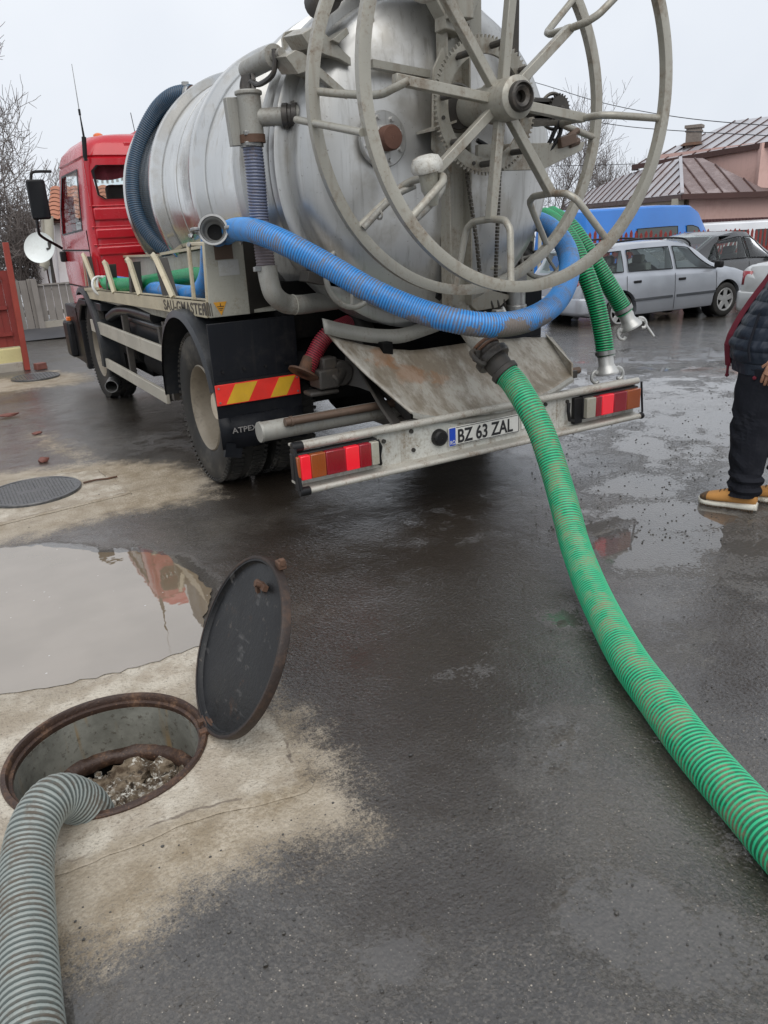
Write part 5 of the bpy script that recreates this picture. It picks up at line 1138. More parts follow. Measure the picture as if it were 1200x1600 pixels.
# fixed teal hose over the front of the tank
tp_ = [px(x, y, Y=yy) for x, y, yy in ((301, 147, 7.02), (290, 146, 7.08), (268, 152, 7.2), (246, 172, 7.35), (227, 205, 7.45), (215, 240, 7.5), (209, 275, 7.5), (211, 315, 7.46), (222, 348, 7.4), (242, 375, 7.3), (262, 392, 7.2), (275, 402, 7.15))]
me, _ = hose_mesh('vent_hose', tp_, .068, .019, .006, 'hteal', 24, 5); put('vent_hose', me, TR)
b = MB(); p = px(295, 148, Y=7.05); d = (tp_[0]-tp_[1]).normalized(); b.lathe([(.072, -.012), (.075, 0), (.075, .02), (.072, .025)], p, d, 24); b.box(p+V((-.02, 0, .08)), (.05, .04, .03)); O('hose_clamp', b, 'steel', TR)
b = MB(); b.tube(spline([tp_[0]-d*.02, px(312, 152, Y=6.98), px(322, 168, Y=6.92), px(326, 190, Y=6.9)], 6), .060, 20); O('vent_pipe', b, 'pipe', TR)
b = MB(); b.cyl(tp_[0]-d*.01, tp_[0]+d*.05, .066, 20); O('rusty_joint', b, 'rust', TR)
b = MB()
for p in (px(328, 150, Y=6.9), px(344, 147, Y=6.7)): b.box(p+V((0, 0, -.03)), (.08, .08, .05))
O('tank_lugs', b, 'pipe', TR)

# ------------------------------------------------------------------ loose hoses
def cam_coupling(prefix, c, d, R, parent, arms=((1, 0),), mat='alu', flare=True, up=None):
    """coupling ending at c, mouth looking along d"""
    c = V(c); d = V(d).normalized(); u, w, _ = frame_of(d)
    b = MB(); b.lathe([(R*.86, -.15), (R*.86, -.06), (R*.98, -.045), (R*1.18, -.02), (R*1.30, -.008), (R*1.32, .0), (R*1.30, .008), (R*1.12, .008), (R*1.06, -.004), (R*.84, -.03), (R*.74, -.08), (R*.74, -.15)], c, d, 40, True)
    o = O('coupling', b, mat, parent, sharp=40)
    b = MB(); b.lathe([(R*.76, -.09), (.001, -.09)], c, d, 32); O('bore', b, 'void', parent)
    return o
def lever(c, out, d, s=1.0, mat='alu', handle=True, parent=None):
    c = V(c); out = V(out).normalized(); d = V(d).normalized(); t_ = out.cross(d)
    b = MB(); b.tube(spline([c+d*-.03*s, c+out*.028*s+d*-.01*s, c+out*.034*s+d*.03*s, c+out*.012*s+d*.055*s, c-out*.012*s+d*.045*s], 4), .012*s, 8); b.bar(c-d*.02*s, c+out*.03*s, .03*s, .02*s, t_)
    b.cyl(c-t_*.02*s-d*.02*s, c+t_*.02*s-d*.02*s, .014*s, 8)
    if handle: b.tube([c+out*.03*s+d*.02*s, c+out*.03*s+d*.06*s, c+out*.045*s+d*.15*s], .010*s, 8)
    return O('lever', b, mat, parent, bev=.002)
# big green suction hose
gp = [px(776, 567, Y=3.42), px(788, 582, Y=3.38), px(803, 598, Z=.80), px(825, 633, Z=.70), px(844, 670, Z=.59), px(859, 712, Z=.47), px(873, 758, Z=.35), px(886, 805, Z=.25), px(898, 850, Z=.165), px(919, 907, Z=.105), px(946, 965, Z=.08), px(983, 1032, Z=.074), px(1029, 1095, Z=.074), px(1075, 1157, Z=.074), px(1123, 1214, Z=.074), px(1173, 1270, Z=.074), px(1225, 1330, Z=.074), px(1300, 1410, Z=.074), px(1400, 1500, Z=.074)]
gh = E('suction_hose', gp[10]*1.0-V((0, 0, .07)), 'long green ribbed suction hose coupled to the tank outlet and lying across the asphalt', 'hose')
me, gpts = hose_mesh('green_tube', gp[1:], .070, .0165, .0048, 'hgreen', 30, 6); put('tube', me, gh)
d = (gp[2]-gp[0]).normalized()
b = MB(); c0 = gp[0]; b.lathe([(.066, .06), (.072, .02), (.072, -.02), (.066, -.03)], c0, d, 32); b.lathe([(.076, .055), (.082, .06), (.080, .085), (.074, .09)], c0, d, 32); O('ferrule', b, 'frame', gh)
b = MB(); c1 = c0-d*.055; b.lathe([(.070, .04), (.098, .04), (.104, .03), (.104, .0), (.09, -.01), (.08, -.03), (.08, -.07), (.07, -.075)], c1, d, 40); O('coupling', b, 'darkmetal', gh)
u, w, _ = frame_of(d)
b = MB(); sd = V((-.8, -.15, .1)); sd = (sd-d*sd.dot(d)).normalized(); rd = -sd
b.tube(spline([c1+sd*.09-d*.06, c1+sd*.13-d*.05, c1+sd*.14+d*.0, c1+sd*.115+d*.04, c1+sd*.095+d*.03], 5), .013, 10); b.box(c1+sd*.10-d*.03, (.03, .03, .05))
b.tube(spline([c1+rd*.10-d*.07, c1+rd*.125-d*.0, c1+rd*.105+d*.06, c1+rd*.11+d*.14, c1+rd*.10+d*.24], 5), .010, 10); b.box(c1+rd*.115+d*.02, (.04, .03, .05)); O('cam_lever', b, 'frame', gh, bev=.003)
b = MB(); b.tube(circle_pts(c1-d*.07, .075, d, 32), .012, 8, closed=True); b.tube(circle_pts(c1-d*.045, .083, d, 32), .009, 8, closed=True); O('sealing_ring', b, 'rust', gh)

# blue hose looped behind the reel
bpth = [px(346, 372, Y=4.86), px(360, 361, Y=4.66), px(379, 358, Y=4.40), px(404, 363, Y=4.12), px(448, 381, Y=3.94), px(510, 414, Y=3.78), px(580, 454, Y=3.60), px(650, 484, Y=3.44), px(715, 502, Y=3.28), px(770, 508, Y=3.22), px(820, 501, Y=3.24), px(860, 480, Y=3.34), px(882, 450, Y=3.50), px(890, 412, Y=3.72), px(878, 376, Y=3.95), px(852, 351, Y=4.22), px(822, 343, Y=4.5), px(800, 350, Y=4.75)]
bh = E('blue_hose', (2.7, 3.5, .95), 'muddy blue ribbed hose hanging in a loop across the back of the truck', 'hose')
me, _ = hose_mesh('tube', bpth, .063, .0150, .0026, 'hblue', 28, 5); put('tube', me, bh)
# blue hose in the tray with open coupling on the box corner
cc = px(333, 359, Y=4.56); cd = V((-.40, -.86, .16)).normalized()
b2 = E('blue_hose', (1.7, 5.2, 1.2), 'blue hose lying in the side tray, its open coupling propped on the box corner', 'hose')
pp = [cc-cd*.12, cc-cd*.2, V((1.66, 4.98, 1.665)), V((1.70, 5.16, 1.57)), V((1.715, 5.34, 1.38)), V((1.70, 5.6, 1.262)), V((1.70, 6.2, 1.245)), V((1.72, 7.2, 1.245)), V((1.72, 8.4, 1.245))]
me, _ = hose_mesh('tube', pp, .062, .018, .0025, 'hblue', 24, 5); put('tube', me, b2)
cam_coupling('c', cc, cd, .066, b2, mat='steel')
O('bore_lining', MB().lathe([(.070, .0), (.055, -.04), (.045, -.085)], cc+cd*.002, cd, 32), 'alu', b2)
rt = cd.cross(V((0, 0, 1))).normalized()
lever(cc+rt*.085, rt, cd, .95, 'steel', False, b2); lever(cc-rt*.085, -rt, cd, .95, 'steel', False, b2)
b = MB()
for s_ in (-1, 1):
    for k in range(4): b.ico(cc+rt*s_*(.095+.018*k)+V((0, 0, -.012*k*(k-1)))-cd*.02, .016, 1, .6)
O('lever_joint', b, 'steel', b2)
# green hose in the tray
me, _ = hose_mesh('green_hose', [V((1.66, 5.0, 1.25)), V((1.80, 5.25, 1.28)), V((1.84, 5.6, 1.34)), V((1.84, 6.0, 1.36)), V((1.82, 6.5, 1.33)), V((1.62, 7.2, 1.27)), V((1.60, 8.0, 1.25)), V((1.66, 8.5, 1.25))], .062, .018, .003, 'hgreen2', 22, 5)
tagit(put('green_hose', me), 'green hose lying inside the side tray behind the blue one', 'hose')
b = MB(); c0 = px(157, 447, Y=8.2); b.tube(circle_pts(c0, .09, (.5, -1, .2), 26), .012, 8, closed=True); b.tube(circle_pts(c0+V((.05, .05, 0)), .085, (.5, -1, .2), 26), .012, 8, closed=True); T1('coiled_rope', b, 'tassel', 'small white coil of line at the cab end of the side tray', 'rope')
# two green hoses hanging over the right side
def hang(path, label, cdir, levdirs):
    h = E('green_hose', path[-1], label, 'hose', 'green hoses hanging over the right of the truck')
    me, _ = hose_mesh('tube', path, .062, .0175, .0045, 'hgreen2', 26, 6); put('tube', me, h)
    c = path[-1]; d = (path[-1]-path[-2]).normalized()*.4+V(cdir).normalized()*.6; d.normalize(); e = c+d*.12
    cam_coupling('c', e, d, .062, h)
    b = MB(); b.lathe([(.066, -.03), (.07, -.028), (.07, .0), (.066, .002)], c-d*.01, d, 28); b.cyl(c+V((.07, 0, -.012)), c+V((.085, 0, -.012)), .012, 8); O('clamp', b, 'steel', h)
    for l in levdirs: 
        l = V(l); l = (l-d*l.dot(d)).normalized(); lever(e+l*.078, l, d, 1.0, 'alu', l.x > 0, h)
    return h
hang([px(850, 338, Y=4.6), px(868, 350, Y=4.4), px(890, 375, Y=4.2), px(912, 420, Y=4.06), px(930, 470, Y=3.98), px(941, 520, Y=3.93), px(946, 556, Y=3.90)], 'green hose hanging straight down with its coupling just above the right tail light', (0.05, -.1, -1), ((-1, .45, 0), (1, -.45, 0)))
hang([px(860, 335, Y=4.7), px(890, 355, Y=4.45), px(920, 395, Y=4.3), px(945, 435, Y=4.22), px(963, 465, Y=4.18), px(976, 488, Y=4.15)], 'green hose swinging out to the right, its open coupling beside the parked estate car', (.32, -.3, -1), ((-1, .5, -.2), (1, -.4, .1)))
# ------------------------------------------------------------------ parked vehicles
def car(name, label, cat, loc, head, paintm, st, height_scale=1.0, wb=(-1.305, 1.305), wr=.31, tw=1.46, wins=(), wt=(.10, .90), seams=(), handles=(), shield=None, back=None, rails=False, rub=None, glass='glass', plate=None, lamps=None, mirror=None, group=None, scale=1.0, front=None, spokes=5, bumper=None):
    r = E(name, loc, label, cat, group, head); r.scale = (scale,)*3
    st = sorted(st)
    def at(x):
        for i in range(len(st)-1):
            if st[i][0] <= x <= st[i+1][0]:
                t_ = (x-st[i][0])/(st[i+1][0]-st[i][0]); return [a+(b_-a)*t_ for a, b_ in zip(st[i], st[i+1])]
        return list(st[0] if x < st[0][0] else st[-1])
    def section(s):
        x, zb, zbelt, zt, hl, hb, ht = s
        half = [(hl*.82, zb), (hl*.96, zb+.03), (hl, zb+.10), (hl+.012, zb+(zbelt-zb)*.55), (hb+.006, zbelt-.06), (hb-.01, zbelt-.012), (hb-.03, zbelt+.01), ((hb-.03)*.5+ht*.5+.012, (zbelt+zt)/2), (ht+.004, zt-.06), (ht-.035, zt-.022), (ht*.72, zt-.004), (ht*.3, zt)]
        return [V((x, y, z)) for y, z in half]+[V((x, -y, z)) for y, z in reversed(half)]
    xs_ = []
    for i in range(len(st)-1):
        m = max(1, int((st[i+1][0]-st[i][0])/.12)); xs_ += [st[i][0]+(st[i+1][0]-st[i][0])*k/m for k in range(m)]
    xs_.append(st[-1][0])
    P = [section(at(x)) for x in xs_]
    b = MB().grid(P, True); n = len(P[0]); b.f.append(tuple(range(n-1, -1, -1))); b.f.append(tuple((len(P)-1)*n+k for k in range(n)))
    body = O('body', b, paintm, r, True, sharp=28)
    cs = []
    for wx in wb:
        for sy in (-1, 1): cs.append(MB().cyl((wx, sy*(tw/2-.16), wr+.01), (wx, sy*1.3, wr+.01), wr+.055, 32))
    boolean_cut(body, cs)
    _body = body
    def sidept(x, t_, sy, off=.016):
        s = at(x); zb_ = s[2]+.01; zt_ = s[3]-.06; y = (s[5]-.03)+(s[6]+.004-(s[5]-.03))*t_; bul = .012*math.sin(PI*t_); return V((x, sy*(y+bul+off), zb_+(zt_-zb_)*t_))
    def patch(fn, n1, n2): return MB().grid([[fn(i/n1, j/n2) for j in range(n2+1)] for i in range(n1+1)])
    for sy in (-1, 1):
        for (x0, x1, x0t, x1t) in wins:
            f = lambda a, c: sidept((x0+(x1-x0)*a)*(1-c)+(x0t+(x1t-x0t)*a)*c, wt[0]+(wt[1]-wt[0])*c, sy)
            w = O('side_window', patch(f, 10, 6), glass, r, True)
            fr = MB(); pts = [f(a/8, 0)+V((0, sy*.003, 0)) for a in range(9)]+[f(1, c/5)+V((0, sy*.003, 0)) for c in range(1, 6)]+[f(a/8, 1)+V((0, sy*.003, 0)) for a in range(7, -1, -1)]+[f(0, c/5)+V((0, sy*.003, 0)) for c in range(4, 0, -1)]
            fr.tube(pts, .009, 4, closed=True); O('seal', fr, 'black', w, True)
        for xsm in seams:
            g_ = MB()
            P_ = []
            for t_ in [k/12 for k in range(13)]:
                s = at(xsm); z = s[1]+.06+(s[2]-.02-s[1]-.06)*t_; y = s[4]+.012+(s[5]+.006-s[4]-.012)*max(0, (t_-.5)/.5) if t_ > .5 else s[4]+.012*t_/.5
                P_.append([V((xsm-.005, sy*(y+.003), z)), V((xsm+.005, sy*(y+.003), z))])
            O('door_gap', g_.grid(P_), 'void', r, True)
        for hx in handles:
            s = at(hx); b = MB(); b.box((hx, sy*(s[5]+.018), s[2]-.13), (.17, .03, .045)); O('door_handle', b, 'black', r, True, bev=.01)
        if rub:
            for (xa, xb) in rub:
                s = at((xa+xb)/2); b = MB(); b.box(((xa+xb)/2, sy*(s[4]+.017), s[1]+.29), (xb-xa, .016, .045)); O('rub_strip', b, 'trim', r, True, bev=.005)
        if mirror:
            s = at(mirror); b = MB(); b.box((mirror, sy*(s[5]+.09), s[2]+.10), (.10, .17, .13)); O('mirror', b, 'black', r, True, bev=.03)
        if rails:
            b = MB(); a_, c_ = rails; zt = at(a_+.3)[3]; yy = at(0)[6]-.06
            b.tube(spline([(a_, sy*yy, zt-.02), (a_+.1, sy*yy, zt+.035), (a_+.3, sy*yy, zt+.045), ((a_+c_)/2, sy*yy, at((a_+c_)/2)[3]+.05), (c_-.3, sy*yy, at(c_-.3)[3]+.045), (c_-.05, sy*yy, at(c_-.1)[3]+.02), (c_, sy*yy, at(c_)[3]-.02)], 5), .018, 8); O('roof_rail', b, 'black', r, True)
        if lamps:
            for (xa, xb, za, zb2, m) in lamps:
                P_ = []
                for k in range(5):
                    x = xa+(xb-xa)*k/4; s = at(x); P_.append([V((x, sy*(s[5]+.012), za)), V((x, sy*(s[5]+.006), zb2))])
                s0 = at(xa); P_ = [[V((xa-.02, sy*(s0[5]-.17), za)), V((xa-.02, sy*(s0[5]-.17), zb2))], [V((xa-.015, sy*(s0[5]-.04), za)), V((xa-.015, sy*(s0[5]-.04), zb2))]]+P_
                o = O('rear_lamp', MB().grid(P_), m, r, True); q = o.modifiers.new('s', 'SOLIDIFY'); q.thickness = .03; q.offset = 0
    if glass == 'carglass' and wins:
        xa_ = min(w_[0] for w_ in wins)+.05; xb_ = max(w_[1] for w_ in wins); zr = at(0)[3]
        cc_ = [MB().prism([(xa_, -.68, .55), (xb_-.25, -.68, .55), (xb_-.25, -.68, at(xb_-.25)[2]-.02), (max(w_[3] for w_ in wins)-.1, -.62, zr-.07), (min(w_[2] for w_ in wins)+.2, -.62, zr-.07), (xa_, -.68, at(xa_)[2]+.0)], (0, 1.34, 0))]
        for (x0, x1, x0t, x1t) in wins:
            q_ = [sidept(x0, wt[0], 1), sidept(x1, wt[0], 1), sidept(x1*.5+x1t*.5, (wt[0]+wt[1])/2, 1), sidept(x1t, wt[1], 1), sidept(x0t, wt[1], 1)]
            cc_.append(MB().prism([(p.x, -1.2, p.z) for p in q_], (0, 2.4, 0)))
        for rg in (shield, back):
            if rg:
                xa2, xb2 = rg[0], rg[1]; za2, zb2_ = at(xa2)[3], at(xb2)[3]; dn_ = V((xb2-xa2, 0, zb2_-za2)).normalized(); nn_2 = V((-dn_.z, 0, dn_.x)); nn_2 = nn_2 if nn_2.z > 0 else -nn_2
                A_ = V((xa2, 0, za2))+dn_*.04; B2 = V((xb2, 0, zb2_))-dn_*.05; hw_ = at((xa2+xb2)/2)[6]*.78
                cc_.append(MB().prism([A_+nn_2*.15+V((0, -hw_, 0)), B2+nn_2*.15+V((0, -hw_, 0)), B2-nn_2*.22+V((0, -hw_, 0)), A_-nn_2*.22+V((0, -hw_, 0))], (0, 2*hw_, 0)))
        boolean_cut(_body, cc_)
        for sx_ in (xa_+.75, xa_+1.55):
            for sy in (-.36, .36):
                b = MB(); b.box((sx_, sy, .82), (.14, .46, .56), Matrix.Rotation(-.2, 3, 'Y')); b.box((sx_-.07, sy, 1.17), (.09, .24, .15)); O('seat', b, 'seat', r, True, bev=.03)
    def toppatch(x0, x1, f0=.8, nm='windscreen', off=.006, m=glass):
        P_ = []
        for k in range(9):
            x = x0+(x1-x0)*k/8; s = at(x); dz = (at(x+.02)[3]-at(x-.02)[3])/.04; nn = V((-dz, 0, 1)).normalized()*off
            P_.append([V((x, s[6]*f0*j/3, s[3]-.004*abs(j)/3*3))+nn for j in (-3, -2, -1, 0, 1, 2, 3)])
        O(nm, MB().grid(P_), m, r, True)
    if shield: toppatch(*shield)
    if back: toppatch(*back, nm='rear_window')
    for wx in wb:
        for sy in (-1, 1):
            c = V((wx, sy*(tw/2+.03), wr)); ax = V((0, sy, 0))
            w = O('wheel', MB().lathe([(.0, -.05), (wr*.62, -.05), (wr*.66, .05), (wr*.70, .07), (wr*.68, .075), (wr*.60, .03)], c, ax, 40), 'black', r, True)
            O('tyre', MB().lathe([(wr*.68, -.09), (wr*.9, -.095), (wr*.985, -.08), (wr, -.06), (wr, .05), (wr*.985, .075), (wr*.9, .09), (wr*.72, .085), (wr*.68, .07)], c, ax, 48), 'rub', w, True)
            b = MB(); b.lathe([(.001, .075), (.05, .072), (.06, .06), (.06, .02)], c, ax, 20); u, w2, _ = frame_of(ax)
            b.lathe([(wr*.60, .03), (wr*.60, .078), (wr*.69, .082), (wr*.70, .06)], c, ax, 40)
            for k in range(spokes):
                a = 2*PI*k/spokes+.3; rd = u*math.cos(a)+w2*math.sin(a); tg = -u*math.sin(a)+w2*math.cos(a)
                b.prism([c+ax*.05+rd*.03-tg*.045, c+ax*.05+rd*.03+tg*.045, c+ax*.055+rd*wr*.62+tg*.05, c+ax*.055+rd*wr*.62-tg*.05], ax*.02)
            O('rim', b, 'alloy', w, True, bev=.004)
            O('wheel_well', MB().lathe([(wr+.054, -.18), (wr+.054, .02)], V((wx, sy*(tw/2+.02), wr+.01)), ax, 32), 'black', r, True)
    if plate:
        x, z, txt = plate; b = MB(); b.box((x, 0, z), (.012, .54, .125)); p_ = O('number_plate', b, 'plate', r, True)
        b = MB(); b.box((x-.008, .245, z), (.004, .045, .115)); O('country_band', b, 'plate_blue', p_, True)
        me = text_mesh(txt, .12, 'ink', .001, .82, .002); mtx = Matrix((V((0, -1, 0)), V((0, 0, 1)), V((-1, 0, 0)))).transposed().to_4x4(); mtx.translation = (x-.009, .21, z-.042); me.transform(mtx); put('plate_number', me, p_, True)
    if bumper:
        for (xa, xb, za, zb2, hw, m) in bumper:
            b = MB(); P_ = []
            for (x, h) in ((xa, hw*.80), (xa+(xb-xa)*.15, hw*.93), (xa+(xb-xa)*.4, hw), (xb, hw)): P_.append([V((x, h, za)), V((x-.01, h+.01, za+.05)), V((x-.01, h+.01, zb2-.03)), V((x, h, zb2))])
            row = [list(reversed(q)) for q in []]
            full = list(reversed([[V((p.x, p.y, p.z)) for p in q] for q in P_]))+[[V((p.x, -p.y, p.z)) for p in q] for q in P_]
            b.grid(full); o = O('bumper', b, m, r, True, sharp=50); q = o.modifiers.new('s', 'SOLIDIFY'); q.thickness = .03; q.offset = 0
    return r
EST = [(-2.16, .40, .60, .62, .60, .60, .5), (-2.13, .32, .70, .74, .74, .72, .6), (-2.08, .28, .88, .96, .80, .77, .62), (-2.0, .26, .92, 1.12, .83, .80, .60), (-1.86, .24, .94, 1.36, .85, .82, .60), (-1.72, .22, .94, 1.42, .855, .835, .62), (-.8, .20, .93, 1.455, .86, .845, .64), (.0, .20, .91, 1.46, .86, .845, .64), (.35, .20, .90, 1.42, .86, .845, .63), (.75, .20, .89, 1.24, .86, .845, .61), (1.08, .20, .88, 1.04, .86, .84, .62), (1.18, .20, .87, .99, .86, .84, .66), (1.6, .20, .83, .90, .85, .82, .64), (1.95, .22, .74, .80, .82, .78, .60), (2.08, .25, .64, .70, .76, .70, .5), (2.13, .33, .55, .58, .66, .6, .4)]
cx = V((13.3-1.305*math.cos(-.07), 10.0-1.305*math.sin(-.07), 0)); lft = V((math.sin(.07), math.cos(.07), 0)); cx = cx+lft*.74; cx.z = gz(cx.x, cx.y)-.015
car('parked_car', 'silver estate car with black roof rails parked nearest, behind the hanging green hoses', 'car', cx, -.07, 'silver', EST, wins=((-1.98, -1.25, -1.80, -1.22), (-1.13, -.10, -1.10, -.12), (.0, 1.02, -.02, .42)), seams=(-1.19, -.05, 1.0), handles=(-.95, .12), shield=(1.12, .33, .85), back=(-2.06, -1.84, .85), glass='carglass', rails=(-1.8, .55), rub=((-1.02, -.10), (.0, .98)), plate=(-2.125, .80, 'BZ 42 RKM'), lamps=((-2.07, -1.93, .62, .92, 'lensred'),), mirror=.95, bumper=((-2.22, -1.75, .32, .60, .85, 'silver'), (2.20, 1.75, .28, .52, .84, 'silver')), group=None)
HAT = [(-2.05, .35, .80, .84, .7, .7, .5), (-1.98, .28, .92, .98, .80, .78, .58), (-1.6, .24, .97, 1.06, .84, .82, .60), (-1.35, .22, .98, 1.16, .85, .83, .60), (-.75, .20, .97, 1.44, .86, .84, .60), (-.2, .20, .95, 1.50, .86, .85, .62), (.25, .20, .94, 1.48, .86, .85, .62), (.6, .20, .93, 1.34, .86, .85, .60), (1.15, .20, .91, 1.04, .86, .84, .64), (1.75, .22, .82, .90, .84, .80, .6), (2.0, .28, .66, .72, .76, .72, .5), (2.06, .34, .55, .58, .68, .6, .4)]
def place2(pr, pf): 
    a = V((pf.x-pr.x, pf.y-pr.y, 0)); m = (pr+pf)/2; m.z = gz(m.x, m.y); return m, math.atan2(a.y, a.x), a.length
m, h, L_ = place2(px(1003, 400, D=17.4), px(1200, 400, D=21.4))
car('parked_car', 'dark charcoal saloon car parked behind the silver estate', 'car', m, h, 'darkcar', HAT, wins=((-1.30, -1.02, -.86, -.86), (-.95, -.02, -.84, -.06), (.08, 1.0, .04, .48)), seams=(-.98, .03, 1.05), handles=(-.8, .22), shield=(1.1, .45, .85), back=(-1.42, -.75, .85), mirror=.95, glass='carglass', scale=1.08, lamps=((-2.0, -1.85, .75, .95, 'lensred'),), wt=(.08, .9))
SED = [(-2.10, .35, .80, .84, .68, .68, .5), (-2.04, .28, .92, .99, .80, .78, .66), (-1.9, .26, .94, 1.03, .83, .80, .68), (-1.45, .24, .95, 1.06, .84, .82, .66), (-.9, .20, .93, 1.36, .85, .83, .58), (-.2, .20, .92, 1.40, .85, .83, .60), (.3, .20, .91, 1.36, .85, .83, .6), (1.0, .20, .90, 1.0, .85, .83, .66), (1.9, .24, .78, .84, .8, .76, .5), (2.05, .34, .58, .60, .7, .6, .4)]
c0 = px(1152, 440, D=14.6); c0.z = 0; hd = -.02; c1 = c0+V((math.cos(hd), math.sin(hd), 0))*2.1+V((math.sin(hd), -math.cos(hd), 0))*.84; c1.z = gz(c1.x, c1.y)+.05
car('parked_car', 'pale silver saloon at the right edge, only its tail and plate showing', 'car', c1, hd, 'silver2', SED, wins=((-1.2, -.1, -.9, -.12), (.0, .95, -.02, .4)), seams=(-1.1, -.05, .95), handles=(-.9, .15), shield=(.97, .35, .85), back=(-1.4, -.92, .85), plate=(-2.09, .72, 'BZ 15 ANA'), lamps=((-2.05, -1.86, .68, .90, 'lensred'),), mirror=.9, glass='carglass', bumper=((-2.17, -1.7, .28, .58, .84, 'silver2'),))
VAN = [(-2.95, .40, 1.0, 2.05, .80, .85, .68), (-2.9, .35, 1.0, 2.2, .86, .90, .72), (-2.7, .32, 1.0, 2.26, .88, .92, .74), (0, .30, 1.0, 2.28, .88, .92, .74), (1.2, .30, 1.02, 2.25, .88, .92, .72), (1.6, .30, 1.04, 2.10, .88, .92, .70), (2.2, .30, 1.06, 1.45, .88, .91, .70), (2.45, .32, 1.02, 1.22, .87, .88, .66), (2.8, .36, .85, .95, .80, .78, .55), (2.9, .42, .68, .72, .7, .66, .5)]
m, h, L_ = place2(px(862, 380, D=20.6), px(1103, 380, D=26.0))
car('parked_van', 'bright blue panel van parked beyond the red picket fence', 'van', m, h, 'bluevan', VAN, wb=(-1.9, 1.9), wr=.34, tw=1.62, wins=((-1.1, .55, -1.1, .55), (.95, 1.95, .95, 1.48)), wt=(.12, .62), seams=(-1.3, .75, 2.1), handles=(.85,), shield=(2.3, 1.35, .85), mirror=2.0, rub=((-2.6, 2.4),), spokes=6, scale=1.05)
m, h, L_ = place2(px(1118, 380, D=28.6), px(1330, 380, D=29.5))
car('parked_van', 'white van at the far right behind the pickets, roof and rear window showing', 'van', m, h, 'whitevan', [(x, a, b_*.9, c*.93, d, e, f) for x, a, b_, c, d, e, f in VAN], wb=(-1.6, 1.7), wr=.33, tw=1.6, wins=((-2.7, -1.2, -2.6, -1.2), (-1.0, .6, -1.0, .6), (.8, 1.95, .8, 1.48)), wt=(.3, .82), seams=(-1.1, .7), handles=(.85,), shield=(2.3, 1.35, .85), mirror=2.0, scale=.99)

# ------------------------------------------------------------------ red picket fence and sheet fence
def fence_line(A, B_, pitch, w, h, z_of, th=.02, jit=.03, tip=True):
    d = (B_-A); n = int(d.length/pitch); d = d.normalized(); out = []
    for i in range(n):
        p = A+d*(i*pitch); g_ = z_of(p); hh = h*(1+random.uniform(-jit, jit)); out.append((p, g_, hh))
    return d, out
A = px(905, 380, D=19.2); B_ = px(1290, 380, D=25.0); A.z = B_.z = 0
pf = E('picket_fence', (A.x, A.y, gz(A.x, A.y)), 'red picket fence running behind the parked cars', 'fence')
d, L = fence_line(A, B_, .15, .075, 1.56, lambda p: gz(p.x, p.y)); nrm_ = V((-d.y, d.x, 0))
base_me = None
for i, (p, g_, hh) in enumerate(L):
    if base_me is None:
        b = MB(); q = d*.036; b.prism([-q, q, q+V((0, 0, 1.50)), V((0, 0, 1.56)), -q+V((0, 0, 1.50))], nrm_*.02); base_me = b.mesh('picket', 'woodred', 30)
    o = put('picket', base_me, pf); o.location = (p.x, p.y, g_+.12+hh-1.56)
for hz in (.45, 1.25):
    b = MB(); b.bar(V((A.x, A.y, gz(A.x, A.y)+hz))+nrm_*.03, V((B_.x, B_.y, gz(B_.x, B_.y)+hz))+nrm_*.03, .03, .07); O('fence_rail', b, 'woodred', pf)
A = px(1094, 350, D=30.4); B_ = px(1300, 350, D=31.4); zt = px(1094, 343, D=30.4).z
sf = E('sheet_fence', (A.x, A.y, gz(A.x, A.y)), 'dark brown corrugated sheet fence in front of the pink wall', 'fence')
n = 40; b = None
sd_ = V((B_.x-A.x, B_.y-A.y, 0)); st_l = sd_.length/n; sdn = sd_.normalized(); nn = V((-sdn.y, sdn.x, 0))
for i in range(n):
    if b is None:
        b = MB(); h_ = zt-gz(A.x, A.y); b.prism([V((0, 0, 0)), sdn*st_l*.15+nn*-.03, sdn*st_l*.5-nn*.03, sdn*st_l*.65, sdn*st_l, sdn*st_l+nn*.006, sdn*st_l*.63+nn*.006, sdn*st_l*.48-nn*.022, sdn*st_l*.17-nn*.022, nn*.006], (0, 0, h_)); pm_ = b.mesh('sheet_panel', 'corr', 20)
    o = put('sheet_panel', pm_, sf); q = A+sd_*(i/n); o.location = (q.x, q.y, gz(q.x, q.y))

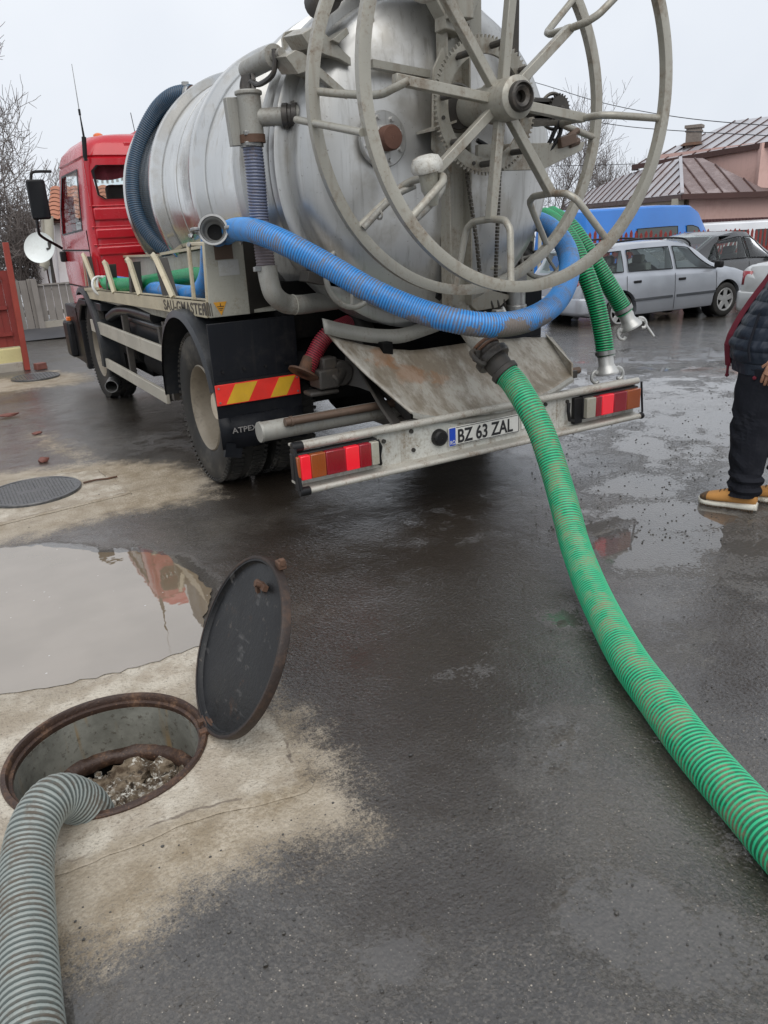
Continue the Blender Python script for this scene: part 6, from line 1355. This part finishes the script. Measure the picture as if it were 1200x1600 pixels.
# ------------------------------------------------------------------ pink house with metal roofs
def onplane(x, y, A, B_, C_):
    n = (B_-A).cross(C_-A); d = ray(x, y); o_ = V((0, 0, CH)); t_ = (A-o_).dot(n)/d.dot(n); return o_+d*t_
C_ = px(1066, 303, D=31.20); Re = px(1260, 296.5, D=32.50); Ap = px(1063, 247, D=35.36); Le = px(878, 323, D=45.50)
hs = E('pink_house', (C_.x, C_.y, gz(C_.x, C_.y)), 'pink rendered house with rusty wet sheet metal roofs and a chimney', 'house')
def roof(name, pts, plane, seamdir_from, eave, mat, n_seams, off):
    P_ = [onplane(x, y, *plane) for x, y in pts]; nrm = (plane[1]-plane[0]).cross(plane[2]-plane[0]).normalized()
    if nrm.z < 0: nrm = -nrm
    b = MB(); b.prism(P_, -nrm*.05); ro = O(name, b, mat, hs)
    # standing seams running up the slope
    e0, e1 = eave; ed = (e1-e0).normalized(); up = nrm.cross(ed).normalized()
    if up.z < 0: up = -up
    o_ = P_[0]; poly2 = [((p-o_).dot(ed), (p-o_).dot(up)) for p in P_]
    lo = min(p[0] for p in poly2); hi = max(p[0] for p in poly2); k = 0; s_ = lo+off*.5
    while s_ < hi:
        ys_ = []
        for i in range(len(poly2)):
            a, c = poly2[i], poly2[(i+1) % len(poly2)]
            if (a[0]-s_)*(c[0]-s_) < 0: ys_.append(a[1]+(c[1]-a[1])*(s_-a[0])/(c[0]-a[0]))
        if len(ys_) >= 2:
            y0_, y1_ = min(ys_), max(ys_)
            b = MB(); b.bar(o_+ed*s_+up*(y0_+.01)+nrm*.015, o_+ed*s_+up*(y1_-.01)+nrm*.015, .04, .045, nrm); O('roof_seam', b, 'fascia', ro)
        s_ += off
    return P_, nrm
P1, n1 = roof('roof', [(1066, 303), (1260, 296.5), (1230, 312-14.0), (1190, 294), (1098, 247), (1063, 247)][:2]+[(1190, 293), (1098, 247), (1063, 247)], (C_, Re, Ap), None, (C_, Re), 'roofb', 0, .55)
P2, n2 = roof('roof', [(1066, 303), (1063, 247), (1007, 264), (969, 276), (905, 306), (878, 323)], (C_, Ap, Le), None, (C_, Le), 'roofw', 0, .8)
b = MB(); b.bar(P1[0]-V((0, 0, .09)), P1[1]-V((0, 0, .09)), .06, .18); b.bar(P2[0]-V((0, 0, .11)), P2[5]-V((0, 0, .11)), .06, .16); O('fascia', b, 'fascia', hs)
b = MB(); b.bar(P1[0]+V((0, 0, .02)), P1[-1]+V((0, 0, .04)), .12, .05); O('hip_cap', b, 'roofw', hs)
g0 = gz(C_.x, C_.y)
def wall(A, B_, z0, z1, mat, th=.25, name='wall', inset=.35, nm=None):
    d = V((B_.x-A.x, B_.y-A.y, 0)).normalized(); nn = V((-d.y, d.x, 0)); 
    if nn.dot(V((A.x, A.y, 0))) < 0: nn = -nn
    A = A+nn*inset; B_ = B_+nn*inset
    b = MB(); b.prism([(A.x, A.y, z0), (B_.x, B_.y, z0), (B_.x, B_.y, z1), (A.x, A.y, z1)], nn*th); return O(name, b, mat, hs)
wall(C_+V((.3, -.2, 0)), Re, g0-.6, C_.z-.12, 'pink'); wall(C_+V((.2, .3, 0)), Le, g0-.8, C_.z-.10, 'brick')
dl_ = (Le-C_); dl_.z = 0; dl_.normalize()
b = MB(); q = C_+dl_*.3+V((.12, .3, 0)); b.box((q.x-.02, q.y-.2, C_.z-.45), (.3, .3, .62)); O('corner_trim', b, 'gutter', hs)
# timber planks under the left eave
for k in range(7):
    a_ = C_+dl_*.5; e_ = Le-dl_*.5; q = V((.16, .22, -.25-k*.13)); b = MB(); b.bar(V((a_.x, a_.y, C_.z))+q, V((e_.x, e_.y, C_.z))+q, .03, .115); O('plank', b, 'brick', hs)
E1 = px(988, 258, D=39.00); E2 = px(1230, 216.5, D=34.58); R2 = px(1151, 188, D=40.30)
P3, n3 = roof('roof', [(988, 258), (1230, 216.5), (1215, 180), (1151, 188), (1004, 251)], (E1, E2, R2), None, (E1, E2), 'roofw', 0, .7)
b = MB(); b.bar(P3[0]-V((0, 0, .09)), P3[1]-V((0, 0, .09)), .08, .2); b.prism([P3[0]-V((0, 0, .02)), P3[0]-V((0, 0, .2)), P3[0]+V((.5, .5, -.2)), P3[0]+V((.5, .5, -.02))], (.3, -.1, 0)); O('fascia', b, 'fascia', hs)
W2_ = px(1190, 232, D=34.97); W1_ = px(1010, 257, D=38.48)
wall(V((W1_.x, W1_.y, 0)), V((W2_.x, W2_.y, 0)), g0-.5, W2_.z+.25, 'pink', inset=.25)
d_ = (W2_-W1_); d_.z = 0; d_.normalize(); W3 = W2_+V((d_.x*.4+.9, d_.y*.4+.9, 0))*3
b = MB(); b.prism([(W2_.x, W2_.y, g0-.5), (W2_.x+5, W2_.y-2.2, g0-.5), (W2_.x+5, W2_.y-2.2, W2_.z+.3), (W2_.x, W2_.y, W2_.z+.2)], (.15, .25, 0)); O('wall', b, 'pink', hs)
# chimney
cb = onplane(1083, 226, E1, E2, R2); zt = px(1083, 197, D=math.hypot(cb.x, cb.y)).z
b = MB(); b.box((cb.x, cb.y, (cb.z+zt)/2-.1), (.55, .55, zt-cb.z+.2), Matrix.Rotation(.5, 3, 'Z')); c_h = O('chimney', b, 'chim', hs, bev=.01)
b = MB(); b.box((cb.x, cb.y, zt-.03), (.68, .68, .12), Matrix.Rotation(.5, 3, 'Z')); b.box((cb.x, cb.y, zt-.2), (.62, .62, .07), Matrix.Rotation(.5, 3, 'Z')); O('chimney_cap', b, 'chim', c_h)
b = MB(); b.box((cb.x-.02, cb.y-.02, cb.z+.02), (.95, .9, .12), Matrix.Rotation(.5, 3, 'Z'), .7); O('flashing', b, 'rust', c_h)

# ------------------------------------------------------------------ left side: gate, fences, white house
pa = px(43, 578, Z=0); pb = px(8, 379, Y=pa.y+.1)
b = MB(); b.bar(pa, pb, .075, .075, (0, 1, 0)); T1('leaning_post', b, 'postred', 'red steel gate post leaning to the left', 'post', bev=.004)
w0 = px(38, 578, Z=0)
yw_ = E('yellow_plinth', (w0.x-1, w0.y+.1, 0), 'low yellow plinth wall under the red board fence', 'wall')
b = MB(); b.bx((w0.x-3.0, w0.y+.05, .0), (w0.x+.03, w0.y+.30, px(20, 544, Y=w0.y+.1).z)); O('plinth', b, 'yellowwall', yw_, bev=.01)
b = MB(); b.bx((w0.x-3.0, w0.y+.0, -.02), (w0.x-.0, w0.y+.30, px(20, 567, Y=w0.y).z)); O('footing', b, 'concwall', yw_, bev=.01)
rf = E('board_fence', (w0.x-1, w0.y+.3, px(20, 544, Y=w0.y+.1).z), 'flaking red board fence on the yellow plinth at the left edge', 'fence')
ztop = px(15, 422, Y=w0.y+.2).z; zb_ = px(20, 541, Y=w0.y+.2).z; me_ = None
for i in range(22):
    x = px(27, 530, Y=w0.y+.2).x-i*.0975
    if me_ is None:
        b = MB(); b.bx((-.048, 0, 0), (.048, .02, 1.0)); me_ = b.mesh('board', 'woodred', 30)
    o = put('board', me_, rf); o.location = (x, w0.y+.16+.01*(i % 2), zb_); o.scale = (1, 1, (ztop-zb_)*(1+.04*math.sin(i*2.3)))
b = MB()
for z in (zb_+.15, (zb_+ztop)/2, ztop-.12): b.bx((w0.x-2.5, w0.y+.13, z), (w0.x-.04, w0.y+.155, z+.05))
O('fence_rail', b, 'woodred', rf)
# grey board fence
FY = 16.4
gf = E('board_fence', (2.4, FY, 0), 'weathered grey board fence in front of the white house', 'fence')
me_ = None
xa = px(18, 480, Y=FY).x; xb = 5.2; i = 0; x = xa
while x < xb:
    right = x > px(62, 480, Y=FY).x
    zb_ = px(80, 500, Y=FY).z if right else .10; zt = px(80, 444, Y=FY).z if right else px(40, 438, Y=FY).z
    if me_ is None:
        b = MB(); b.bx((-.062, 0, 0), (.062, .022, 1.0)); me_ = b.mesh('board', 'woodgrey', 30)
    o = put('board', me_, gf); o.location = (x, FY+.01*random.random(), zb_); o.scale = (1, 1, (zt-zb_)*(1+random.uniform(-.03, .03))); o.rotation_euler = (0, random.uniform(-.012, .012), 0); x += .138; i += 1
b = MB()
for q in (60, 20): p = px(q, 480, Y=FY-.05); b.bx((p.x-.05, FY-.08, 0), (p.x+.05, FY-.01, px(55, 436, Y=FY).z)); 
b.bx((4.2, FY-.08, 0), (4.3, FY-.01, 1.0)); O('fence_post', b, 'woodgrey', gf)
b = MB(); b.bx((px(62, 480, Y=FY).x, FY-.03, px(80, 445, Y=FY).z), (xb, FY, px(80, 445, Y=FY).z+.03)); b.bx((xa, FY+.03, .35), (xb, FY+.07, .43)); O('fence_rail', b, 'woodgrey', gf)
b = MB(); b.bx((px(63, 480, Y=FY).x, FY-.05, -.05), (xb, FY+.1, px(80, 501, Y=FY).z)); T1('stone_plinth', b, 'concwall', 'crumbling pale stone plinth under the grey board fence', 'wall')
MT['kerbdark'] = paint('dark_kerb', (.06, .06, .065), .6, 0, (.1, .09, .08), .5, 3, .004, 25)
b = MB(); P_ = []
for i in range(24):
    x = xa-1+i*.3; P_.append([V((x, FY-.75, -.01)), V((x, FY-.55, .05+.02*mn.noise(V((x, 0, 0))))), V((x, FY-.1, .12+.02*mn.noise(V((x*2, 3, 0))))), V((x, FY+.1, .12)), V((x, FY+.1, -.1))])
b.grid(P_); o = O('verge', b, 'kerbdark', sharp=60); tagit(o, 'raised dark asphalt verge along the grey fence', kind='structure')
# white house
HY = 19.5
wh = E('white_house', (4.2, HY, 0), 'white house with clay tiled roof and beige gutter behind the truck cab', 'house')
q = [px(x, y, Y=HY) for x, y in ((78, 356), (100, 300), (104, 444), (82, 444))]
g1 = px(80, 352, Y=HY); xr = 9.0
b = MB(); b.prism([(px(88, 400, Y=HY).x-.1, HY, 0), (xr, HY, 0), (xr, HY, g1.z), (px(84, 345, Y=HY).x, HY, g1.z)], (0, 5, 0)); O('wall', b, 'whitewall', wh)
# tiled slope above
T0 = px(74, 345, Y=HY-.25); T1_ = px(78, 303, Y=HY+1.2); 
b = MB(); P_ = []
up = (T1_-T0); nx_ = 46; nrows = 8
for r_ in range(nrows):
    for c_ in range(14):
        p = T0+up*(r_/nrows)*1.25+V((c_*.22, 0, 0)); o_ = V((0, 0, .02))
        if r_ == 0 and c_ == 0:
            tb = MB(); P_ = [[V((.22*k/6, 0, .035*math.sin(PI*k/6))), V((.22*k/6, 0, .035*math.sin(PI*k/6)))+up/nrows*1.35+V((0, 0, -.02))] for k in range(7)]; tb.grid(P_); tm = tb.mesh('roof_tile', 'tile', 40)
        t_o = put('roof_tile', tm, wh); t_o.location = p+o_*(1)
b = MB(); b.prism([T0-V((0, 0, .03)), T0+V((3.2, 0, -.03)), T0+V((3.2, 0, -.03))+up*1.25, T0-V((0, 0, .03))+up*1.25], (0, .03, -.03)); O('roof_deck', b, 'fascia', wh)
b = MB(); gp_ = [px(x, y, Y=HY-.35) for x, y in ((76, 337), (77, 365), (77, 388), (74, 402), (68, 418))]; b.tube(spline(gp_, 6), .095, 12); O('downpipe', b, 'gutter', wh)
b = MB(); b.prism([px(x, y, Y=HY-.3) for x, y in ((66, 344), (72, 340), (74, 420), (70, 424))], (0, .25, 0)); O('barge_board', b, 'concwall', wh)
b = MB(); p = px(82, 433, Y=HY-.02); b.bx((p.x-.10, HY-.03, p.z-.28), (p.x+.06, HY-.003, p.z+.28)); w_ = O('window', b, 'fascia', wh); b = MB(); b.bx((p.x-.07, HY-.035, p.z-.24), (p.x+.03, HY-.031, p.z+.24)); O('pane', b, 'whitevan', w_)
dc = px(62, 387, Y=18.4); dn = V((-.45, -.85, .30)).normalized(); u, w, _ = frame_of(dn)
sdh = E('satellite_dish', dc, 'white satellite dish beside the white house', 'satellite dish')
b = MB(); b.lathe([(.001, -.05), (.13, -.04), (.24, -.016), (.315, .018), (.32, .022), (.315, .010), (.24, -.025), (.13, -.05), (.001, -.06)], dc, dn, 40); O('reflector', b, 'dish', sdh)
b = MB(); b.bar(dc-dn*.06, dc-dn*.25+V((.1, 0, -.1)), .05, .05); b.box(dc+V((.20, -.06, .03)), (.07, .06, .14)); b.box(dc+V((.17, -.05, -.03)), (.10, .05, .04)); O('bracket', b, 'frame', sdh)
b = MB(); b.cyl(dc-dn*.25+V((.1, 0, -.1)), V((dc.x+.12, dc.y+.3, 0)), .03, 8); O('mast', b, 'frame', sdh)

# ------------------------------------------------------------------ trees
def tree(base, H, seed, label, cat='tree', spread=.55, lean=(0, 0), depth=7, r0=.12, twig=.008, name='bare_tree', group=None, ratio=.77, first=.3, nb=2):
    rnd = random.Random(seed); tr = MB(); cr = MB(); cnt = [0]
    def grow(p, d, L, r, lv):
        n = 4 if lv < 3 else 3; pts = [p]; dd = d.copy()
        for k in range(n):
            dd = (dd+V((rnd.uniform(-1, 1), rnd.uniform(-1, 1), rnd.uniform(-.5, 1)))*.17).normalized(); pts.append(pts[-1]+dd*L/n)
        rr = lambda i: max(twig*.6, r*(1-.45*i/n))
        (tr if lv < 2 else cr).tube(pts, rr, 7 if lv < 2 else (4 if lv < 4 else 3), caps=False)
        if lv >= depth: return
        m = nb if lv > 0 else nb+1
        for k in range(m):
            f = first+(1-first)*(k+rnd.random()*.6)/m if lv else .45+.55*(k+.5)/m; i = min(n-1, int(f*n)); q = pts[i].lerp(pts[i+1], f*n-i)
            u, w, _ = frame_of(dd); a = rnd.uniform(0, 2*PI); side = (u*math.cos(a)+w*math.sin(a))
            nd = (dd*(1-spread*rnd.uniform(.6, 1.1))+side*spread*rnd.uniform(.8, 1.3)+V((0, 0, .12))).normalized()
            grow(q, nd, L*ratio*rnd.uniform(.75, 1.1), max(twig, rr(i)*.62), lv+1)
        grow(pts[-1], (dd+V((rnd.uniform(-.3, .3), rnd.uniform(-.3, .3), .1))).normalized(), L*ratio, max(twig, rr(n)*.9), lv+1)
    base = V(base); grow(base, V((lean[0], lean[1], 1)).normalized(), H*.30, r0, 0)
    t_ = E(name, base, label, cat, group); O('trunk', tr, 'bark', t_, sharp=0); O('crown', cr, 'twig', t_, sharp=0)
    return t_
def gb(x, D):
    p = px(x, 400, D=D); return V((p.x, p.y, gz(p.x, p.y)-.05))
tree(gb(-30, 23), 8.2, 3, 'tall bare tree at the far left edge, reaching highest', spread=.6, r0=.14, lean=(.10, 0))
tree(gb(16, 28), 6.2, 8, 'bare tree in the middle of the group behind the grey fence', spread=.65, r0=.10, depth=6)
tree(gb(48, 33), 5.4, 15, 'bare tree nearest the white house, right of the group', spread=.6, r0=.10, depth=6)
tree(gb(2, 22), 4.0, 22, 'low dense bare thicket behind the leaning red post', 'shrub', .7, depth=6, r0=.06, name='bare_shrub', ratio=.8, nb=2)
tree(gb(34, 24), 3.9, 27, 'low dense bare thicket behind the satellite dish', 'shrub', .7, depth=6, r0=.06, name='bare_shrub', ratio=.8, nb=3)
tree(gb(52, 26), 3.6, 29, 'tangled bare bush at the foot of the white house wall', 'shrub', .8, depth=5, r0=.06, name='bare_shrub', ratio=.8, nb=3)
tree(gb(862, 44), 9.6, 41, 'bare tree seen between the tank and the reel hoops', spread=.5, r0=.11, twig=.010, depth=6)
tree(gb(905, 49), 8.8, 44, 'bare tree behind the hydraulic arm of the reel', spread=.5, r0=.10, twig=.010, depth=6)
tree(gb(945, 60), 8.6, 47, 'small far bare tree just left of the metal roof', spread=.6, r0=.08, twig=.012, depth=6)
tree(gb(840, 36), 5.2, 51, 'low bare bush above the blue van', 'shrub', .7, depth=5, r0=.06, name='bare_shrub', ratio=.78)
# overhead cables
for pts, lb in (([(700, 95, 34), (833, 128, 31), (939, 160, 28), (1060, 183, 25), (1200, 196, 22.5), (1320, 200, 20)], 'upper overhead cable'), ([(800, 170, 32), (939, 192, 28), (1027, 202, 26), (1200, 212, 22.5), (1320, 216, 20)], 'lower overhead cable crossing the roof'), ([(760, 262, 36), (930, 258, 32), (992, 256, 30)], 'short cable ending at the house eave')):
    b = MB(); b.tube(spline([px(x, y, D=D) for x, y, D in pts], 6), .011, 5); T1('overhead_cable', b, 'black', 'thin black '+lb, 'cable', sharp=0)
b = MB(); p = gb(843, 20.0); zt = px(843, 322, D=20.0).z; b.cyl(p, (p.x, p.y, zt), .045, 10); T1('grey_pole', b, 'gutter', 'thin grey pole beside the blue van', 'pole')

# ------------------------------------------------------------------ person
f_ = V((-.41, .91, 0)).normalized(); l_ = V((-f_.y, f_.x, 0)).normalized()*1.0
ps = E('person', (3.98, 2.6, 0), 'person in navy quilted jacket, black trousers and tan shoes standing at the right edge', 'person')
Cz = lambda z: V((3.96, 2.60, z)) if z < .95 else V((3.96, 2.60, z)).lerp(V((4.13, 2.50, z)), min(1, (z-.95)/.45))
lt, lh = V((3.757, 2.832, 0)), V((3.885, 2.556, 0)); rt_, rh = V((4.02, 2.72, 0)), V((4.145, 2.445, 0))
lank = lh.lerp(lt, .22)+V((0, 0, .10)); rank = rh.lerp(rt_, .22)+V((0, 0, .10))
lhip = Cz(.9)+l_*.10; rhip = Cz(.9)-l_*.10; lknee = (lank+lhip)/2+f_*.03; lknee.z = .50; rknee = (rank+rhip)/2+f_*.03; rknee.z = .50
sh_l = Cz(1.42)+l_*.20; sh_r = Cz(1.42)-l_*.20; 
hand_l = px(1215, 562, D=4.50); el_l = sh_l.lerp(hand_l, .5)-f_*.05+l_*.05; 
hand_r = Cz(.88)-l_*.30+f_*.05; el_r = sh_r.lerp(hand_r, .5)-f_*.04-l_*.05
J = [Cz(.95), Cz(1.15), Cz(1.36), Cz(1.48), Cz(1.54)+f_*.02, lhip, lknee, lank, rhip, rknee, rank, sh_l, el_l, hand_l, sh_r, el_r, hand_r]
Ed = [(0, 1), (1, 2), (2, 3), (3, 4), (0, 5), (5, 6), (6, 7), (0, 8), (8, 9), (9, 10), (2, 11), (11, 12), (12, 13), (2, 14), (14, 15), (15, 16)]
Rr_ = [.14, .14, .15, .06, .055, .09, .06, .04, .09, .06, .04, .06, .045, .028, .06, .045, .028]
me = bpy.data.meshes.new('body'); me.from_pydata([tuple(j) for j in J], Ed, []); me.materials.append(MT['skin']); bo = put('body', me, ps)
bo.modifiers.new('skin', 'SKIN'); sv = me.skin_vertices[0].data
for i, r_ in enumerate(Rr_): sv[i].radius = (r_, r_)
sv[0].use_root = True; q = bo.modifiers.new('sub', 'SUBSURF'); q.levels = 2; q.render_levels = 2
# head with face
hc_ = Cz(1.66)+f_*.03
b = MB(); P_ = []
for i in range(17):
    t_ = PI*i/16; row = []
    for k in range(24):
        a = 2*PI*k/24; x = math.sin(t_)*math.cos(a); y = math.sin(t_)*math.sin(a); z = math.cos(t_)
        fx_ = .098 if x > 0 else .10; jaw = 1-.22*max(0, -z); row.append(hc_+f_*x*fx_*(1 if z > -.3 else .97)+l_*y*.075*jaw+V((0, 0, z*.122)))
    P_.append(row)
b.grid(P_, True); O('head', b, 'skin', ps, sharp=0)
b = MB(); b.ico(hc_+f_*.10+V((0, 0, -.012)), .02, 2, 0, (.9, .9, 1.3))
for s in (-1, 1): b.ico(hc_+l_*s*.077+V((0, 0, -.005)), .026, 2, 0, (.6, .5, 1.2))
O('nose_and_ears', b, 'skin', ps, sharp=0)
b = MB()
for s in (-1, 1): b.ico(hc_+f_*.086+l_*s*.031+V((0, 0, .012)), .011, 2)
b.box(hc_+f_*.095+V((0, 0, -.058)), (.012, .012, .006)); O('eyes', b, 'ink', ps)
b = MB(); P_ = []
for i in range(9):
    t_ = PI*.56*i/8; row = []
    for k in range(24):
        a = 2*PI*k/24; x = math.sin(t_)*math.cos(a); cut_ = 1.0; z = math.cos(t_); 
        if x > .25: z = max(z, .45)
        row.append(hc_+V((0, 0, .006))+f_*(x*.106-.004)+l_*math.sin(t_)*math.sin(a)*.083+V((0, 0, z*.13)))
    P_.append(row)
b.grid(P_, True); O('hair', b, 'hair', ps, sharp=0)
def hand(w, d, thumb, up_):
    """palm with four bent fingers and a thumb; d = towards the fingertips"""
    d = V(d).normalized(); s_ = V(up_).normalized(); s_ = (s_-d*s_.dot(d)).normalized(); n_ = d.cross(s_)
    o_ = []
    b = MB(); b.tube([w-d*.02, w+d*.01, w+d*.05, w+d*.085, w+d*.095], lambda i: (.026, .03, .038, .038, .02)[i], 12)
    O('palm', b, 'skin', ps, sharp=0)
    for k, L in enumerate((.070, .080, .074, .058)):
        q = w+d*.082+s_*(.030-.020*k); b = MB(); b.tube(spline([q, q+d*L*.4+n_*.004, q+d*L*.75+n_*.02, q+d*L*.85+n_*.042], 4), lambda i: .0098-.0002*i, 8); O('finger', b, 'skin', ps, sharp=0)
    q = w+d*.02+s_*.03; b = MB(); b.tube(spline([q, q+d*.03+s_*.02+n_*.01, q+d*.065+s_*.018+n_*.025], 4), lambda i: .0125-.0003*i, 8); O('thumb', b, 'skin', ps, sharp=0)
hand(hand_l, (-.15, .25, -1), 1, f_); hand(hand_r, (0, .2, -1), 1, f_)
# trousers: two lofted legs that meet at the seat
def leg(hip, knee, ank, foot, seed):
    P_ = []; nr = 44
    for i in range(nr+1):
        t_ = i/nr; z = 1.0-(1.0-.085)*t_
        c = Cz(.97).lerp(hip, min(1, t_*6)) if z > .85 else (hip.lerp(knee, (.9-z)/.4) if z > .5 else knee.lerp(ank, (.5-z)/.4))
        c = V((c.x, c.y, z)); a_r = .155-.045*min(1, t_*2) if t_ < .5 else .108-.036*(t_-.5)*2
        if z < .25: a_r += .012*(1-z/.25)
        row = []
        for k in range(28):
            a = 2*PI*k/28; r_ = a_r
            r_ += .008*mn.noise(V((math.cos(a)*1.3, math.sin(a)*1.3, z*9+seed)))+.006*math.sin(z*46+2*mn.noise(V((math.cos(a), math.sin(a), z*5+seed)))*3)*(1 if z < .6 else .4)*(.5+.5*math.sin(a+seed))
            if z < .22: r_ += .010*math.sin(z*95+a)
            row.append(c+f_*math.cos(a)*r_*1.08+l_*math.sin(a)*r_*.92)
        P_.append(row)
    return P_
for (h_, k_, a_, s_) in ((lhip, lknee, lank, 1), (rhip, rknee, rank, 7)):
    b = MB().grid(leg(h_, k_, a_, None, s_), True); O('trouser_leg', b, 'trousers', ps, sharp=0)
# quilted jacket
P_ = []; nz = 96
for i in range(nz+1):
    z = .80+(1.50-.80)*i/nz; t_ = (z-.80)/.70
    c = Cz(z); fr = .205-.03*t_+.035*math.sin(PI*min(1, t_*1.4)); wd = .225+.02*math.sin(PI*t_)
    if z > 1.40: k_ = (z-1.40)/.10; fr *= 1-.45*k_*k_; wd *= 1-.55*k_*k_
    ph = (z-.86)/.062; q = abs(math.sin(PI*ph)); puff = .010*q**.5 if z > .86 else -.004
    row = []
    for k in range(72):
        a = 2*PI*k/72; r_ = puff*(.8+.3*mn.noise(V((math.cos(a)*2, math.sin(a)*2, z*7))))+.008*mn.noise(V((math.cos(a)*3, math.sin(a)*3, z*14)))+.006*mn.noise(V((math.cos(a)*14, math.sin(a)*14, z*10)))+.004*mn.noise(V((math.cos(a)*9, math.sin(a)*9, z*30)))
        row.append(c+f_*math.cos(a)*(fr+r_)+l_*math.sin(a)*(wd+r_))
    P_.append(row)
b = MB().grid(P_, True); O('jacket', b, 'jacket', ps, sharp=0)
b = MB(); row1 = []; 
for i in range(12):
    z = .815+(1.45-.815)*i/11; t_ = (z-.80)/.70; c = Cz(z); fr = .205-.03*t_+.035*math.sin(PI*min(1, t_*1.4))
    row1.append([c+f_*(fr+.0)+l_*.06, c+f_*(fr+.035)+l_*.035, c+f_*(fr+.036)-l_*.02, c+f_*(fr-.0)-l_*.05])
b.grid(row1); O('hoodie_edge', b, 'maroon', ps, sharp=0)
b = MB(); z0 = Cz(.80)+f_*.225+l_*.05; b.tube([z0+V((0, 0, .03)), z0, z0+V((.0, 0, -.03))], .008, 6); b.ico(z0+V((0, 0, -.035)), .013, 1); b.ico(Cz(.79)+f_*.05+l_*.225, .012, 1); O('drawstring', b, 'maroon', ps)
b = MB(); pk = []
for i in range(10):
    t_ = i/9; z = .88+.24*t_; c = Cz(z); a = math.radians(72-14*t_); pk.append(c+f_*math.cos(a)*.250+l_*math.sin(a)*.262)
b.tube(pk, .007, 6); O('pocket_seam', b, 'trousers', ps, sharp=0)
b = MB().lathe([(.085, 0), (.095, .03), (.09, .08), (.075, .085), (.07, .04)], Cz(1.47), (0.02, .0, 1), 28); O('collar', b, 'jacket', ps)
def sleeve(s, e, h, seed):
    pts = resample(spline([s-(s-e)*-.0, s.lerp(e, .5), e, e.lerp(h, .55), h-(h-e).normalized()*.045], 8), .011); b = MB()
    N = len(pts); b.tube(pts, lambda i: (.078-.030*i/N)+.008*abs(math.sin(PI*i*.011/.062))**.6, 20); return O('sleeve', b, 'jacket', ps, sharp=0)
sleeve(sh_l+V((0, 0, .0)), el_l, hand_l, 1); sleeve(sh_r, el_r, hand_r, 2)
# shoes
def shoe(heel, toe):
    d = (toe-heel); L = d.length; d.normalize(); s_ = V((-d.y, d.x, 0))
    def loft(prof, mat, nm, z0=0):
        P_ = []
        for (t_, w_, zt) in prof:
            row = []
            for k in range(20):
                a = 2*PI*k/20; ca, sa = math.cos(a), math.sin(a)
                z = z0+(zt-z0)*(.5+.5*(abs(sa)**.7)*(1 if sa > 0 else -1))
                row.append(heel+d*L*t_+s_*w_*(abs(ca)**.8)*(1 if ca > 0 else -1)+V((0, 0, z)))
            P_.append(row)
        b = MB().grid(P_, True); b.f.append(tuple(range(19, -1, -1))); b.f.append(tuple((len(P_)-1)*20+k for k in range(20)))
        return O(nm, b, mat, ps, sharp=50)
    sole = [(-.04, .028, .046), (-.01, .040, .052), (.08, .045, .050), (.3, .042, .040), (.5, .044, .036), (.72, .053, .034), (.88, .049, .036), (.97, .034, .042), (1.02, .014, .044)]
    loft(sole, 'sole', 'shoe_sole', .001)
    b = MB()
    for i in range(22):
        t_ = .02+.94*i/21; w_ = np.interp(t_, [q[0] for q in sole], [q[1] for q in sole])
        for sg in (-1, 1): b.box(heel+d*L*t_+s_*sg*(w_-.002)+V((0, 0, .007)), (.006, .005, .012), Matrix.Rotation(math.atan2(d.y, d.x), 3, 'Z'))
    O('tread', b, 'toecap', ps)
    up = [(-.02, .030, .095), (.02, .038, .120), (.12, .042, .140), (.26, .043, .145), (.38, .043, .132), (.5, .044, .112), (.65, .049, .094), (.8, .048, .080), (.92, .039, .068), (.99, .020, .054)]
    loft(up, 'suede', 'shoe', .034)
    loft([(.86, .0455, .0765), (.91, .041, .071), (.96, .032, .063), (1.0, .016, .053)], 'toecap', 'toe_cap', .026)
    b = MB()
    for i in range(5):
        t_ = .34+.075*i; z = np.interp(t_, [q[0] for q in up], [q[2] for q in up])+.002; c = heel+d*L*t_+V((0, 0, z)); b.tube([c-s_*.022-V((0, 0, .004)), c+V((0, 0, .002)), c+s_*.022-V((0, 0, .004))], .0032, 6)
    O('lace', b, 'toecap', ps)
shoe(lh, lt); shoe(rh, rt_)
